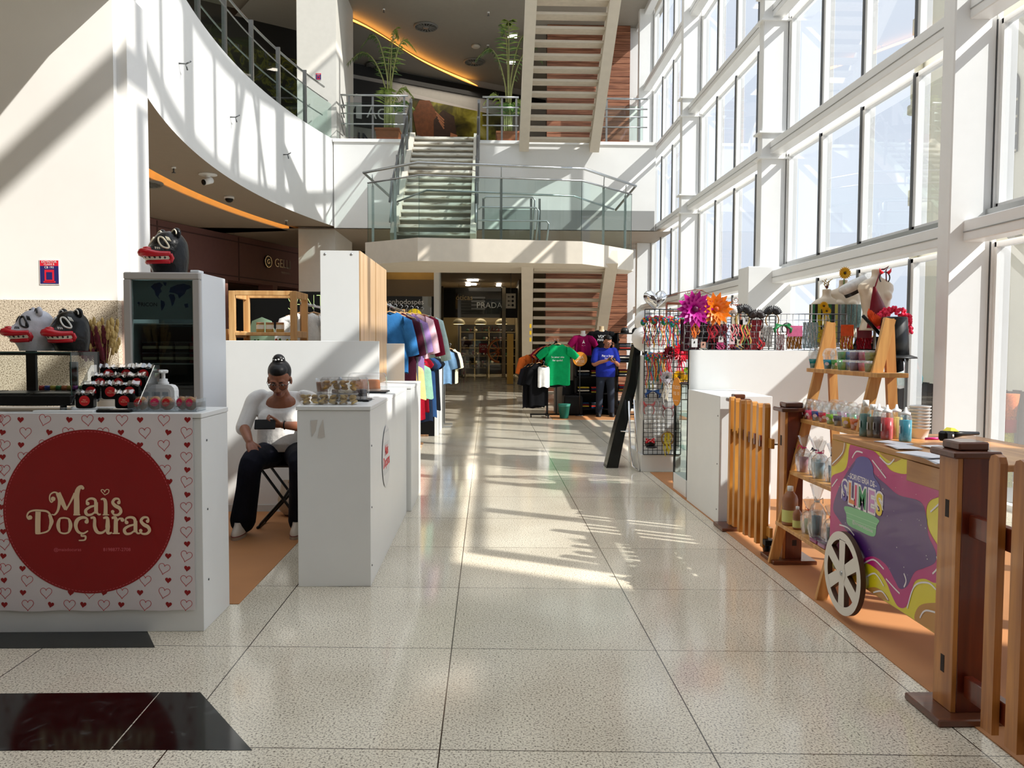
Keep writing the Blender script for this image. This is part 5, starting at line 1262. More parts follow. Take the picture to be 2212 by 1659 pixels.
for k in range(8): picket(1.86, 2.86 - .14 * k, .06, 1.09, MIDW, .033, .014).build('picket', t)
for z in (.10, .74):
    m = MB(); m.box(1.88, 1.915, 1.7, 3.06, z, z + .085, RDW, .003); m.build('rail', t)

# ================================================================== SLIME CART
CXP = 1.95
t = cart = thing('slime_cart', 'wooden slime cart with a purple, yellow and magenta printed side and white wheel', 'cart')
CW = WOOD('cart_wood', (160, 106, 58), (206, 152, 94), 'Y', 4, .45, .2)
m = MB(); m.box(CXP - .0, 2.72, 3.30, 4.48, .955, .985, CW, .004); m.build('table_top', t)
m = MB(); m.box(CXP + .012, CXP + .03, 3.30, 4.48, .225, .955, CW); m.build('side_board', t)
for x, y in ((2.01, 4.38), (2.66, 4.38), (2.66, 3.4), (2.01, 3.4)):
    m = MB(); m.box(x - .025, x + .025, y - .025, y + .025, 0.004, .955, RDW, .003); m.build('leg', t)
m = MB(); m.box(CXP - .004, CXP + .012, 3.30, 3.66, .86, .955, CW, .002); m.build('edge_strip', t)
def sq(zx, zy): p = ax(1640 + zx * .4576, 900 + zy * .4576, CXP); return (-p.y, p.z)
def s4(zx, zy): p = ax(1780 + zx / 5.7207, 930 + zy / 5.7207, CXP); return (-p.y, p.z)
CYL = P('print_yellow', (226, 208, 26), .3, coat=.3); CMG = P('print_magenta', (186, 14, 116), .3, coat=.3); CPU = P('print_purple', (78, 34, 110), .3, coat=.3); CBR = P('print_tan', (190, 134, 60), .35, coat=.2); CWH = P('print_white', (240, 232, 232), .35)
m = MB(); m.T = frame((CXP, 0, 0), (0, -1, 0), (0, 0, 1))
m.prism([(-4.48, .235), (-3.30, .235), (-3.30, .955), (-4.48, .955)], -.003, 0, CYL)
def blob(pts, mat, h, f=sq, closed=True):
    def cl(p): return (min(max(p[0], -4.479), -3.301), min(max(p[1], .236), .954))
    m.face([(*cl(p), h) for p in catmull([f(*q) for q in pts], 5, True)], mat)
def line(pts, w, mat, h, f=sq):
    m.ribbon2([(min(max(a, -4.479), -3.301), min(max(b, .236), .954)) for a, b in catmull([f(*q) for q in pts], 6)], w, mat, h)
blob([(345, 90), (410, 105), (400, 180), (345, 235), (335, 160)], CBR, .0005)
blob([(570, 165), (700, 205), (690, 190), (640, 215), (600, 200)], CBR, .0005)
blob([(905, 420), (870, 440), (850, 480), (865, 550), (905, 620), (930, 540)], CBR, .0005)
blob([(735, 960), (750, 900), (800, 880), (885, 890), (905, 960), (880, 1050), (800, 1000)], CBR, .0005)
blob([(505, 815), (545, 805), (590, 830), (615, 870), (580, 860), (530, 835)], CBR, .0005)
blob([(425, 150), (440, 118), (480, 118), (530, 150), (580, 200), (625, 255), (700, 270), (715, 225), (750, 208), (780, 240), (800, 285), (850, 320), (880, 335), (865, 372), (810, 395), (790, 440), (800, 530), (850, 620), (885, 700), (880, 770), (830, 785), (780, 765), (735, 780), (715, 850), (690, 900), (655, 895), (625, 840), (600, 780), (560, 725), (500, 690), (465, 720), (400, 640), (330, 600), (328, 500), (335, 400), (338, 290), (400, 255), (418, 215)], CMG, .001)
blob([(470, 195), (510, 205), (545, 270), (600, 320), (660, 370), (760, 400), (790, 470), (800, 560), (835, 640), (830, 690), (780, 715), (735, 735), (700, 800), (665, 812), (640, 770), (600, 700), (540, 660), (480, 665), (450, 590), (380, 490), (350, 430), (380, 330), (430, 240)], CPU, .0015)
for pts in ([(405, 110), (395, 170), (345, 225)], [(440, 195), (460, 165), (490, 170)], [(535, 205), (600, 290)], [(640, 200), (610, 225), (570, 190)], [(345, 330), (370, 295)], [(380, 510), (420, 525), (450, 560)], [(485, 700), (540, 675), (590, 720)], [(600, 765), (640, 810), (665, 835)], [(685, 740), (695, 775), (685, 805)], [(700, 905), (735, 800), (800, 785), (850, 825), (895, 800)], [(820, 742), (845, 710), (840, 660)], [(760, 950), (790, 915), (880, 940)], [(905, 445), (870, 500), (900, 590)], [(880, 350), (860, 400), (810, 450)], [(485, 775), (545, 740), (590, 800)], [(540, 830), (580, 825), (610, 865)]):
    line(pts, .008, CWH, .002)
pr_ = random.Random(4)
for k in range(46):
    x, z = sq(pr_.uniform(350, 830), pr_.uniform(200, 770)); m.disc((x, z), pr_.uniform(.0012, .003), CWH, 8, .0021)
blob([(300, 560), (380, 420), (400, 350), (470, 320), (560, 350), (610, 450), (620, 560), (700, 700), (640, 800), (400, 700), (280, 640)], P('print_blue_purple', (88, 84, 156), .35), .0024, s4)
blob([(265, 935), (500, 1000), (680, 1100), (655, 1180), (620, 1310), (440, 1240), (300, 1160), (280, 1040)], P('print_mint', (132, 196, 140), .35), .0024, s4)
for a, b_ in (((275, 1010), (665, 1160)), ((285, 1075), (650, 1215))): line([a, b_], .003, P('print_mint_light', (186, 222, 186), .4), .0028, s4)
x, z = s4(480, 1185)
m.text('@sorveteriadeslimes', .027, CWH, x, z, .003)
x, z = s4(475, 615); m.text('SORVETERIA DE', .042, CWH, x, z, .003, sx=.92, bold=.0006)
for pts in ([(300, 560), (342, 578)], [(608, 675), (660, 690)]): line(pts, .003, CWH, .003, s4)
LT = [('S', 262, 760, (96, 80, 160)), ('L', 345, 790, (226, 132, 60)), ('I', 400, 815, (214, 60, 110)), ('M', 480, 850, (20, 140, 84)), ('E', 592, 890, (206, 140, 196)), ('S', 690, 930, (232, 200, 40))]
for ch, zx, zy, c in LT:
    x, z = s4(zx, zy); sx_ = .95 if ch != 'M' else .78
    m.text(ch, .150, CWH, x, z, .0032, bold=.015, sx=sx_); 
for ch, zx, zy, c in LT:
    x, z = s4(zx, zy); m.text(ch, .150, P('slime_%s%d' % (ch, zx), c, .3), x, z, .0040, bold=.004, sx=.95 if ch != 'M' else .78)
o = m.build('printed_side', t); o['label'] = 'glossy printed vinyl with coloured waves and slime shop lettering'
wy, wz = 4.22, .262; R1 = .222; WWH = P('wheel_white', (226, 218, 206), .4); WBR = P('wheel_edge_brown', (84, 54, 36), .6)
wheel = bpy.data.objects.new('wheel', None); COL.objects.link(wheel); wheel.parent = t
m = MB(); m.T = frame((1.905, wy, wz), (0, -1, 0), (0, 0, 1)); n = 60; ro, ri = R1, R1 * .80
def ring2(r, h): return [(r * math.cos(2 * PI * k / n), r * math.sin(2 * PI * k / n), h) for k in range(n)]
m.grid([ring2(ro, 0), ring2(ri, 0)], WWH, False, closev=True); m.grid([ring2(ro, -.028), ring2(ro, 0)], WBR, True, closev=True); m.grid([ring2(ri, 0), ring2(ri, -.028)], WBR, True, closev=True); m.grid([ring2(ri, -.028), ring2(ro, -.028)], WBR, False, closev=True)
for k in range(6):
    a = PI / 2 + k * PI / 3; c_, s_ = math.cos(a), math.sin(a); w1, w2 = .030, .036
    q = [(.0 * c_ - w1 * s_ * -1, .0 * s_ + w1 * c_ * -1), (ri * 1.01 * c_ + w2 * s_, ri * 1.01 * s_ - w2 * c_), (ri * 1.01 * c_ - w2 * s_, ri * 1.01 * s_ + w2 * c_), (-w1 * s_, w1 * c_)]
    m.prism(q, -.028, -.0002 * k, WWH, 'XY', side=WBR)
m.disc((0, 0), .045, WWH, 24, .0006); m.build('rim_and_spokes', wheel)
m = MB(); m.cyl((1.90, wy, wz), (1.99, wy, wz), .012, STEEL, 10); m.build('axle', wheel)

# ================================================================== LADDER SHELF
t = thing('ladder_shelf', 'wooden ladder shelf of slime cups behind the cart', 'shelf')
LW = WOOD('ladder_wood', (176, 118, 58), (218, 164, 94), 'Z', 6, .45, .15)
LYA, LYB = 4.575, 5.37
def lx(z): return 1.945 + .36 * z / 1.62
for y in (LYA, LYB):
    m = MB(); m.bar((lx(0), y, .0), (lx(1.64), y, 1.64), .028, .062, LW, up=(1, 0, .2)); m.build('front_leg', t)
    m = MB(); m.bar((2.43, y + (.035 if y > 5 else .035), 0), (2.32, y + .035, 1.64), .028, .056, LW, up=(1, 0, 0)); m.build('rear_leg', t)
SH = [(1.33, 2.19, 2.37, 4.46, 5.47), (.99, 2.12, 2.38, 4.49, 5.42), (.64, 2.045, 2.40, 4.52, 5.36), (.288, 1.97, 2.42, 4.52, 5.40)]
for z, xa, xb, ya, yb in SH:
    m = MB(); m.box(xa, xb, ya, yb, z - .026, z, LW, .003); m.build('shelf_board', t)
def slime_mat(rgb): return P('slime_%d_%d_%d' % rgb, rgb, .22, spec=.6, var=.06, vscale=30)
CUPP = CLEAR('cup_plastic', (250, 252, 252), .10, .07)
def cup(px, X, z, rgb, lab, grp, k=0, y=None):
    Y = y if y else ax(px, 880, X).y; t = thing('slime_cup', lab, 'slime cup', (X, Y, z), .4 * k, grp)
    m = MB(); m.lathe([(.026, .002), (.036, .062), (.0, .063)], slime_mat(rgb), n=18); m.build('slime', t)
    m = MB(); m.lathe([(.0265, 0), (.0385, .085), (.0415, .086), (.0415, .092)], CUPP, n=18, close=False); m.build('cup', t)
    m = MB(); m.lathe([(.041, .09), (.040, .103), (.034, .122), (.022, .135), (0, .139)], CUPP, n=18); m.build('dome_lid', t)
    m = MB(); m.T = frame((-.0335, -.002, .036), (-.12, -.985, 0), (-.15, 0, 1)); m.disc((0, 0), .015, P('cup_sticker', (226, 200, 206), .5), 16, .0035, .011); m.build('sticker', t)
for px, c, nm, k, dx in ((1757, (18, 128, 124), 'teal', 0, 0), (1771, (196, 40, 70), 'crimson', 1, .05), (1788, (10, 130, 150), 'sea blue', 2, 0), (1805, (66, 140, 40), 'leaf green', 3, .02)):
    cup(px, 2.225 + dx, 1.331, c, '%s slime cup at the left of the top ladder shelf' % nm, 'slime cups on the top ladder shelf', k)
for i, (px, c, nm) in enumerate(((1819, (10, 150, 60), 'green'), (1832, (20, 110, 180), 'blue'), (1846, (100, 60, 110), 'plum'), (1864, (196, 80, 120), 'pink'), (1879, (140, 140, 50), 'olive'), (1890, (190, 40, 70), 'red'))):
    X = 2.225 + .03 * (i % 2); Y = ax(px, 880, X).y
    for lv in (0, 1):
        t2 = thing('slime_tub', '%s %s slime tub stacked at the right of the top ladder shelf' % (('lower', 'upper')[lv], nm), 'slime tub', (X, Y, 1.331 + .064 * lv), 0, 'stacked slime tubs on the top ladder shelf')
        m = MB(); m.lathe([(.030, .002), (.035, .05), (0, .051)], slime_mat(c), n=16); m.build('slime', t2); m = MB(); m.lathe([(.0305, 0), (.037, .054), (.039, .056), (.039, .062), (0, .063)], CUPP, n=16); m.build('tub', t2)
for px, c, nm, k in ((1745, (150, 20, 40), 'dark red', 0), (1753, (236, 60, 110), 'hot pink', 1), (1765, (14, 40, 110), 'navy', 2), (1780, (170, 16, 44), 'ruby', 3), (1797, (120, 170, 40), 'lime', 1), (1813, (78, 72, 82), 'charcoal', 0), (1832, (222, 178, 30), 'yellow', 2), (1850, (214, 104, 40), 'orange', 3)):
    cup(px, 2.165, .991, c, '%s slime cup in the front row of the second ladder shelf' % nm, 'slime cups on the second ladder shelf', k)
for k, (y, c, nm) in enumerate(((5.28, (70, 170, 190), 'sky blue'), (5.16, (190, 120, 190), 'lilac'), (5.02, (90, 190, 150), 'aqua'), (4.88, (230, 160, 190), 'rose'), (4.76, (90, 120, 200), 'blue'), (4.65, (140, 200, 220), 'ice blue'))):
    cup(1400, 2.31, .991, c, '%s slime cup in the back row of the second ladder shelf' % nm, 'slime cups on the second ladder shelf', k, y)
def gift_bag(X, Y, z, rgb, h, lab, tie, seed):
    t = thing('gift_bag', lab, 'gift bag', (X, Y, z), seed, 'cellophane gift bags on the ladder shelf'); rnd = random.Random(seed)
    m = MB(); m.lathe([(.024, .003), (.030, h * .42), (0, h * .43)], slime_mat(rgb), n=14); m.build('slime', t)
    m = MB(); m.lathe([(.026, .002), (.034, h * .5), (.035, h * .52), (0, h * .53)], CUPP, n=14); m.build('tub', t)
    m = MB(); rows = []
    for i, (r, zz) in enumerate(((.036, 0), (.048, h * .2), (.047, h * .48), (.035, h * .6), (.013, h * .68), (.024, h * .8), (.04, h * 1.0))):
        rows.append([(r * math.cos(2 * PI * j / 16) * (1 + .18 * math.sin(j * 2.1 + i)), r * math.sin(2 * PI * j / 16) * (1 + .18 * math.cos(j * 1.7 + i + seed)), zz + (rnd.uniform(-.015, .015) if i == 6 else 0)) for j in range(16)])
    m.loft(rows, BAG, caps=False); m.build('wrap', t)
    m = MB(); m.tube([(.014 * math.cos(2 * PI * j / 10), .014 * math.sin(2 * PI * j / 10), h * .68) for j in range(10)], .004, tie, 5, closed=True); m.tube([(-.014, 0, h * .68), (-.03, -.015, h * .75), (-.025, -.02, h * .66), (-.014, 0, h * .68), (-.02, .03, h * .74), (-.03, .03, h * .64)], .003, tie, 5); m.build('ribbon', t)
TNV = P('tie_navy', (30, 40, 70), .6); TPK = P('tie_pink', (226, 40, 110), .6); TOR = P('tie_orange', (240, 110, 50), .6); TBL = P('tie_blue', (40, 110, 170), .6)
for y, dx, c, tie, nm in ((5.28, 0, (220, 120, 150), TPK, 'pink'), (5.15, .03, (110, 190, 210), TNV, 'pale blue'), (5.02, .0, (150, 200, 220), TPK, 'ice blue'), (4.89, .03, (70, 150, 200), TNV, 'bright blue'), (4.75, 0, (110, 80, 140), TBL, 'violet')):
    gift_bag(2.11 + dx, y, .641, c, .24, '%s slime in a tied gift bag on the third ladder shelf' % nm, tie, int(y * 100))
for y, dx, c, tie, nm, h in ((5.02, .0, (196, 200, 120), TOR, 'cream', .22), (4.88, -.01, (20, 120, 150), P('tie_clear', (220, 215, 205), .5), 'large teal', .34), (4.73, .02, (30, 80, 70), TOR, 'dark green', .24)):
    gift_bag(2.05 + dx, y, .289, c, h, '%s slime in a tied gift bag on the lowest ladder shelf' % nm, tie, int(y * 100))
BRN = P('glue_brown', (150, 96, 62), .35, var=.06)
def brown_bottle(y, s_, lab):
    t = thing('paint_bottle', lab, 'bottle', (2.02, y, .289)); m = MB(); m.T = Matrix.Scale(s_, 4)
    m.lathe([(.04, 0), (.044, .01), (.044, .09), (.04, .1), (.044, .11), (.044, .15), (.038, .17), (.018, .195), (.015, .2)], BRN, n=18); m.build('bottle', t)
    m = MB(); m.T = Matrix.Scale(s_, 4); m.lathe([(.017, .198), (.017, .225), (0, .226)], WHITE, n=14); m.build('cap', t); m = MB(); m.T = Matrix.Scale(s_, 4); m.lathe([(.0448, .02), (.0448, .09)], P('label_lime', (206, 204, 120), .5), n=18, close=False); m.build('label_band', t)
brown_bottle(5.27, 1.15, 'large brown paint bottle at the left of the lowest ladder shelf'); brown_bottle(5.14, .66, 'small brown paint bottle beside the large one on the lowest ladder shelf')
for y, c, nm in ((4.78, (150, 60, 110), 'first'), (4.66, (170, 120, 150), 'second')):
    m = MB(); m.box(1.975, 2.03, y - .05, y + .05, .289, .312, slime_mat(c), .004); m.box(1.973, 2.032, y - .052, y + .052, .312, .324, CUPP, .003); o = m.build('slime_box'); tag(o, '%s flat clear box of slime at the front of the lowest ladder shelf' % nm, 'box', 'flat slime boxes')
# on the cart
def sauce(px, X, rgb, lab, cap, tall=.19, r=.030, y=None, band=True):
    Y = ax(px, 880, X).y; t = thing('squeeze_bottle', lab, 'bottle', (X, Y, .985), 0, 'coloured bottles on the cart'); c = slime_mat(rgb)
    m = MB(); m.lathe([(r * .95, .002), (r, .012), (r, tall * .62), (0, tall * .63)], c, n=18); m.build('liquid', t)
    m = MB(); m.lathe([(r * 1.02, 0), (r * 1.04, .012), (r * 1.04, tall * .66), (r * .9, tall * .76), (r * .45, tall * .86)], CUPP, n=18, close=False); m.build('bottle', t)
    m = MB()
    if cap == 'nozzle': m.lathe([(r * .8, tall * .78), (r * .8, tall * .84), (r * .3, tall * .88), (r * .14, tall * 1.0), (0, tall * 1.0)], WHITE, n=14)
    else: m.lathe([(r * .55, tall * .84), (r * .55, tall * 1.0), (0, tall * 1.0)], WHITE, n=14)
    m.build('cap', t)
    if band: m = MB(); m.T = frame((-r * 1.05, -.004, tall * .35), (-.25, -.97, 0), (0, 0, 1)); m.box(-.012, .012, -.02, .02, 0, .001, P('small_label', (214, 214, 214), .5)); m.build('label_band', t)
for px, X, c, nm, cap, h in ((1870, 2.08, (16, 120, 110), 'teal glitter', 'cap', .20), (1886, 2.10, (120, 96, 40), 'gold glitter', 'cap', .18), (1899, 2.12, (36, 14, 24), 'dark maroon', 'nozzle', .185), (1917, 2.13, (206, 14, 34), 'red', 'nozzle', .185), (1937, 2.20, (222, 196, 96), 'pale yellow', 'nozzle', .185), (1957, 2.18, (30, 170, 200), 'cyan', 'nozzle', .18)):
    sauce(px, X, c, '%s bottle in the row at the back edge of the slime cart' % nm, cap, h)
for k in range(8):
    m = MB(); m.lathe([(.04, 0), (.052, .05), (.057, .052), (.057, .056)], P('bowl_white', (232, 232, 232), .4), (2.34, 4.28, .986 + .017 * k), n=20, close=False); o = m.build('bowl'); tag(o, 'white plastic bowl, number %s from the bottom of the stack on the cart' % ('one two three four five six seven eight'.split()[k]), 'bowl', 'stacked white bowls on the cart')
for k, (px, py, w, d, r_, nm) in enumerate(((1905, 957, .10, .16, .3, 'back left'), (1925, 966, .11, .17, -.1, 'left'), (1968, 983, .13, .2, .25, 'front'), (2010, 990, .12, .2, -.2, 'front right'), (2005, 962, .1, .16, .1, 'back right'), (2030, 975, .1, .18, -.35, 'right'))):
    p = az(px, py, .986 + .004 * k); t2 = thing('paper_stack', 'loose stack of white papers at the %s of the cart top' % nm, 'papers', (p.x + .06, p.y, .985 + .0045 * (k % 3)), r_, 'papers on the cart')
    for q in range(3):
        m = MB(); m.T = RZ(.06 * q - .05); m.box(-w / 2, w / 2, -d / 2, d / 2, .0015 * q, .0015 * q + .0012, P('paper_white', (232, 232, 236), .5) if q != 1 else P('paper_grey', (190, 196, 206), .4)); m.build('sheet', t2)
p = az(2020, 948, 1.01); t2 = thing('heat_tool', 'black handheld tool with yellow top lying on the cart papers', 'tool', (p.x + .1, p.y, 1.005), .5)
m = MB(); m.box(-.11, -.03, -.024, .024, 0, .05, BLACK, .01); m.tube([(-.03, 0, .028), (.05, -.01, .03), (.16, -.03, .028)], [.02, .013, .009], BLACK, 10); m.build('body', t2); m = MB(); m.hexa([(-.07, -.02, .05), (0.01, -.018, .044), (0.01, .018, .044), (-.07, .02, .05)], [(-.05, -.012, .066), (-.02, -.012, .062), (-.02, .012, .062), (-.05, .012, .066)], P('tool_yellow', (230, 216, 30), .4)); m.build('yellow_cover', t2); m = MB(); m.cyl((-.055, -.0245, .026), (-.055, -.026, .026), .008, WHITE, 12); m.build('button', t2)
m = MB(); m.tube([(0, 0, 0), (.07, -.02, .004)], .007, P('marker_magenta', (206, 30, 120), .4), 8); o = m.build('marker_pen', loc=az(1990, 948, 1.0) + Vector((.02, 0, 0))); tag(o, 'magenta marker pen beside the black tool on the cart', 'pen')

# ================================================================== WIRE GRIDS AND HAIR ACCESSORIES
WIRE = P('grid_wire', (34, 34, 36), .4, metal=.5); CHW = P('grid_wire_chrome', (150, 150, 152), .3, metal=.8)
def wgrid(label, x0, x1, z0, z1, y, step, mat):
    t = thing('wire_grid', label, 'grid panel'); m = MB(); nx = int(round((x1 - x0) / step)); nz = int(round((z1 - z0) / step))
    for i in range(nx + 1): m.tube([(x0 + (x1 - x0) * i / nx, y, z0), (x0 + (x1 - x0) * i / nx, y, z1)], .0035 if 0 < i < nx else .006, mat, 5)
    for k in range(nz + 1): m.tube([(x0, y, z0 + (z1 - z0) * k / nz), (x1, y, z0 + (z1 - z0) * k / nz)], .0035 if 0 < k < nz else .006, mat, 5)
    m.build('mesh', t); return t
wgrid('black wire grid of hair accessories on the white stall base', 1.825, 2.265, .205, 1.90, 9.33, .052, WIRE)
wgrid('wire grid of accessories along the top of the tall white partition', 1.95, 3.58, 1.437, 1.80, 7.95, .06, CHW)
m = MB()
for x in (2.0, 2.7, 3.5): m.box(x - .01, x + .01, 7.94, 7.96, 0, 1.46, BLACKM)
o = m.build('grid_legs'); tag(o, 'thin black legs behind the tall white partition holding the wire grid', 'support')
wgrid('third wire grid behind the first two, hung with ribbons', 2.0, 3.1, .9, 1.80, 8.6, .07, WIRE)
m = MB()
for x in (2.02, 3.08): m.box(x - .01, x + .01, 8.59, 8.61, 0, .92, BLACKM)
o = m.build('grid_legs'); tag(o, 'thin black legs under the third wire grid', 'support')
ar = random.Random(21)
def satin(rgb): return P('satin_%d_%d_%d' % rgb, rgb, .4, var=.12, vscale=30)
MULTI = [(200, 24, 40), (232, 170, 30), (24, 90, 170), (20, 130, 70), (240, 110, 40), (220, 60, 110), (30, 150, 190)]
def petals(m, c, r, n, mat, y=-.0, layers=2, w=.5, spike=False):
    for l in range(layers):
        for k in range(n):
            a = 2 * PI * (k + .5 * l) / n; rr = r * (1 - .22 * l); d = Vector((math.cos(a), -.25 - .25 * l, math.sin(a))); sdv = Vector((-math.sin(a), 0, math.cos(a)))
            p0 = Vector(c); wd = rr * PI / n * w * 2
            m.add([p0, p0 + d * rr * .55 + sdv * wd, p0 + d * rr * (1.0 if not spike else 1.15), p0 + d * rr * .55 - sdv * wd], [(0, 1, 2, 3)], mat)
def ribbons(m, x, y, z, L, cols, n=7, sp=.05):
    for k in range(n):
        c = satin(cols[k % len(cols)]); dx = (k - n / 2) * sp / n * 2; l = L * ar.uniform(.7, 1.05); ph = ar.uniform(0, 6)
        pts = [(x + dx + .012 * math.sin(ph + i * 1.3), y - .004 - .006 * math.cos(ph + i), z - l * i / 6) for i in range(7)]; w = .005
        m.add([(p[0] - w, p[1], p[2]) for p in pts] + [(p[0] + w, p[1], p[2]) for p in pts], [(i, i + 1, i + 8, i + 7) for i in range(6)], c)
def crown(x, z, y, lab, w=.075, L=.22, pal=MULTI):
    t = thing('flower_crown', lab, 'hair accessory', (0, 0, 0), 0, 'ribboned flower crowns on the left wire grid'); m = MB()
    for k in range(11):
        a = PI * (k / 10) ; cx_ = x + w * math.cos(a); cz = z + w * .55 * math.sin(a) + ar.uniform(-.008, .008); col = satin(pal[k % len(pal)])
        m.tube([(cx_ + .022 * math.cos(q), y - .012 - .008 * math.sin(3 * q), cz + .022 * math.sin(q)) for q in [2 * PI * i / 8 for i in range(8)]], .013, col, 5, closed=True); m.ball((cx_, y - .02, cz), .014, satin(pal[(k + 3) % len(pal)]), 6, 4)
    m.build('flowers', t); m = MB(); ribbons(m, x, y - .01, z, L, pal + [(226, 206, 120)], 10, .06); m.build('ribbons', t)
G1 = lambda px, py: ay(px, py, 9.315)
for px, py, nm, L in ((1402, 696, 'far left', .30), (1424, 694, 'second', .28), (1447, 696, 'third', .34), (1466, 700, 'fourth', .40)): p = G1(px, py); crown(p.x, p.z, 9.32, '%s multicoloured flower crown in the top row of the left wire grid' % nm, .068, L)
for px, py, nm, L in ((1408, 772, 'left', .36), (1427, 772, 'right', .36)): p = G1(px, py); crown(p.x, p.z, 9.318, '%s multicoloured flower crown in the second row of the left wire grid' % nm, .05, L)
def flower(px, py, y, r, rgb, lab, L=0, rib=None, n=10, core=(40, 20, 10), spike=False, stem=0, grp='big fabric flowers on the wire grids'):
    p = ay(px, py, y); t = thing('fabric_flower', lab, 'hair accessory', (0, 0, 0), 0, grp); m = MB(); petals(m, (p.x, y, p.z), r, n, satin(rgb), layers=3, w=.62, spike=spike); m.build('petals', t)
    m = MB(); m.ball((p.x, y - r * .25, p.z), r * .2, satin(core), 8, 5); m.build('centre', t)
    if L: m = MB(); ribbons(m, p.x, y, p.z, L, rib, 7, .035); m.build('ribbons', t)
    if stem: m = MB(); m.tube([(p.x, y, p.z), (p.x, y + .01, p.z - stem)], .006, satin((90, 130, 50)), 6); m.build('stem', t)
flower(1446, 762, 9.30, .085, (110, 10, 28), 'dark red fabric flower with red ribbons on the left wire grid', .38, [(214, 30, 50), (232, 90, 110)])
flower(1472, 762, 9.30, .11, (226, 24, 50), 'bright red starburst flower with pink ribbons on the left wire grid', .34, [(240, 50, 100), (232, 40, 70)], 16, (240, 60, 90), True)
flower(1440, 815, 9.29, .085, (226, 220, 226), 'white fabric flower on the left wire grid', .3, [(226, 214, 190), (230, 226, 220)], 8, (60, 60, 60))
flower(1466, 815, 9.28, .09, (238, 186, 20), 'left sunflower clip on the left wire grid', 0, None, 18, (50, 30, 10)); flower(1488, 818, 9.26, .07, (240, 190, 24), 'right sunflower clip at the edge of the left wire grid', 0, None, 18, (50, 30, 10))
flower(1483, 800, 9.3, .04, (150, 200, 40), 'small lime flower clip beside the sunflowers', .2, [(226, 220, 200)], 9, (220, 200, 60))
def headband(px, py, y, r, rgb, lab, deco, dcol, bag=False):
    p = ay(px, py, y); t = thing('headband', lab, 'hair accessory', (p.x, y, p.z), 0, 'headbands on the wire grids'); c = satin(rgb)
    m = MB(); m.tube([(r * math.sin(a), 0, r * 1.1 * math.cos(a)) for a in [-2.35 + 4.7 * k / 20 for k in range(21)]], .006, c, 6); m.build('band', t)
    m = MB(); d = satin(dcol)
    for s in (-1, 1):
        if deco == 'horns': m.tube([(s * r * .55, -.006, r * .85), (s * r * .95, -.01, r * 1.25), (s * r * 1.15, -.01, r * 1.8)], [.018, .013, .002], d, 8)
        elif deco == 'bow': m.hexa([(0, -.012, r * 1.05), (s * .07, -.02, r * .8), (s * .07, .0, r * .8), (0, 0, r * 1.05)], [(0, -.012, r * 1.2), (s * .075, -.02, r * 1.5), (s * .075, .0, r * 1.5), (0, 0, r * 1.2)], d); m.tube([(s * .03, -.01, r * 1.1), (s * .085, -.012, r * .4), (s * .075, -.012, -r * .3)], [.012, .016, .012], d, 6)
        elif deco == 'feather': 
            for k in range(7): a = s * (.15 + .2 * k); m.tube([(.02 * s, -.006, r), (math.sin(a) * r * .9, -.01, r + math.cos(a) * r * .7), (math.sin(a) * r * 1.5, -.01, r + math.cos(a) * r * 1.3)], [.014, .020, .003], d, 5)
    m.build('trim', t)
    if bag: m = MB(); rows = [[(.115 * math.cos(2 * PI * j / 16) * q, -.01 - .03 * math.sin(2 * PI * j / 16), zz + .01 * math.sin(j * 2)) for j in range(16)] for q, zz in ((.8, -.11), (1, -.05), (1, .08), (.8, .14))]; m.loft(rows, BAG, caps=False); m.build('bag', t)
headband(1410, 856, 9.30, .055, (60, 30, 30), 'headband with a blue bow in the middle of the left wire grid', 'bow', (30, 76, 140))
headband(1443, 893, 9.29, .06, (110, 14, 34), 'dark red horned headband in a clear bag on the left wire grid', 'horns', (170, 16, 40), True)
headband(1402, 886, 9.27, .06, (200, 24, 40), 'bright red horned headband bagged at the lower left of the left wire grid', 'horns', (226, 30, 44), True)
p = G1(1403, 955); t2 = thing('baseball_hat', 'black cap with a red polka dot bow at the bottom of the left wire grid', 'cap', (p.x, 9.30, p.z)); m = MB(); m.ball((0, -.02, -.01), (.065, .05, .055), satin((18, 16, 18)), 14, 8); m.ball((.01, -.06, -.05), (.07, .05, .014), satin((18, 16, 18)), 12, 5); m.build('cap', t2)
m = MB(); RB = satin((206, 16, 36))
for s in (-1, 1): m.hexa([(-.01, -.075, .015), (-.01 + s * .05, -.08, -.005), (-.01 + s * .05, -.06, -.005), (-.01, -.06, .015)], [(-.01, -.075, .035), (-.01 + s * .05, -.08, .06), (-.01 + s * .05, -.06, .06), (-.01, -.06, .035)], RB)
for k in range(8): m.disc((0, 0), .005, CWH, 8) if False else m.ball((-.055 + .014 * k, -.081, .027 + .014 * math.sin(k * 2.2)), (.005, .003, .005), CWH, 6, 4)
m.build('bow', t2)
p = G1(1441, 947); t2 = thing('straw_wreath', 'gold twig wreath with yellow ribbons at the bottom of the left wire grid', 'wreath', (p.x, 9.30, p.z)); m = MB()
for q in range(4): m.tube([((.072 + .006 * math.sin(3 * a + q)) * math.cos(a), -.015 + .008 * math.sin(5 * a + q * 2), (.075 + .006 * math.cos(4 * a + q)) * math.sin(a)) for a in [2 * PI * k / 30 for k in range(30)]], .006, P('twig_gold', (150, 112, 60), .6), 5, closed=True)
m.build('wreath', t2); m = MB(); ribbons(m, 0, -.03, .07, .26, [(226, 206, 30), (240, 222, 60)], 7, .04); m.build('ribbons', t2)
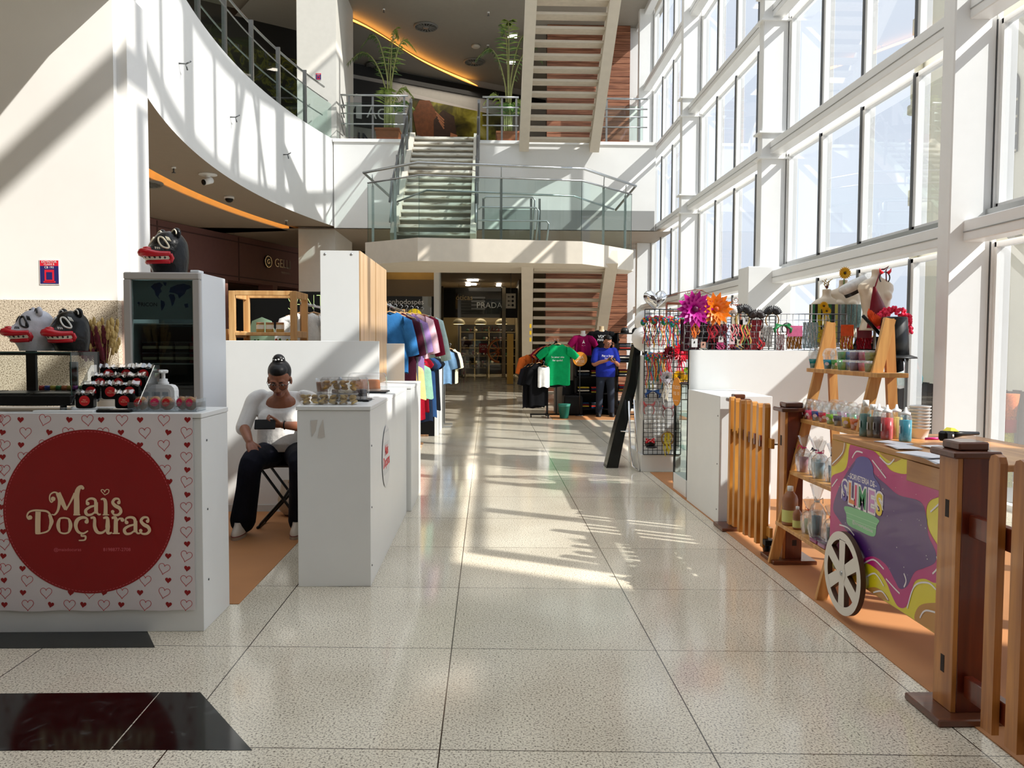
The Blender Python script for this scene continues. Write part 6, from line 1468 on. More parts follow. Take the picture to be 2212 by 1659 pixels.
# along the upper grid
flower(1500, 668, 7.92, .165, (196, 16, 150), 'large magenta flower on top of the long wire grid', 0, None, 14, (90, 6, 60), True)
flower(1545, 668, 7.92, .15, (246, 130, 20), 'large orange flower on top of the long wire grid', 0, None, 14, (200, 80, 10), True)
headband(1578, 690, 7.93, .065, (190, 160, 130), 'headband with white feathers on the long wire grid', 'feather', (232, 228, 224)); headband(1604, 690, 7.93, .068, (190, 160, 60), 'headband with black feathers beside the white feathered one', 'feather', (22, 20, 22))
headband(1634, 700, 7.93, .065, (60, 20, 20), 'headband with dark feathers and orange tuft on the long wire grid', 'feather', (34, 22, 22)); headband(1668, 692, 7.93, .065, (150, 110, 60), 'headband with short black feathers near the middle of the long wire grid', 'feather', (20, 18, 20))
headband(1700, 710, 7.93, .05, (24, 22, 24), 'plain black headband on the long wire grid', 'none', (0, 0, 0)); headband(1690, 715, 7.925, .05, (170, 24, 44), 'watermelon coloured headband on the long wire grid', 'bow', (36, 130, 70))
def card(px, py, w, h, rgb, lab, strands, L=.14):
    p = ay(px, py, 7.935); t = thing('accessory_card', lab, 'hair accessory', (p.x, 7.935, p.z), 0, 'carded accessories on the long wire grid'); m = MB(); m.box(-w / 2, w / 2, -.004, 0, -h / 2, h / 2, P('card_%d_%d' % (rgb[0], rgb[2]), rgb, .6), .001)
    m.ball((0, -.006, h * .1), (.006, .004, .012), BLACK, 6, 4); m.build('card', t)
    if strands: m = MB(); ribbons(m, 0, -.006, -h / 2, L, strands, 8, w * .7); m.build('strands', t)
for px, py, w, h, c, nm, st, L in ((1503, 688, .05, .055, (226, 220, 206), 'ivory card with orange tassels', [(244, 110, 30), (240, 140, 60)], .17), (1540, 690, .065, .10, (232, 232, 232), 'white card of black pins', [(160, 20, 40), (190, 30, 50)], .17), (1563, 691, .07, .085, (196, 184, 160), 'first kraft card', [(120, 20, 36), (40, 30, 40)], .15), (1588, 691, .07, .085, (190, 180, 158), 'second kraft card', [(232, 200, 190), (200, 60, 80)], .16), (1612, 694, .07, .07, (206, 206, 206), 'grey card', [(214, 70, 70), (226, 190, 90), (60, 120, 70)], .2), (1645, 722, .05, .06, (214, 196, 190), 'blush card with red strands', [(214, 40, 50), (30, 30, 30)], .12), (1500, 741, .06, .085, (228, 228, 228), 'low white card', None, 0), (1519, 745, .05, .06, (206, 160, 140), 'low pink card', [(190, 190, 180)], .05), (1557, 733, .05, .06, (220, 214, 210), 'tilted pale card', [(200, 60, 120)], .07), (1581, 736, .055, .07, (226, 196, 200), 'rose card', [(140, 20, 40)], .05), (1597, 740, .05, .06, (200, 190, 160), 'sand card', [(40, 60, 120), (200, 160, 60)], .05)):
    card(px, py, w, h, c, '%s hanging on the long wire grid' % nm, st, L)
def fringe(px, py, y, w, h, cols, lab, top=None, n=26):
    p = ay(px, py, y); t = thing('fringe_bag', lab, 'fringe bag', (p.x, y, p.z), 0, 'shiny fringe pieces on the long wire grid'); m = MB()
    for k in range(n):
        x = -w / 2 + w * (k + .5) / n; c = P('foil_%d_%d_%d' % cols[k % len(cols)], cols[k % len(cols)], .22, metal=.7, var=.3, vscale=80); pts = [(x + .004 * math.sin(k + i), -.006 - .008 * ((k * 7 + i * 3) % 5) / 5, -h * i / 7) for i in range(8)]; wd = w / n * .55
        m.add([(a - wd, b, c_) for a, b, c_ in pts] + [(a + wd, b - .003, c_) for a, b, c_ in pts], [(i, i + 1, i + 9, i + 8) for i in range(7)], c)
    m.build('strands', t)
    if top: m = MB(); m.box(-w / 2, w / 2, -.018, -.012, -h * .42, .02, satin(top), .004); m.build('flap', t)
fringe(1716, 708, 7.93, .15, .21, [(190, 120, 50), (150, 90, 40), (220, 160, 90)], 'gold sequin fringe piece with a pink flap', (206, 100, 140)); fringe(1750, 696, 7.93, .15, .26, [(190, 210, 214), (150, 190, 200), (214, 220, 226)], 'iridescent silver fringe piece')
fringe(1785, 712, 7.93, .14, .18, [(214, 170, 40), (240, 206, 90)], 'bright gold fringe piece behind the ladder leg'); fringe(1829, 706, 7.93, .13, .22, [(240, 140, 20), (250, 190, 60), (226, 60, 90)], 'orange fringe piece with an orange flap', (232, 84, 24)); fringe(1866, 712, 7.93, .15, .2, [(130, 10, 30), (170, 16, 40)], 'dark red fringe piece near the end of the long grid', (120, 10, 26))
fringe(1655, 706, 7.94, .12, .2, [(226, 220, 216), (190, 186, 186), (240, 236, 232)], 'pale white fringe piece in the middle of the long grid'); fringe(1685, 722, 7.94, .08, .16, [(214, 210, 214), (150, 30, 40)], 'narrow white and red fringe piece on the long grid')
for px, c, nm in ((1530, (24, 22, 26), 'black'), (1550, (120, 40, 50), 'wine'), (1600, (40, 30, 34), 'charcoal'), (1625, (190, 60, 70), 'coral'), (1490, (60, 24, 34), 'dark plum')):
    fringe(px, 690, 8.58, .2, .34, [c, tuple(min(255, v + 40) for v in c)], '%s ribbon bundle on the third wire grid' % nm, None, 16)
# balloons
def balloon(px, py, y, r, mat, lab):
    p = ay(px, py, y); t = thing('balloon', lab, 'balloon', p); m = MB(); m.lathe([(0, -r * 1.1), (r * .3, -r * 1.02), (r * .75, -r * .7), (r * .98, -r * .15), (r * .95, r * .3), (r * .7, r * .72), (r * .3, r * .95), (0, r)], mat, n=22); m.build('skin', t); m = MB(); m.lathe([(.004, -r * 1.1), (.016, -r * 1.18), (.0, -r * 1.18)], mat, n=8); m.build('knot', t)
BW = P('balloon_white', (236, 234, 230), .25, spec=.6)
balloon(1393, 693, 9.75, .13, BW, 'upper white balloon at the left end of the hair accessory grid'); balloon(1390, 731, 9.6, .145, BW, 'lower white balloon at the left end of the hair accessory grid'); balloon(1421, 731, 9.7, .14, BW, 'white balloon behind the left wire grid')
p = ay(1415, 650, 9.6); t2 = thing('foil_balloon', 'silver heart foil balloon on top of the left wire grid', 'balloon', p); m = MB(); rows = []
for i in range(13):
    f = i / 12; th = PI * f; row = []
    for k in range(32):
        a = 2 * PI * k / 32; hx = 16 * math.sin(a) ** 3 / 17; hz = (13 * math.cos(a) - 5 * math.cos(2 * a) - 2 * math.cos(3 * a) - math.cos(4 * a)) / 17; row.append((hx * .15 * math.sin(th), .11 * math.cos(th) * -1, hz * .15 * math.sin(th) + .02 * math.sin(th)))
    rows.append(row)
m.grid(rows, P('foil_silver', (214, 214, 216), .05, metal=1.0), True, closev=True); m.build('skin', t2); m = MB(); m.tube([(0, 0, -.14), (.01, .01, -.3), (0, .0, -.5)], .002, WHITE, 4); m.build('string', t2)
m = MB(); m.box(1.83, 2.25, 9.50, 9.9, 1.33, 1.36, LAM); m.box(1.83, 1.86, 9.5, 9.9, .2, 1.33, LAM); o = m.build('side_shelf'); tag(o, 'white shelf behind the left wire grid under the balloons', 'shelf')
# scroll topped copper rack
t = thing('scroll_rack', 'copper clothes rack with a scrolled top behind the accessory grids', 'clothes rack'); COP = P('copper_pipe', (150, 92, 74), .35, metal=.7)
Q = lambda px, py: ay(px, py, 10.3); p0, p1 = Q(1440, 655), Q(1600, 660)
m = MB(); m.tube([p0, p1], .016, COP, 8); 
for p in (p0, p1): m.tube([p, (p.x, 10.3, 0.01)], .014, COP, 8)
m.tube([Q(1440, 672), Q(1600, 672)], .01, COP, 6); m.build('frame', t)
m = MB(); m.tube([Q(1443, 640), Q(1470, 632), Q(1500, 626), Q(1520, 627)], .005, COP, 5); m.tube([Q(1512, 627), Q(1545, 640), Q(1575, 655)], .005, COP, 5); m.box(Q(1498, 626).x, Q(1509, 626).x, 10.29, 10.31, Q(0, 627).z, Q(0, 624).z, COP)
for cx_, cy_, s in ((1488, 633, 1), (1508, 633, -1), (1478, 651, -1), (1517, 651, 1), (1589, 648, 1)):
    m.tube([Q(cx_ + s * (1 + .55 * k) * math.cos(k * .8), cy_ + (1 + .55 * k) * math.sin(k * .8)) for k in range(13)], .004, COP, 5)
m.tube([Q(1494, 636), Q(1499, 641), Q(1492, 647), Q(1482, 652)], .005, COP, 5); m.tube([Q(1502, 636), Q(1498, 641), Q(1505, 647), Q(1514, 652)], .005, COP, 5); m.build('scrollwork', t)
# oval orange sign, leaning black board with wire stand
disc_sign(Vector((1.915, 7.55 + .55, 1.015)), .095, P('sign_orange', (222, 142, 34), .5), 'orange oval price sign at the end of the white partition', [('TUDO', .05, .04), ('R$ 10', .05, -.02), ('aproveite', .022, -.09)], P('sign_cream', (240, 226, 206), .5), x=(.25, -.97, 0), ry=.145)
t = thing('leaning_board', 'long glossy black board leaning by a chrome stand in the corridor', 'board'); BG = P('black_gloss', (9, 14, 14), .15, spec=.4)
pr = [(1.435, .0), (1.58, .0), (1.66, .42), (1.80, 1.02), (1.835, 1.40), (1.83, 1.475), (1.76, 1.475), (1.70, 1.05), (1.55, .5)]
m = MB(); m.prism(pr, 9.62, 9.86, BG, 'XZ'); m.build('board', t)
t = thing('wire_stand', 'chrome wire stand beside the leaning black board', 'stand'); m = MB()
m.tube([(1.68, 9.5, 1.0 - .18), (1.70, 9.5, .25), (1.72, 9.45, .05), (1.78, 9.35, .012), (1.84, 9.5, .012), (1.9, 9.7, .02), (1.9, 9.75, .5), (1.86, 9.75, 1.0)], .012, CHROME, 8); m.tube([(1.78, 9.35, .012), (1.76, 9.45, .4), (1.74, 9.5, .84)], .010, CHROME, 8); m.tube([(1.6, 9.58, .45), (1.76, 9.55, .45)], .008, CHROME, 6); m.build('frame', t)

# ================================================================== MANNEQUINS BY THE WINDOW
MANN = P('mannequin_cream', (222, 204, 178), .35, coat=.2)
def bust(px, py, y, hgt, rotz, label, skin=MANN, bare=True):
    """torso form; py is the top of the neck"""
    p = ay(px, py, y); t = thing('mannequin', label, 'mannequin', (p.x, y, p.z), rotz); m = MB()
    R3 = [(.045, .045, 0), (.042, .042, -.05), (.05, .048, -.08), (.12, .06, -.105), (.185, .075, -.15), (.19, .09, -.2), (.155, .105, -.27), (.145, .11, -.33), (.125, .095, -.42), (.14, .10, -.52), (.165, .11, -.6)]
    m.loft([[(a * math.cos(2 * PI * k / 24), b * math.sin(2 * PI * k / 24), z) for k in range(24)] for a, b, z in R3], skin)
    if bare:
        for s in (-1, 1): m.ball((s * .065, -.07, -.265), (.062, .05, .058), skin, 14, 8)
    fuse(m, 'torso', t, .008, 6); m = MB(); m.cyl((0, 0, -.6), (0, 0, -p.z + .02), .014, STEEL, 10); m.lathe([(.14, -p.z), (.14, -p.z + .015), (0, -p.z + .02)], STEEL, n=20); m.build('stand', t); return t, p
def band_top(t, a, b, z0, z1, mats, name='top'):
    m = MB(); n = 32
    for i in range(6):
        za, zb_ = z0 + (z1 - z0) * i / 6, z0 + (z1 - z0) * (i + 1) / 6
        for k in range(n):
            A0, A1 = 2 * PI * k / n, 2 * PI * (k + 1) / n; mm = mats[k % len(mats)]
            m.face([(a * math.cos(A0), b * math.sin(A0) - .012, za), (a * math.cos(A1), b * math.sin(A1) - .012, za), (a * math.cos(A1), b * math.sin(A1) - .012, zb_), (a * math.cos(A0), b * math.sin(A0) - .012, zb_)], mm)
    m.build(name, t)
t1, p = bust(1786, 625, 8.3, 1, .3, 'mannequin torso in a striped top with a dried spray in its neck')
band_top(t1, .205, .115, -.55, -.16, [satin((40, 16, 30)), satin((220, 220, 214)), satin((30, 110, 60)), satin((24, 20, 26)), satin((200, 190, 60))])
m = MB()
for k in range(6): m.tube([(p.x, 8.3, p.z), (p.x + .03 * math.sin(k * 2.3), 8.3, p.z + .05), (p.x - .05 + .022 * k, 8.3, p.z + .09 + .01 * (k % 3))], .004, DS, 4); m.ball((p.x + .01 * math.sin(k * 3), 8.3, p.z + .025), (.012, .008, .016), satin((120, 60, 60)), 6, 4)
o = m.build('dried_spray'); tag(o, 'dried straw spray standing in the neck of the striped mannequin', 'flowers')
t1, p = bust(1822, 605, 8.35, 1, -.1, 'mannequin torso with silver fringe and a sunflower in its neck')
m = MB()
for k in range(40):
    x = -.13 + .26 * (k % 20) / 19; m.face([(x, -.13 - .01 * (k % 3), -.26), (x + .012, -.13 - .01 * (k % 3), -.26), (x + .01, -.135, -.52 - .02 * (k % 4)), (x - .004, -.135, -.5)], P('foil_150_190_200', (0, 0, 0)) if k % 4 else P('foil_grey', (150, 150, 150), .2, metal=.8))
m.build('silver_fringe', t1)
flower(1824, 590, 8.3, .07, (244, 186, 30), 'sunflower in the neck of the silver fringed mannequin', 0, None, 18, (60, 36, 10), stem=.24, grp='sunflowers by the mannequins')
flower(1779, 661, 8.05, .05, (246, 190, 20), 'upper sunflower on a stem beside the striped mannequin', 0, None, 16, (60, 36, 10), stem=.3, grp='sunflowers by the mannequins'); flower(1785, 672, 8.04, .05, (246, 190, 20), 'lower sunflower on a stem beside the striped mannequin', .28, [(226, 190, 40), (240, 210, 80)], 16, (60, 36, 10), grp='sunflowers by the mannequins')
t2 = thing('white_cap', 'white captain style hat with black band leaning on the mannequins', 'hat', ay(1848, 626, 8.0), 0); t2.rotation_euler = (0, -.5, 0)
m = MB(); m.lathe([(.12, 0), (.15, .05), (.14, .09), (.06, .10), (0, .10)], satin((226, 224, 220)), n=22, sy=.7); m.build('crown', t2); m = MB(); m.lathe([(.122, -.03), (.124, .015)], satin((20, 20, 22)), n=22, close=False, sy=.7); m.build('band', t2)
m = MB(); m.box(p.x + .0, p.x + .02, 8.0, 8.02, 0, p.z - .1, STEEL); o = m.build('hat_pole'); tag(o, 'thin steel pole holding the white hat', 'pole'); o.location.x = .06
t1, p = bust(1893, 582, 7.86, 1, .15, 'mannequin torso in a dark red halter top nearest the window column')
WINE = satin((120, 12, 32))
m = MB(); rows = []
for i in range(9):
    f = i / 8; z = -.58 + .40 * f; hw = .20 * (1 - f * .92) ; rows.append([(-.02 - .09 * f + hw * (j / 6 * 2 - 1) * .8, -.135 - .045 * math.sin(PI * j / 6) * (1 - .6 * f), z) for j in range(7)])
m.grid(rows, WINE); m.tube([(-.10, -.13, -.19), (-.02, -.08, -.05), (.05, .0, 0.0), (.07, -.03, .0)], .008, WINE, 6); m.tube([(.06, -.04, .0), (.10, -.05, .03), (.07, -.05, -.01), (.08, -.05, -.15)], .006, WINE, 5); m.build('halter_top', t1)
headband(1911, 600, 7.72, .05, (22, 20, 22), 'black headband with tall red horns on the halter top mannequin', 'horns', (232, 24, 40))
t2 = thing('top_hat', 'tall black felt hat on a stand near the window column', 'hat', ay(1930, 766, 7.4) + Vector((0, 0, 0)), 0)
m = MB(); m.lathe([(.135, 0), (.128, .14), (.112, .34), (.105, .35), (0, .35)], satin((14, 14, 15)), n=26); m.build('crown', t2); m = MB(); m.lathe([(.135, 0.0), (.2, -.02), (.205, -.035), (.135, -.012)], satin((14, 14, 15)), n=26); m.build('brim', t2)
m = MB(); 
for k in range(60): a = ar.uniform(0, 6.28); r_ = ar.uniform(0, .09); m.tube([(r_ * math.cos(a) * .7, 0, .02 * math.sin(a)), (r_ * math.cos(a), -.01, r_ * math.sin(a) * .8)], [.01, .002], P('feather_black', (16, 16, 18), .8), 4)
o = m.build('black_feathers', loc=ay(1950, 770, 7.35)); tag(o, 'tuft of black feathers hanging below the tall black hat', 'feathers')
m = MB(); m.tube([ay(1930, 775, 7.4), (ay(1930, 775, 7.4).x, 7.4, .01)], .012, WAL, 8); m.box(ay(1930, 775, 7.4).x - .12, ay(1930, 775, 7.4).x + .12, 7.3, 7.5, 0, .02, WAL); o = m.build('hat_stand'); tag(o, 'wooden hat stand under the tall black hat', 'stand')
t2 = thing('feather_collar', 'orange feather collar with a beaded edge in front of the halter top mannequin', 'collar', ay(1880, 690, 7.5)); m = MB(); OF = P('feather_orange', (240, 84, 24), .8, var=.15, vscale=30)
for k in range(90): a = ar.uniform(-.7, 2.5); q = ar.uniform(.2, 1); m.tube([(.01 + .1 * (q - .5), 0, -.1 * (q - .5) * 1.2), (.01 + .1 * (q - .5) + .085 * math.cos(a) * q, -.02 * q, -.1 * (q - .5) + .075 * math.sin(a))], [.014, .004], OF, 4)
m.build('feathers', t2); m = MB()
for k in range(16): m.ball((-.075 + .0105 * k, -.02, .03 - .011 * k), .008, P('bead_silver', (206, 200, 190), .2, metal=.8), 6, 4)
m.tube([(-.08, -.015, .035), (.09, -.015, -.14)], .016, BLACK, 6); m.build('beaded_edge', t2)
m = MB(); PK = P('tulle_red', (240, 40, 80), .7, var=.2, vscale=30)
for k in range(110): a = ar.uniform(-.6, 3.3); r_ = .16 * ar.uniform(.75, 1.15); m.ball((r_ * math.cos(a), ar.uniform(-.03, .03), r_ * math.sin(a)), (.018, .014, .018), PK, 5, 4)
o = m.build('tulle_ruffle', loc=ay(1930, 705, 7.62)); tag(o, 'bright red tulle ruffle behind the tall black hat', 'ruffle')
m = MB(); m.box(ay(1905, 640, 7.6).x - .2, ay(1945, 640, 7.6).x, 7.58, 7.6, 1.44, 1.455, BLACKM)
o = m.build('display_bracket'); tag(o, 'thin black bracket holding the feather collar above the partition end', 'bracket')
rail_rack('clothes_rack', 'wooden rack of dark costumes at the end of the white partition by the window', 4.05, 7.9, 8.9, 1.66, PINE, .3)
for k, (dy, c, nm) in enumerate(((.2, (18, 16, 18), 'black'), (.4, (60, 14, 26), 'dark wine'), (.6, (24, 20, 22), 'charcoal'))):
    garment('hanging_costume', '%s costume hanging on the rack at the window end of the partition' % nm, 'garment', (4.05, 7.95 + dy, 1.58), .1, .28, 1.0, cloth(nm.replace(' ', '_') + '_c', c), .2, seed=60 + k, sl_ang=.3, group='costumes on the window rack')
# ================================================================== GROUND FLOOR SHOPS AT THE BACK
# mauve shop under the curved soffit, front line oblique
A_ = Vector((-8.6, 17.5, 0)); FS = frame(A_, (.331, .944, 0), (-.944, .331, 0), (0, 0, 1))
MAUVE = P('shop_mauve', (126, 88, 84), .55, var=.03); MAUVED = P('shop_mauve_groove', (84, 56, 54), .6); INB = P('shop_interior_brown', (70, 42, 26), .7, var=.1)
b = MB(); b.T = FS
b.box(-3, 8.4, 0, .5, 3.2, 4.43, MAUVE)
for s in (-1, 2.2, 5.3): b.box(s - .02, s + .02, -.01, 0, 3.2, 4.4, MAUVED)
for z in (3.3, 4.25): b.box(-3, 8.4, -.012, 0, z, z + .03, MAUVED)
for s in (-2.5, -.4, 2.1, 4.6, 6.9, 8.25): b.box(s, s + .22, 0, .5, 0, 3.2, MAUVE)
b.box(-3, 8.4, 2.2, 2.3, 0, 3.2, INB); b.box(-3, 8.4, .5, 2.3, 3.15, 3.2, INB)
struct('wall_mauve_shop', b)
SIGNS = P('sign_chrome_letters', (206, 200, 196), .25, metal=.9); SIGND = P('sign_dark_letters', (30, 22, 22), .4)
for s0, mt, lab in ((6.62, SIGNS, 'metal shop letters with a round emblem on the mauve fascia'), (.95, SIGND, 'dark shop letters with a round emblem on the mauve fascia beside the pillar')):
    m = MB(); m.T = FS @ frame((s0, -.02, 3.86), (1, 0, 0), (0, 0, 1)); m.prism([(.19 * math.cos(2 * PI * k / 28), .19 * math.sin(2 * PI * k / 28)) for k in range(28)], 0, .03, SIGND)
    m.grid([[(r * math.cos(2 * PI * k / 28), r * math.sin(2 * PI * k / 28), .034) for k in range(28)] for r in (.17, .15)], mt, False, closev=True); m.text('G', .2, mt, 0, 0, .036)
    m.text('GELLI', .36, mt, .32, 0, .02, align='LEFT', sx=.95); 
    if mt is SIGNS: m.text('PARFUMERIA', .085, mt, .9, -.26, .02)
    o = m.build('shop_sign'); tag(o, lab, 'sign')
t = thing('shop_shelving', 'brown shelving with boxes inside the mauve shop', 'shelf'); 
for z in (1.2, 1.95, 2.6):
    m = MB(); m.T = FS; m.box(-2.8, 8.2, 1.5, 2.15, z, z + .04, P('shelf_brown', (120, 84, 56), .5)); m.build('shelf_board', t)
for s in (-2.8, .9, 4.6, 8.1): m = MB(); m.T = FS; m.box(s, s + .04, 1.5, 2.15, 0, 2.7, INB); m.build('upright', t)
bx_ = random.Random(2)
for k in range(12):
    s = 2.4 + .45 * k; c = ((196, 96, 60), (150, 110, 70), (206, 150, 110), (90, 60, 50))[k % 4]
    m = MB(); m.T = FS; h = bx_.uniform(.1, .4); m.box(s, s + .3, 1.6, 1.9, 1.99, 1.99 + h, P('box_%d' % c[0], c, .6)); o = m.build('gift_box'); tag(o, 'small box on the mauve shop shelf, %s from the left' % 'first second third fourth fifth sixth seventh eighth ninth tenth eleventh twelfth'.split()[k], 'box', 'boxes in the mauve shop')
def arealamp(name, loc, size, power, col, rot=(0, 0, 0)):
    d = bpy.data.lights.new(name, 'AREA'); d.energy = power; d.color = col; d.size = size[0]; d.shape = 'RECTANGLE'; d.size_y = size[1]
    o = bpy.data.objects.new(name, d); COL.objects.link(o); o.location = loc; o.rotation_euler = rot; return o
arealamp('shop_lamp_mauve', (FS @ Vector((4.5, 1.3, 3.1))), (4, .5), 14, (1, .8, .6))
# glazed shoe shop
GOLD = P('gold_panel', (166, 128, 66), .3, metal=.5, var=.06, vscale=4); BRZ = P('bronze_frame', (110, 92, 70), .4, metal=.5)
b = MB(); b.box(-3.4, -1.72, 26.0, 26.4, 3.55, 4.42, GOLD); b.box(-3.4, -1.72, 25.95, 26.0, 3.02, 3.55, BRZ); b.box(-3.4, -1.72, 26.05, 26.1, 0, .12, BRZ)
b.box(-1.72, -1.55, 25.9, 26.6, 0, 4.42, WALL); b.box(-1.80, -1.72, 25.98, 26.1, 0, 3.02, BLACKM); b.box(-2.58, -2.56, 26.02, 26.06, .1, 3.02, BRZ)
b.box(-7, -3.4, 26.0, 26.4, 0, 4.42, P('dark_recess', (50, 46, 42), .7)); b.box(-3.4, -1.72, 29.8, 30, 0, 4.42, P('shop_back_wall', (104, 98, 88), .6)); b.box(-2.45, -2.35, 30, 46, 0, 4.42, P('shop_side_wall', (150, 140, 126), .6))
struct('wall_shoe_shop', b)
m = MB(); m.face([(-3.4, 26.04, .1), (-1.8, 26.04, .1), (-1.8, 26.04, 3.02), (-3.4, 26.04, 3.02)], CLEAR('shop_glass', (214, 222, 218), .14)); o = m.build('window_40'); o['kind'] = 'structure'
m = MB(); m.T = frame((0, 26.0, 0), (1, 0, 0), (0, 0, 1)); pa, pb = ay(836, 667, 26), ay(912, 638, 26); m.box(pa.x, pb.x, pa.z, pb.z, 0, .03, P('sign_board_dark', (30, 32, 34), .5)); m.text('sonhodospés', .235, WTX, (pa.x + pb.x) / 2, (pa.z + pb.z) / 2, .034); o = m.build('shop_sign'); tag(o, 'dark shop sign with white lowercase letters behind the clothes rack', 'sign')
arealamp('shop_lamp_gold', (-2.5, 25.85, 4.3), (1.2, .3), 10, (1, .8, .45)); arealamp('shop_lamp_shoe', (-2.5, 28, 4.2), (1.2, 1.2), 30, (1, .92, .8))
# optician at the end of the corridor
OY = 36.5
b = MB(); b.box(-2.35, 3.6, 42, 42.2, 0, 4.42, P('optic_wall', (140, 122, 86), .6)); b.box(1.4, FX, OY, 42, 0, 4.42, P('optic_side', (110, 98, 72), .6)); b.box(-2.35, 1.4, OY + 1.5, OY + 1.7, 2.75, 4.15, P('optic_fascia', (14, 13, 13), .25))
struct('wall_optician', b)
O = lambda px, py, y=OY: ay(px, py, y)
m = MB(); m.T = frame((0, OY + 1.48, 0), (1, 0, 0), (0, 0, 1)); y_ = OY + 1.48
p = ay(1057, 660, y_); m.text('PRADA', .38, WTX, p.x, p.z, .02); p = ay(1003, 643, y_); m.text('óticas', .34, P('sign_gold', (170, 140, 90), .4), p.x, p.z, .02)
for k in range(4): a_, b_2 = ay(1018, 641 + 8 * k, y_), ay(1048, 645 + 8 * k, y_); m.box(a_.x, b_2.x, b_2.z, a_.z, 0, .012, P('sign_grey_band', (110, 110, 112), .5))
o = m.build('shop_sign'); tag(o, 'black optician fascia lettering with pale letters at the end of the corridor', 'sign')
for px, nm in ((991, 'left'), (1038, 'middle'), (1083, 'right')):
    p = ay(px, 700, OY + 2.2); t = thing('pendant_lamp', '%s white dome pendant lamp in the optician shop' % nm, 'lamp', p, 0, 'dome pendants in the optician'); m = MB(); m.lathe([(.30, 0), (.29, .08), (.24, .17), (.14, .24), (.0, .27)], P('dome_cream', (226, 214, 180), .4), n=24, close=False); m.build('shade', t); m = MB(); m.lathe([(0, -.01), (.25, -.01)], P('dome_glow', (255, 244, 214), .4, emit=(255, 236, 190), estr=4), n=20, close=False); m.build('bulb_panel', t); m = MB(); m.cyl((0, 0, .26), (0, 0, 4.42 - p.z), .008, BLACK, 6); m.build('cord', t)
for k, (px, py, w) in enumerate(((1021, 605, .5), (1021, 614, .35))):
    m = MB(); p = az(px, py, 4.41); m.box(-w / 2, w / 2, -.35, .35, -.02, 0, LAMPW); o = m.build('ceiling_lamp', loc=p); tag(o, ('large bright ceiling panel lamp over the optician entrance', 'smaller ceiling panel lamp over the optician entrance')[k], 'lamp')
for px, py, nm in ((1011, 611, 'upper left'), (1011, 616, 'lower left'), (1078, 613, 'upper right'), (1077, 617, 'lower right')):
    p = az(px, py, 4.40); m = MB(); m.cyl((0, 0, 0), (0, 0, -.03), .12, LAMPW, 14); o = m.build('spot_lamp', loc=p); tag(o, '%s round spot lamp over the optician entrance' % nm, 'lamp', 'spot lamps at the optician')
arealamp('upper_shop_fill', (-1.5, 28.5, 10.6), (3, 2), 30, (1, .9, .75)); arealamp('optician_lamp', (0, 39.5, 4.3), (2.4, 2), 55, (1, .84, .58)); arealamp('corridor_lamp', (0, 31, 4.35), (2, 3), 6, (1, .86, .66))  # upper shop light is a bare fill added to brighten the mural
POLI = P('polished_post', (150, 140, 122), .12, metal=1.0)
for px, lab in ((954, 'polished steel door post left of the optician entrance'), (1088, 'polished steel door post right of the optician entrance')):
    p = O(px, 745); m = MB(); m.box(p.x - .09, p.x + .09, OY - .1, OY + .1, 0, 4.1, POLI, .01); o = m.build('door_post'); tag(o, lab, 'post')
m = MB(); m.face([(O(957, 0).x, OY, .05), (O(1085, 0).x, OY, .05), (O(1085, 0).x, OY, 4.1), (O(957, 0).x, OY, 4.1)], CLEAR('optic_glass', (226, 224, 214), .10)); o = m.build('window_41'); o['kind'] = 'structure'
# optician furniture
SHW = P('optic_white_shelf', (150, 134, 96), .5); 
t = thing('shop_counter', 'low glass counter with portrait cards at the left of the optician window', 'counter'); xa, xb = O(958, 0).x, O(1000, 0).x
m = MB(); m.box(xa, xb, OY + .3, OY + .8, 0, .08, SHW); m.box(xa, xb, OY + .3, OY + .8, .78, .84, SHW); m.box(xa, xa + .05, OY + .3, OY + .8, 0, .8, SHW); m.box(xb - .05, xb, OY + .3, OY + .8, 0, .8, SHW); m.box(xa, xb, OY + .75, OY + .8, 0, .8, DARKW); m.build('case', t)
for k in range(4):
    m = MB(); x = xa + .12 + .22 * k; m.box(x, x + .17, OY + .36, OY + .38, .12, .5, P('portrait_red', (130, 40, 24), .5)); m.T = frame((x + .085, OY + .355, .33), (1, 0, 0), (0, 0, 1)); m.disc((0, 0), .065, SKN, 16, 0, .09); m.disc((0, .02), .07, HAIR2, 12, -.002, .1); o = m.build('portrait_card'); tag(o, 'portrait card in the optician counter, %s from the left' % 'first second third fourth'.split()[k], 'card', 'portrait cards in the optician')
t = thing('display_table', 'pale display table stacked with spectacle cases in the optician', 'table'); xa, xb = O(1003, 0).x, O(1056, 0).x
m = MB(); m.box(xa, xb, OY + .5, OY + 1.2, .96, 1.03, SHW); m.build('top', t)
for x in (xa, xb - .06): m = MB(); m.box(x, x + .06, OY + .5, OY + 1.2, 0, .96, SHW); m.build('leg', t)
m = MB(); m.box(xa, xb, OY + .5, OY + 1.2, .40, .44, SHW); m.build('lower_shelf', t)
sr = random.Random(11)
t = thing('display_wall', 'wall unit of dark spectacles on pale shelves at the back of the optician', 'shelf')
for k in range(5):
    m = MB(); x = -1.4 + .72 * k; m.box(x, x + .06, 40.6, 41, 0, 2.4, SHW); m.build('upright', t)
for z in (.5, .9, 1.3, 1.7, 2.1): m = MB(); m.box(-1.4, 1.5, 40.6, 41, z, z + .03, SHW); m.build('shelf_board', t)
m = MB(); m.box(-1.5, 1.5, 41.2, 41.3, 0, 2.5, P('optic_dark_back', (26, 24, 18), .6)); m.build('back_board', t)
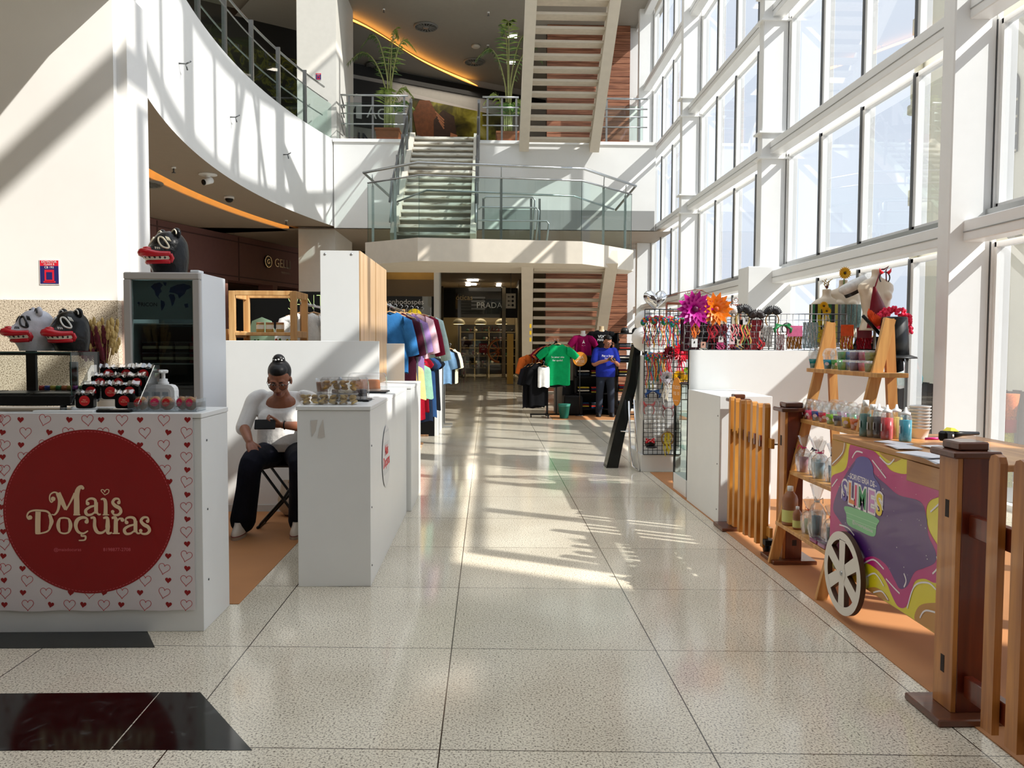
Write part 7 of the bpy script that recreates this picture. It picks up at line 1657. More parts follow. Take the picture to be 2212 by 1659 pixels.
for k in range(75):
    x = sr.uniform(-1.3, 1.3); z = (.53, .93, 1.33, 1.73, 2.13)[k % 5]; c = ((18, 18, 18), (40, 36, 34), (70, 66, 60), (90, 20, 30), (30, 80, 60), (210, 206, 190))[k % 6]
    m = MB(); m.ball((x, 40.7, z + .08), (.10, .06, .07), P('goods_%d' % c[0], c, .3), 8, 5); o = m.build('spectacle_case'); tag(o, 'small spectacle case on the shelves at the back of the optician', 'spectacle case', 'spectacle cases at the back of the optician')
for k in range(14):
    x = xa + .08 + (k % 7) * .14; c = ((206, 196, 170), (30, 28, 26), (150, 40, 40), (226, 220, 200))[k % 4]; z = 1.031 if k < 7 else .441
    m = MB(); m.box(x, x + .1, OY + .6, OY + .8, z, z + sr.uniform(.06, .3), P('goods_b%d' % c[0], c, .4), .01); o = m.build('goods_box'); tag(o, 'small box on the %s of the pale optician display table' % ('top' if k < 7 else 'lower shelf'), 'box', 'boxes on the optician table %s' % ('top' if k < 7 else 'shelf'))
m = MB(); pa, pb = O(1035, 762), O(1052, 742); m.T = frame((0, OY - .03, 0), (1, 0, 0), (0, 0, 1)); m.box(pa.x, pb.x, pa.z, pb.z, 0, .006, P('promo_red', (150, 16, 30), .5)); m.text('50%', .19, WTX, (pa.x + pb.x) / 2, pb.z - .14, .008); m.text('OFF', .09, WTX, (pa.x + pb.x) / 2, pb.z - .27, .008); o = m.build('promo_sign'); tag(o, 'red discount sign on the optician window', 'sign')
m = MB(); p = O(1079, 758); m.T = frame((p.x, OY - .03, p.z), (1, 0, 0), (0, 0, 1)); ORG = P('slice_orange', (206, 104, 34), .5); ORP = P('slice_pale', (214, 170, 110), .5)
hr_ = lambda r, h: [(r * math.cos(PI / 2 + PI * k / 24), r * math.sin(PI / 2 + PI * k / 24), h) for k in range(25)]
m.grid([hr_(.55, 0), hr_(.49, 0)], ORG, False); m.grid([hr_(.49, .001), hr_(.45, .001)], ORP, False)
for k in range(6): a = PI / 2 + PI * (k + .5) / 6; m.ribbon2([(.05 * math.cos(a), .05 * math.sin(a)), (.46 * math.cos(a), .46 * math.sin(a))], .03, ORG, .002)
o = m.build('window_sticker'); tag(o, 'half orange slice sticker on the optician window', 'sticker')
m = MB(); p, q = O(1058, 712), O(1075, 716); m.T = frame((p.x, OY - .03, p.z), (1, 0, 0), (0, 0, 1)); m.text('VERÃO', .26, P('summer_rust', (150, 60, 30), .5), 0, 0, 0, sx=1); m.text('20', .34, P('summer_brown', (90, 60, 40), .5), .0, -.42, 0); o = m.build('window_lettering'); tag(o, 'rust coloured summer sale lettering on the optician window', 'lettering')
m = MB(); pa, pb = ay(1093, 666, 29), ay(1114, 634, 29); m.box(pa.x, pb.x, 29, 29.04, pa.z, pb.z, P('wayfinder_grey', (176, 168, 152), .5)); m.T = frame((0, 28.995, 0), (1, 0, 0), (0, 0, 1))
for k in range(3):
    z = pb.z - .12 - .15 * k; m.prism([(pa.x + .05, z), (pa.x + .1, z + .035), (pa.x + .1, z + .012), (pa.x + .16, z + .012), (pa.x + .16, z - .012), (pa.x + .1, z - .012), (pa.x + .1, z - .035)], 0, .003, BLACK); m.disc((pa.x + .24, z), .045, BLACK, 16, .003)
m.T = None; m.tube([((pa.x + pb.x) / 2, 29.02, pb.z), ((pa.x + pb.x) / 2, 29.02, 4.42)], .01, DSTEEL, 6); o = m.build('direction_sign'); tag(o, 'grey hanging sign with three left arrows beside the optician entrance', 'sign')
m = MB(); p = ay(1102, 800, 30); m.box(p.x - .12, p.x + .12, 30, 30.05, .02, 1.9, P('totem_gold', (190, 150, 70), .3, metal=.4)); o = m.build('gold_totem'); tag(o, 'slim gold totem beside the right door post of the optician', 'totem')

# ================================================================== T-SHIRT STALL UNDER THE STAIRS
m = MB(); m.box(1.3, 4.1, 15.9, 18.0, 0, .004, MATT); o = m.build('floor_mat'); tag(o, 'tan floor mat under the t-shirt stall by the stairs', 'mat')
TY = 16.4
t = thing('garment_stand', 'black four arm garment stand on wheels in front of the stairs', 'clothes rack', (1.22, TY, 0))
m = MB(); m.box(-.35, .3, -.02, .02, .05, .08, BLACKM); m.box(-.02, .02, -.3, .3, .05, .08, BLACKM); m.build('base', t)
for x, y in ((-.33, 0), (.28, 0), (0, -.28), (0, .28)): m = MB(); m.cyl((x - .012, y, .028), (x + .012, y, .028), .027, BLACK, 12); m.build('wheel', t)
m = MB(); m.box(-.02, .02, -.02, .02, .08, 1.45, BLACKM); m.box(.17, .2, -.02, .02, .08, 1.55, BLACKM); m.build('post', t)
m = MB(); m.tube([(-.02, 0, 1.3), (-.3, -.25, 1.28)], .012, BLACKM, 6); m.tube([(0, 0, 1.35), (.16, -.3, 1.56), (.17, .25, 1.56)], .012, BLACKM, 6); m.tube([(0, 0, 1.1), (-.05, -.4, 1.1)], .012, BLACKM, 6); m.build('arms', t)
def gprint(*rows):
    def f(m):
        for s, size, y, c in rows: m.text(s, size, c, 0, y, .004)
    return f
garment('hanging_shirt', 'bright green t-shirt with white print at the front of the garment stand', 'garment', (1.40, TY - .32, 1.50), -.05, .50, .82, cloth('green', (10, 152, 88)), .22, seed=1, print_=gprint(('Se amar não', .052, -.26, WTX), ('for apelo!', .052, -.325, WTX)), trim=satin((14, 90, 60)), group='shirts on the four arm garment stand')
garment('hanging_shirt', 'small white sleeveless top with a black print on the garment stand', 'garment', (1.12, TY - .38, 1.06), .1, .24, .42, cloth('white_tank', (232, 230, 226)), 0, tank=True, seed=2, trim=BLACK, group='shirts on the four arm garment stand')
for k, (dx, dy, z, c, nm, l) in enumerate(((-.02, -.2, 1.50, (24, 24, 30), 'black shirt just behind the green one', .86), (-.06, -.1, 1.47, (206, 104, 60), 'orange shirt behind the green one', .7), (-.1, 0.02, 1.47, (120, 24, 44), 'wine shirt behind the green one', .7))):
    garment('hanging_shirt', nm + ' on the garment stand', 'garment', (1.36 + dx, TY + dy, z), -.1, .46, l, cloth('tee%d' % c[0], c), .2, seed=5 + k, group='shirts on the four arm garment stand')
for k, (dx, dy, c, nm, l, z) in enumerate(((-.12, -.26, (14, 14, 16), 'first black', .86, 1.12), (-.18, -.14, (18, 18, 20), 'second black', .88, 1.1), (-.24, -.02, (30, 30, 36), 'third black', .9, 1.1), (-.27, .1, (206, 100, 40), 'orange', .6, 1.28))):
    garment('hanging_shirt', '%s long shirt on the left arm of the garment stand' % nm, 'garment', (1.15 + dx, TY + dy, z), .35, .42, l, cloth('long%d_%d' % (k, c[0]), c), .3, seed=9 + k, sl_ang=.3, group='shirts on the four arm garment stand')
m = MB(); m.T = frame((.93 + .3, 16.9, 1.32), (1, 0, 0), (0, 0, 1)); m.box(-.16, .16, -.17, .17, 0, .01, BLACK, .0); m.text('USA VIESE', .06, WTX, 0, .08, .012); o = m.build('chalk_sign'); tag(o, 'black sign with white lettering behind the orange shirt', 'sign')
t = thing('waste_bin', 'green mesh waste bin beside the garment stand', 'bin', (1.55, 16.2, 0.004)); m = MB(); m.lathe([(.085, 0), (.12, .27), (.125, .275), (.115, .27), (.08, .01)], P('bin_green', (14, 96, 78), .5), n=20, close=False); m.lathe([(0, .01), (.08, .01)], P('bin_green', (0, 0, 0)), n=20, close=False); m.build('bin', t); m = MB(); m.lathe([(.118, .24), (.13, .29), (.1, .26)], P('bin_liner', (40, 120, 100), .6), n=14, close=False); m.build('liner', t)
t = thing('black_chair', 'black chair behind the green waste bin', 'chair', (1.80, 17.0, .004)); m = MB(); m.box(-.2, .2, -.2, .22, .0, .42, BLACK, .03); m.hexa([(-.2, .18, .4), (.2, .18, .4), (.2, .24, .4), (-.2, .24, .4)], [(-.17, .24, .72), (.17, .24, .72), (.17, .29, .72), (-.17, .29, .72)], BLACK); m.build('seat', t)
m = MB(); m.box(1.45, 2.05, 17.5, 17.54, 0, 1.35, P('panel_taupe', (150, 142, 130), .5)); o = m.build('partition_panel'); tag(o, 'taupe panel behind the black chair at the t-shirt stall', 'partition')
disc_sign(Vector((1.93, 16.78, 1.19)), .15, P('sign_orange', (0, 0, 0)), 'orange round sign with cream letters at the t-shirt stall', [('USA', .085, .03), ('VIESE', .085, -.05), ('camisetas', .03, -.105)], P('sign_cream', (0, 0, 0)), pole=True)
BLK = P('shelf_black', (8, 8, 9), .55, spec=.25)
def black_shelf(label, x0, x1, y, zs, h):
    t = thing('black_shelf', label, 'shelf')
    for x in (x0, x1 - .03): m = MB(); m.box(x, x + .03, y, y + .4, 0, h, BLK); m.build('side', t)
    for z in zs: m = MB(); m.box(x0, x1, y, y + .4, z, z + .025, BLK); m.build('shelf_board', t)
    m = MB(); m.box(x0, x1, y + .39, y + .4, 0, h * .99, BLK); m.build('back', t) if x0 < 2.2 else None; return t
black_shelf('low black shelf unit of folded shirts under the maroon shirt', 1.84, 2.62, 16.85, (.12, .45, .8, 1.24), 1.265)
black_shelf('open black shelf unit of folded shirts behind the standing man', 2.72, 3.35, 16.85, (.15, .5, .82, 1.12, 1.38, 1.72), 1.745)
fc = [(24, 26, 40), (196, 60, 50), (226, 216, 200), (30, 60, 90), (16, 16, 18), (110, 30, 40), (60, 70, 80), (200, 170, 60), (40, 44, 48)]
fr2 = random.Random(31); nf = 0
for (x0, n, y, zs, nm) in ((1.9, 2, 16.9, (.145, .475, .825), 'low black shelf unit'), (2.77, 2, 16.9, (.175, .525, .845, 1.145, 1.405), 'open black shelf unit')):
    for zi, z in enumerate(zs):
        for j in range(n):
            zz = z
            for q in range(4):
                c = fc[(nf * 5 + q * 2 + j) % len(fc)]; h = .032
                m = MB(); rows = []
                w, d = .125, .13
                m.box(x0 + .29 * j, x0 + .29 * j + 2 * w, y + .0, y + 2 * d, zz, zz + h * .9, cloth('fold%d_%d' % (c[0], c[2]), c), .012)
                o = m.build('folded_shirt'); tag(o, '%s shirt of the %s pile on the %s shelf of the %s' % (('bottom', 'second', 'third', 'top')[q], ('left', 'right')[j], ('lowest', 'second', 'third', 'fourth', 'fifth')[zi], nm), 'folded shirt', 'folded shirts on the ' + nm); zz += h; nf += 1
def shirt_bust(x, y, z, c, label, w, l, pr, neckc):
    t = thing('shirt_form', label, 'mannequin', (x, y, z)); m = MB()
    m.loft([[(a * math.cos(2 * PI * k / 20), b * math.sin(2 * PI * k / 20), zz) for k in range(20)] for a, b, zz in ((.05, .05, .085), (.048, .048, .03), (.06, .055, 0), (.10, .06, -.03))], neckc); m.build('neck', t)
    gm = garment('x', 'x', 'x', (0, 0, 0), 0, w, l, cloth('bust%d' % c[0], c), .2, d=.2, seed=3, hanger=False, sl_ang=.75, print_=pr)
    ch = [q for q in gm.children][0]; ch.name = 'shirt'; ch.parent = t; bpy.data.objects.remove(gm)
    m = MB(); m.cyl((0, .02, -l * .9), (0, .02, 1.27 - z), .02, BLACKM, 8); m.lathe([(.1, 1.265 - z), (.1, 1.275 - z), (0, 1.28 - z)], BLACKM, n=16); m.build('stand', t); return t
shirt_bust(2.02, 17.05, 1.70, (136, 12, 74), 'maroon t-shirt on a small form on top of the low black shelf unit', .36, .44, gprint(('Å', .08, -.16, WTX), ('- . -', .05, -.22, WTX)), P('neck_white', (232, 228, 222), .4))
shirt_bust(2.42, 17.1, 1.80, (16, 16, 18), 'black t-shirt on a form behind the man', .48, .52, gprint(('VIXE', .09, -.14, WTX), ('MARIA', .07, -.21, WTX)), P('neck_tan', (206, 178, 140), .4))
for k, (x, nm) in enumerate(((2.9, 'left'), (3.14, 'right'))):
    t = thing('baseball_hat', '%s black cap on the top of the open black shelf unit' % nm, 'cap', (x, 17.0, 1.746)); m = MB(); m.lathe([(.09, 0), (.088, .05), (.07, .09), (.03, .11), (0, .112)], satin((16, 16, 18)), n=16); m.build('crown', t); m = MB(); m.ball((0, -.1, .008), (.07, .06, .008), satin((16, 16, 18)), 12, 4); m.build('visor', t)
garment('hanging_shirt', 'pale green shirt hanging at the right end of the open black shelf unit', 'garment', (3.42, 16.75, 1.02), .1, .3, .5, cloth('pale_green', (150, 186, 160)), .15, seed=77)

# ================================================================== OUTSIDE, BEYOND THE GLASS
CHU = P('church_plaster', (222, 216, 196), .8, var=.06, vscale=.6); CHT = P('church_trim', (196, 190, 170), .8, var=.08, vscale=2)
t = thing('church_facade', 'cream old church building with an arched window outside the glass', 'building')
m = MB(); m.box(14, 16, 19.8, 26.2, -.05, 14.5, CHU); m.build('wall', t); m = MB()
for z in (6.1, 9.2, 11.6): m.box(13.8, 14.0, 25.9, 26.35, z, z + .5, CHT)
m.cyl((13.85, 26.0, -.05), (13.85, 26.0, 19), .13, CHT, 12); m.cyl((13.85, 26, 9.0), (13.85, 26, 9.25), .3, CHT, 12); m.cyl((13.85, 26, 9.5), (13.85, 26, 10), .22, CHT, 12); m.build('pilaster', t)
m = MB(); ya, yb = ax(2200, 250, 13.98).y, ax(2160, 250, 13.98).y; zb, zc = ax(2175, 335, 13.98).z, ax(2180, 190, 13.98).z; yc = (ya + yb) / 2; r = (yb - ya) / 2
m.prism([(ya, zb), (yb, zb), (yb, zc)] + [(yc + r * math.cos(PI * k / 12), zc + r * math.sin(PI * k / 12)) for k in range(1, 12)] + [(ya, zc)], 13.95, 14.0, P('church_window_dark', (40, 48, 54), .3), 'YZ'); 
w_ = m.build('arched_window', t); m = MB()
for k in range(4): m.box(13.93, 13.95, ya, yb, zb + (zc - zb) * k / 4, zb + (zc - zb) * k / 4 + .06, CHT)
m.box(13.93, 13.95, yc - .03, yc + .03, zb, zc + r, CHT); m.build('glazing_bars', w_)
m = MB(); m.bar((13.9, 20.9, 4.3), (13.9, 23.5, 6.6), .22, .22, P('pipe_grey', (150, 146, 136), .6)); m.build('downpipe', t)
t = thing('shading_block', 'unseen tall block added outside to shade the near part of the hall', 'building'); m = MB(); m.box(9, 9.9, -28, -.25, -.05, 12.6, P('shading_block_wall', (214, 206, 190), .8, var=.05, vscale=.5)); m.build('walls', t)  # block out of view, put in to keep sun off the near floor
DWF = WOOD('dark_plank', (44, 28, 26), (82, 56, 48), 'Z', 4)
t = thing('plank_fence', 'dark wooden plank fence outside the glass behind the cart', 'fence')
for k in range(42):
    m = MB(); y = 7.0 + .125 * k; m.box(5.9, 5.93, y, y + .118, -.03, .98 + .01 * (k % 3), DWF); m.build('plank', t)
for z in (.3, .9): m = MB(); m.box(5.93, 5.97, 7.0, 12.25, z, z + .08, DWF); m.build('rail', t)
t = thing('parasol', 'closed red and purple parasol standing outside the glass', 'parasol', (6.1, 11.4, -.05)); t.scale = (.75, .75, .74); p = (0, 0, 0); m = MB(); cs = [satin((200, 30, 60)), satin((150, 30, 110)), satin((226, 80, 40))]
for k in range(8):
    a0_, a1_ = 2 * PI * k / 8, 2 * PI * (k + 1) / 8; m.add([(0, 0, 2.35), (.12 * math.cos(a0_), .12 * math.sin(a0_), 1.9), (.12 * math.cos(a1_), .12 * math.sin(a1_), 1.9), (.17 * math.cos(a0_), .17 * math.sin(a0_), 1.15), (.17 * math.cos(a1_), .17 * math.sin(a1_), 1.15)], [(0, 1, 2), (1, 3, 4, 2)], cs[k % 3])
m.build('canopy', t); m = MB(); m.cyl((0, 0, 0), (0, 0, 2.45), .02, DSTEEL, 8); m.lathe([(.25, 0), (.25, .06), (.03, .09)], P('parasol_base', (60, 60, 60), .6), n=16); m.build('pole', t)
for y, z, c, nm in ((11.0, .96, (20, 140, 130), 'teal'), (10.6, .96, (24, 120, 120), 'second teal')):
    m = MB(); m.lathe([(.14, 0), (.16, .1), (.14, .16), (0, .17)], satin(c), (5.65, y, z), n=16); m.cyl((5.65, y, -.05), (5.65, y, z), .03, DSTEEL, 8); o = m.build('outdoor_stool'); tag(o, '%s round stool top seen outside over the plank fence' % nm, 'stool', 'teal stools outside')
t = thing('woven_post', 'post with orange and yellow knitted wrap outside the glass', 'post', (5.7, 8.6, -.05)); m = MB(); m.cyl((0, 0, .0), (0, 0, .62), .05, P('knit_yellow', (214, 206, 30), .9, var=.3, vscale=60), 12); m.cyl((0, 0, .72), (0, 0, 1.02), .06, P('knit_orange', (236, 120, 60), .9, var=.3, vscale=60), 12, r2=.09); m.cyl((0, 0, .6), (0, 0, .74), .07, P('knit_red', (190, 30, 50), .9), 12); m.build('wrap', t)
# ================================================================== PEOPLE
def limb(m, pts, rs, mat, n=12):
    c = catmull([tuple(p) + (r,) for p, r in zip(pts, rs)], 5); m.tube([q[:3] for q in c], [q[3] for q in c], mat, n)
    for p, r in ((pts[0], rs[0]), (pts[-1], rs[-1])): m.ball(tuple(p), r * .98, mat, 12, 8)
def hand(m, wrist, dirv, palmn, mat, curl, s=1.0, side=1, thumb=1.0):
    """palm with five separate bent fingers; dirv = along the hand, palmn = out of the palm"""
    d = Vector(dirv).normalized(); pn = Vector(palmn); pn = (pn - d * pn.dot(d)).normalized(); x = d.cross(pn) * side; w = Vector(wrist)
    pc = w + d * .045 * s
    for k in (-1, 0, 1): limb(m, [w + x * .010 * k * s, pc + x * .022 * k * s, w + d * .085 * s + x * .026 * k * s], [.016 * s, .0155 * s, .012 * s], mat, 8)
    for k, (off, L) in enumerate(((-.030, .066), (-.010, .076), (.010, .071), (.029, .056))):
        b = w + d * .088 * s + x * off * s; pts = [b]; a = 0; dd = d
        for j, seg in enumerate((.45, .32, .23)):
            a += curl[j] * (1 + .12 * k); dd = d * math.cos(a) + pn * math.sin(a); pts.append(pts[-1] + dd * L * seg * s)
        limb(m, pts, [.0088 * s, .0084 * s, .0078 * s, .0066 * s], mat, 8)
    tb = w + d * .030 * s - x * .026 * s; td = (d * .6 - x * .75 * thumb + pn * .35).normalized(); t2 = (d * .9 - x * .2 + pn * .45).normalized()
    limb(m, [tb, tb + td * .034 * s, tb + td * .034 * s + t2 * .028 * s, tb + td * .034 * s + t2 * .05 * s], [.0125 * s, .0105 * s, .009 * s, .0075 * s], mat, 8)
def head(m, T, mat, s=1.0):
    """face looks along local -Y"""
    old = m.T; m.T = T @ Matrix.Scale(s, 4)
    m.ball((0, .012, .035), (.074, .092, .085), mat, 20, 14); m.ball((0, -.028, -.02), (.062, .062, .082), mat, 18, 12); m.ball((0, -.052, -.085), (.036, .034, .026), mat, 12, 8)
    for q in (-1, 1):
        m.ball((q * .038, -.058, -.025), (.026, .026, .030), mat, 10, 8); m.ball((q * .030, -.078, .028), (.030, .014, .011), mat, 10, 6); m.ball((q * .076, .008, -.012), (.010, .020, .032), mat, 10, 8); m.ball((q * .0125, -.101, -.033), (.0105, .011, .009), mat, 8, 6)
    m.tube([(0, -.086, .020), (0, -.098, -.006), (0, -.110, -.028)], [.009, .011, .0125], mat, 8); m.ball((0, -.109, -.029), (.0125, .012, .011), mat, 8, 6)
    m.ball((0, -.090, -.058), (.026, .012, .0065), mat, 10, 6); m.ball((0, -.087, -.070), (.023, .012, .0075), mat, 10, 6)
    m.T = old
def face_parts(t, T, s, brow, lip):
    EW = P('eye_white', (216, 206, 196), .3); IR = P('eye_brown', (34, 20, 14), .2)
    for q in (-1, 1):
        m = MB(); m.T = T @ Matrix.Scale(s, 4); m.ball((q * .030, -.0785, .004), (.0125, .009, .0055), EW, 10, 6); m.ball((q * .030, -.0865, .002), (.0052, .003, .005), IR, 8, 5); m.build('eye', t)
        m = MB(); m.T = T @ Matrix.Scale(s, 4); m.tube([(q * .014, -.091, .024), (q * .030, -.0925, .030), (q * .048, -.080, .024)], [.003, .0038, .002], brow, 6); m.build('eyebrow', t)
    m = MB(); m.T = T @ Matrix.Scale(s, 4); m.tube([(-.024, -.0935, -.063), (-.010, -.101, -.0585), (0, -.1015, -.060), (.010, -.101, -.0585), (.024, -.0935, -.063)], [.002, .0045, .004, .0045, .002], lip, 6); m.tube([(-.022, -.0935, -.065), (0, -.099, -.0725), (.022, -.0935, -.065)], [.002, .0055, .002], lip, 6); m.build('mouth', t)
def glasses(t, T, s, mat):
    m = MB(); m.T = T @ Matrix.Scale(s, 4)
    for q in (-1, 1):
        m.tube([(q * .033 + .026 * math.cos(2 * PI * k / 20), -.104 + .010 * abs(math.cos(2 * PI * k / 20)), -.002 + .022 * math.sin(2 * PI * k / 20)) for k in range(20)], .0022, mat, 5, closed=True); m.tube([(q * .059, -.094, .002), (q * .078, -.05, .004), (q * .080, .012, .0)], .002, mat, 5)
    m.tube([(-.008, -.106, .003), (0, -.109, .006), (.008, -.106, .003)], .002, mat, 5); m.build('glasses', t)
SKW = P('skin_brown', (142, 88, 62), .45, var=.08, vscale=25, spec=.4); SKM = P('skin_tan', (166, 110, 82), .5, var=.06, vscale=25)
HAIRB = P('hair_black', (7, 5, 5), .42, spec=.3); LIPB = P('lip_brown', (124, 62, 54), .4); 
SHW = P('shirt_white', (228, 226, 222), .85, var=.03, vscale=9, bump=.35, bscale=16, spec=.2)
# ---- seated woman
V = Vector
t = woman = thing('person', 'person in white top seated on a folding stool, looking down at a phone', 'person', (0, 0, 0))
pel, che, nk = V((-1.625, 6.52, .66)), V((-1.625, 6.44, .96)), V((-1.615, 6.36, 1.10))
HT_ = T_(-1.605, 6.265, 1.205) @ RZ(.08) @ RX(math.radians(28)); HS_ = 1.10
shR, shL = V((-1.83, 6.43, 1.06)), V((-1.42, 6.43, 1.05)); elR, wrR = V((-1.915, 6.36, .84)), V((-1.80, 6.13, .735)); elL, wrL = V((-1.37, 6.30, .83)), V((-1.53, 6.06, .872))
m = MB(); head(m, HT_, SKW, HS_)
limb(m, [V((-1.61, 6.30, 1.16)), V((-1.615, 6.345, 1.11)), V((-1.62, 6.40, 1.02))], [.052, .054, .09], SKW); m.ball((-1.62, 6.375, 1.005), (.125, .075, .085), SKW, 16, 10)
limb(m, [che, (che + pel) / 2, pel], [.12, .12, .13], SKW)
limb(m, [shR, elR + V((0, .01, 0)), elR, (elR + wrR) / 2, wrR], [.05, .045, .043, .038, .027], SKW); limb(m, [shL, elL, (elL + wrL) / 2, wrL], [.05, .044, .038, .027], SKW)
hand(m, wrR, (.42, -.62, -.52), (.1, .2, -1), SKW, (.25, .35, .25), 1.08, -1)
hand(m, wrL, (-.86, -.35, .12), (-.25, .35, .75), SKW, (.75, .75, .55), 1.05, 1, .6)
fuse(m, 'body', t, .0052, 3)
face_parts(t, HT_, HS_, HAIRB, LIPB); glasses(t, HT_, HS_, P('glasses_dark', (30, 22, 20), .3))
m = MB(); m.T = HT_ @ Matrix.Scale(HS_, 4); m.ball((0, .030, .048), (.081, .090, .088), HAIRB, 24, 16); m.ball((0, -.012, .085), (.064, .064, .046), HAIRB, 20, 12); m.ball((0, .045, .13), (.045, .042, .045), HAIRB, 16, 10); m.ball((0, .075, 0), (.07, .05, .07), HAIRB, 14, 10); fuse(m, 'hair', t, .006, 3)
m = MB(); m.T = HT_ @ Matrix.Scale(HS_, 4)
for k in range(9): a = 2 * PI * k / 9; m.ball((.030 * math.cos(a), .045 + .030 * math.sin(a) * .8 - .012, .15 + .006 * math.sin(3 * a)), (.008, .006, .006), WHITE, 8, 5)
m.build('hair_tie', t)
m = MB()   # top: torso, bust, belly, elbow sleeves
def ell(z, cy, a, b, cx=-1.62): return [(cx + a * math.cos(2 * PI * k / 28), cy + b * math.sin(2 * PI * k / 28), z) for k in range(28)]
m.loft([ell(.635, 6.47, .205, .165), ell(.70, 6.45, .212, .175), ell(.78, 6.44, .205, .168), ell(.86, 6.435, .198, .158), ell(.94, 6.43, .195, .150), ell(1.0, 6.435, .20, .115), ell(1.045, 6.44, .205, .08), ell(1.085, 6.44, .16, .055), ell(1.105, 6.44, .11, .035)], SHW)
for q in (-1, 1): m.ball((-1.62 + q * .085, 6.33, .90), (.088, .07, .075), SHW, 14, 10)
limb(m, [shR + V((.04, 0, .0)), shR + V((-.01, -.01, -.03)), (shR + elR) / 2, elR + V((.005, -.02, -.02))], [.064, .068, .062, .060], SHW); limb(m, [shL + V((-.04, 0, 0)), shL + V((.02, -.01, -.03)), (shL + elL) / 2, elL + V((0, -.02, .0))], [.068, .078, .073, .064], SHW)
m.T = None; fuse(m, 'shirt', t, .0075, 3)
PNT = P('trousers_navy', (11, 13, 26), .8, var=.2, vscale=10, bump=.3, bscale=20, spec=.2)
m = MB(); hR, hL = V((-1.71, 6.50, .60)), V((-1.53, 6.50, .60)); kR, kL = V((-1.765, 6.06, .585)), V((-1.40, 6.05, .585)); aR, aL = V((-1.885, 6.22, .115)), V((-1.45, 6.24, .11))
m.ball((-1.62, 6.52, .63), (.21, .17, .10), PNT, 18, 10)
limb(m, [hR, (hR + kR) / 2 + V((0, 0, .015)), kR, (kR + aR) / 2 + V((0, .0, 0)), aR], [.115, .105, .088, .088, .098], PNT, 16); limb(m, [hL, (hL + kL) / 2 + V((0, 0, .015)), kL, (kL + aL) / 2, aL], [.115, .105, .088, .085, .092], PNT, 16); fuse(m, 'trousers', t, .009, 3)
SHO = P('shoe_cream', (212, 200, 184), .5); SOL = P('shoe_sole', (170, 150, 130), .6)
for q, a in (('R', aR), ('L', aL)):
    m = MB(); f = V((a.x - .01, a.y - .085, 0)); m.loft([[(f.x + w * math.cos(2 * PI * k / 18), f.y + .02 + d * math.sin(2 * PI * k / 18), z) for k in range(18)] for w, d, z in ((.044, .125, .028), (.046, .126, .045), (.04, .11, .07), (.032, .07, .095), (.03, .05, .12))], SHO); sh = m.build('shoe', t)
    m = MB(); m.loft([[(f.x + .047 * math.cos(2 * PI * k / 18), f.y + .02 + .13 * math.sin(2 * PI * k / 18), z) for k in range(18)] for z in (.004, .028)], SOL); m.tube([(f.x + .044 * math.cos(2 * PI * k / 18), f.y + .02 + .127 * math.sin(2 * PI * k / 18), .03) for k in range(18)], .004, P('shoe_line', (120, 40, 40), .6), 5, closed=True); m.build('sole', sh)
m = MB(); m.ball((wrR.x + .038, wrR.y - .075, wrR.z - .062), (.011, .011, .004), P('ring_gold', (200, 160, 80), .2, metal=1), 10, 5); m.build('ring', t)
m = MB(); m.tube([(wrL.x + .012, wrL.y + .028 * math.cos(a), wrL.z + .030 * math.sin(a)) for a in [2 * PI * k / 14 for k in range(14)]], .005, BLACK, 6, closed=True); m.build('wristband', t)
m = MB(); m.T = T_(-1.640, 5.985, .885) @ RZ(.12) @ RX(-.5); m.box(-.078, .072, -.006, .006, -.040, .040, BLACK, .005); m.box(-.06, .06, .006, .0065, -.032, .032, P('phone_screen', (40, 48, 60), .15)); o = m.build('phone'); tag(o, 'black mobile phone held by the seated woman', 'phone')
t = thing('folding_stool', 'black folding stool under the seated woman', 'stool', (0, 0, 0)); BT = P('stool_black', (18, 18, 19), .35)
m = MB(); m.box(-1.80, -1.45, 6.36, 6.68, .505, .53, BT, .012); m.build('seat', t)
for q, y in ((0, 6.40), (1, 6.64)):
    m = MB(); m.tube([(-1.80, y, .50), (-1.62, y, .25), (-1.48, y, .05), (-1.45, y + (.04 if q == 0 else -.04), .014)], .0115, BT, 8); m.build('leg', t); m = MB(); m.tube([(-1.46, y + .02, .50), (-1.62, y + .02, .25), (-1.80, y + .02, .05), (-1.83, y + (.06 if q == 0 else -.02), .014)], .0115, BT, 8); m.build('leg', t)
m = MB(); m.tube([(-1.45, 6.42, .014), (-1.45, 6.62, .014)], .0115, BT, 8); m.tube([(-1.83, 6.42, .014), (-1.83, 6.64, .014)], .0115, BT, 8); m.build('foot_bar', t)
t = thing('tote_bag', 'shiny beige bag on the mat behind the folding stool', 'bag', (-1.60, 6.93, .004)); BGM = P('bag_beige', (178, 160, 140), .35, var=.15, vscale=8, bump=.3, bscale=10, coat=.3)
m = MB(); m.loft([[(a * math.cos(2 * PI * k / 22), b * math.sin(2 * PI * k / 22) * (1 + .1 * math.sin(3 * 2 * PI * k / 22 + z * 20)), z + .012 * math.sin(2 * 2 * PI * k / 22)) for k in range(22)] for a, b, z in ((.14, .07, .0), (.19, .10, .05), (.20, .10, .14), (.18, .07, .22), (.165, .03, .30))], BGM); m.build('bag', t); m = MB(); m.tube([(.15, -.02, .24), (.2, -.05, .2), (.2, -.06, .1)], .012, P('bag_strap', (214, 200, 180), .5), 6); m.tube([(-.1, -.03, .29), (-.05, -.05, .40), (.05, -.05, .40), (.1, -.03, .29)], .007, P('bag_strap', (0, 0, 0)), 6); m.build('strap', t)
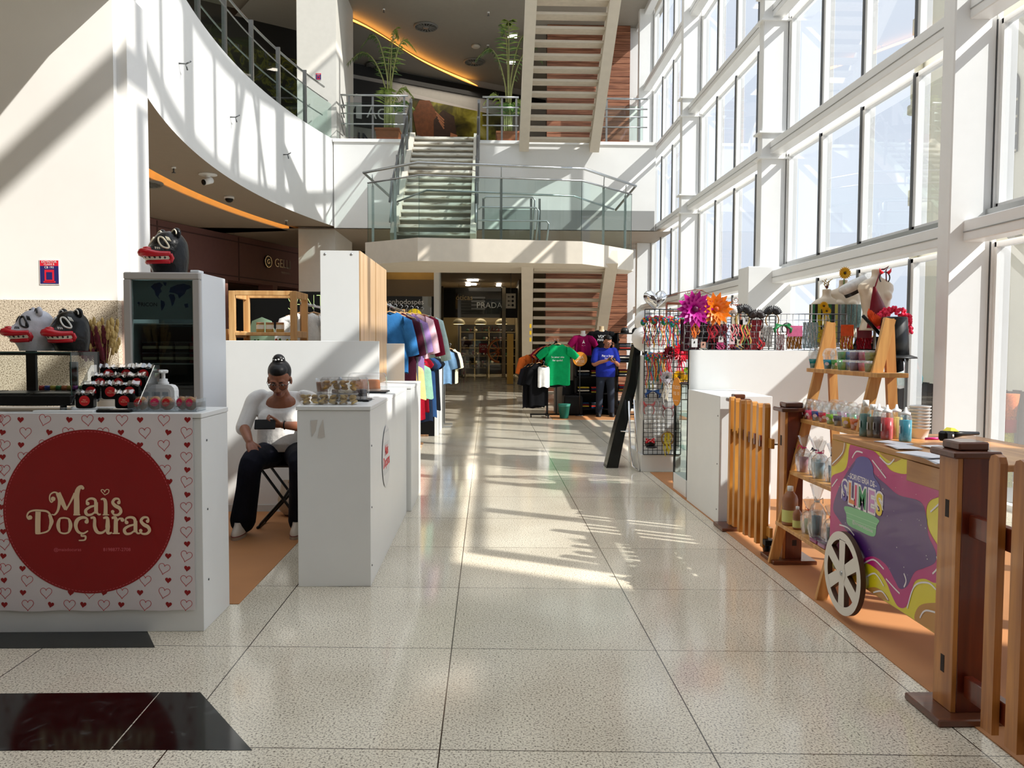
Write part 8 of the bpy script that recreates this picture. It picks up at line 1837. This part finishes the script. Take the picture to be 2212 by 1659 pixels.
# ---- standing man
t = thing('person', 'person standing in blue t-shirt and dark jeans by the black shelves, looking at a phone', 'person', (2.44, 16.62, .004)); BLU = P('shirt_blue', (24, 40, 140), .85, var=.08, vscale=9, bump=.3, bscale=14, spec=.2)
HT2_ = T_(.03, -.07, 1.545) @ RZ(.35) @ RX(math.radians(22)); m = MB(); head(m, HT2_, SKM, 1.06)
limb(m, [V((.02, -.045, 1.49)), V((.01, -.02, 1.43)), V((0, 0, 1.36))], [.05, .052, .08], SKM); limb(m, [V((0, 0, 1.3)), V((0, 0, 1.05)), V((0, 0, .9))], [.11, .11, .12], SKM)
sR, sL = V((-.19, 0, 1.36)), V((.19, .0, 1.36)); eR, eL = V((-.25, -.03, 1.09)), V((.25, -.05, 1.09)); wR, wL = V((-.0, -.22, 1.165)), V((.17, -.24, 1.13))
limb(m, [sR, eR, (eR + wR) / 2, wR], [.05, .043, .040, .028], SKM); limb(m, [sL, eL, (eL + wL) / 2, wL], [.05, .043, .040, .028], SKM)
hand(m, wR, (.75, -.45, .25), (.1, .3, .9), SKM, (.5, .6, .5), 1.05, -1); hand(m, wL, (-.8, -.45, .25), (-.1, .3, .9), SKM, (.5, .6, .5), 1.05, 1)
fuse(m, 'body', t, .008, 3); face_parts(t, HT2_, 1.06, HAIRB, LIPB); glasses(t, HT2_, 1.06, BLACK)
m = MB(); m.T = HT2_ @ Matrix.Scale(1.06, 4); m.ball((0, .030, .050), (.079, .088, .080), HAIRB, 20, 12); m.ball((0, -.02, .092), (.066, .062, .038), HAIRB, 16, 10); fuse(m, 'hair', t, .008, 2)
m = MB(); e2 = lambda z, a, b, cy=0: [(a * math.cos(2 * PI * k / 24), cy + b * math.sin(2 * PI * k / 24), z) for k in range(24)]
m.loft([e2(.82, .20, .145, -.01), e2(.95, .205, .165, -.03), e2(1.08, .20, .155, -.02), e2(1.22, .198, .135), e2(1.33, .20, .11), e2(1.40, .15, .08), e2(1.425, .09, .06)], BLU)
for s_, e_ in ((sR, eR), (sL, eL)): limb(m, [s_ + V((-s_.x * .2, 0, .0)), s_ + V((0, 0, -.01)), s_ + (e_ - s_) * .75], [.07, .075, .075], BLU)
fuse(m, 'shirt', t, .012, 3)
m = MB(); m.T = frame((0.02, -.175, 1.24), (1, 0, 0), (0, -.12, 1)); m.text('Faz o bem', .058, WTX, 0, .02, .004, bold=.001); m.text('Vixe', .05, WTX, -.02, -.035, .004); m.build('shirt_print', t)
JN = P('jeans_dark', (22, 32, 48), .85, var=.25, vscale=7); m = MB()
m.ball((0, .0, .86), (.175, .12, .10), JN, 16, 10)
for q in (-1, 1): limb(m, [V((q * .09, 0, .84)), V((q * .115, -.02, .5)), V((q * .13, 0, .07))], [.10, .078, .066], JN, 14)
fuse(m, 'trousers', t, .012, 3)
for q in (-1, 1): m = MB(); m.loft([[(q * .14 + w * math.cos(2 * PI * k / 16), -.06 + d * math.sin(2 * PI * k / 16), z) for k in range(16)] for w, d, z in ((.05, .14, 0), (.05, .14, .03), (.045, .12, .06), (.04, .06, .09))], P('shoe_dark', (26, 24, 26), .5)); m.build('shoe', t)
m = MB(); m.T = T_(2.53, 16.33, 1.20) @ RX(-.6); m.box(-.075, .075, -.005, .005, -.036, .036, BLACK, .004); o = m.build('phone'); tag(o, 'dark phone held by the standing man in blue', 'phone')
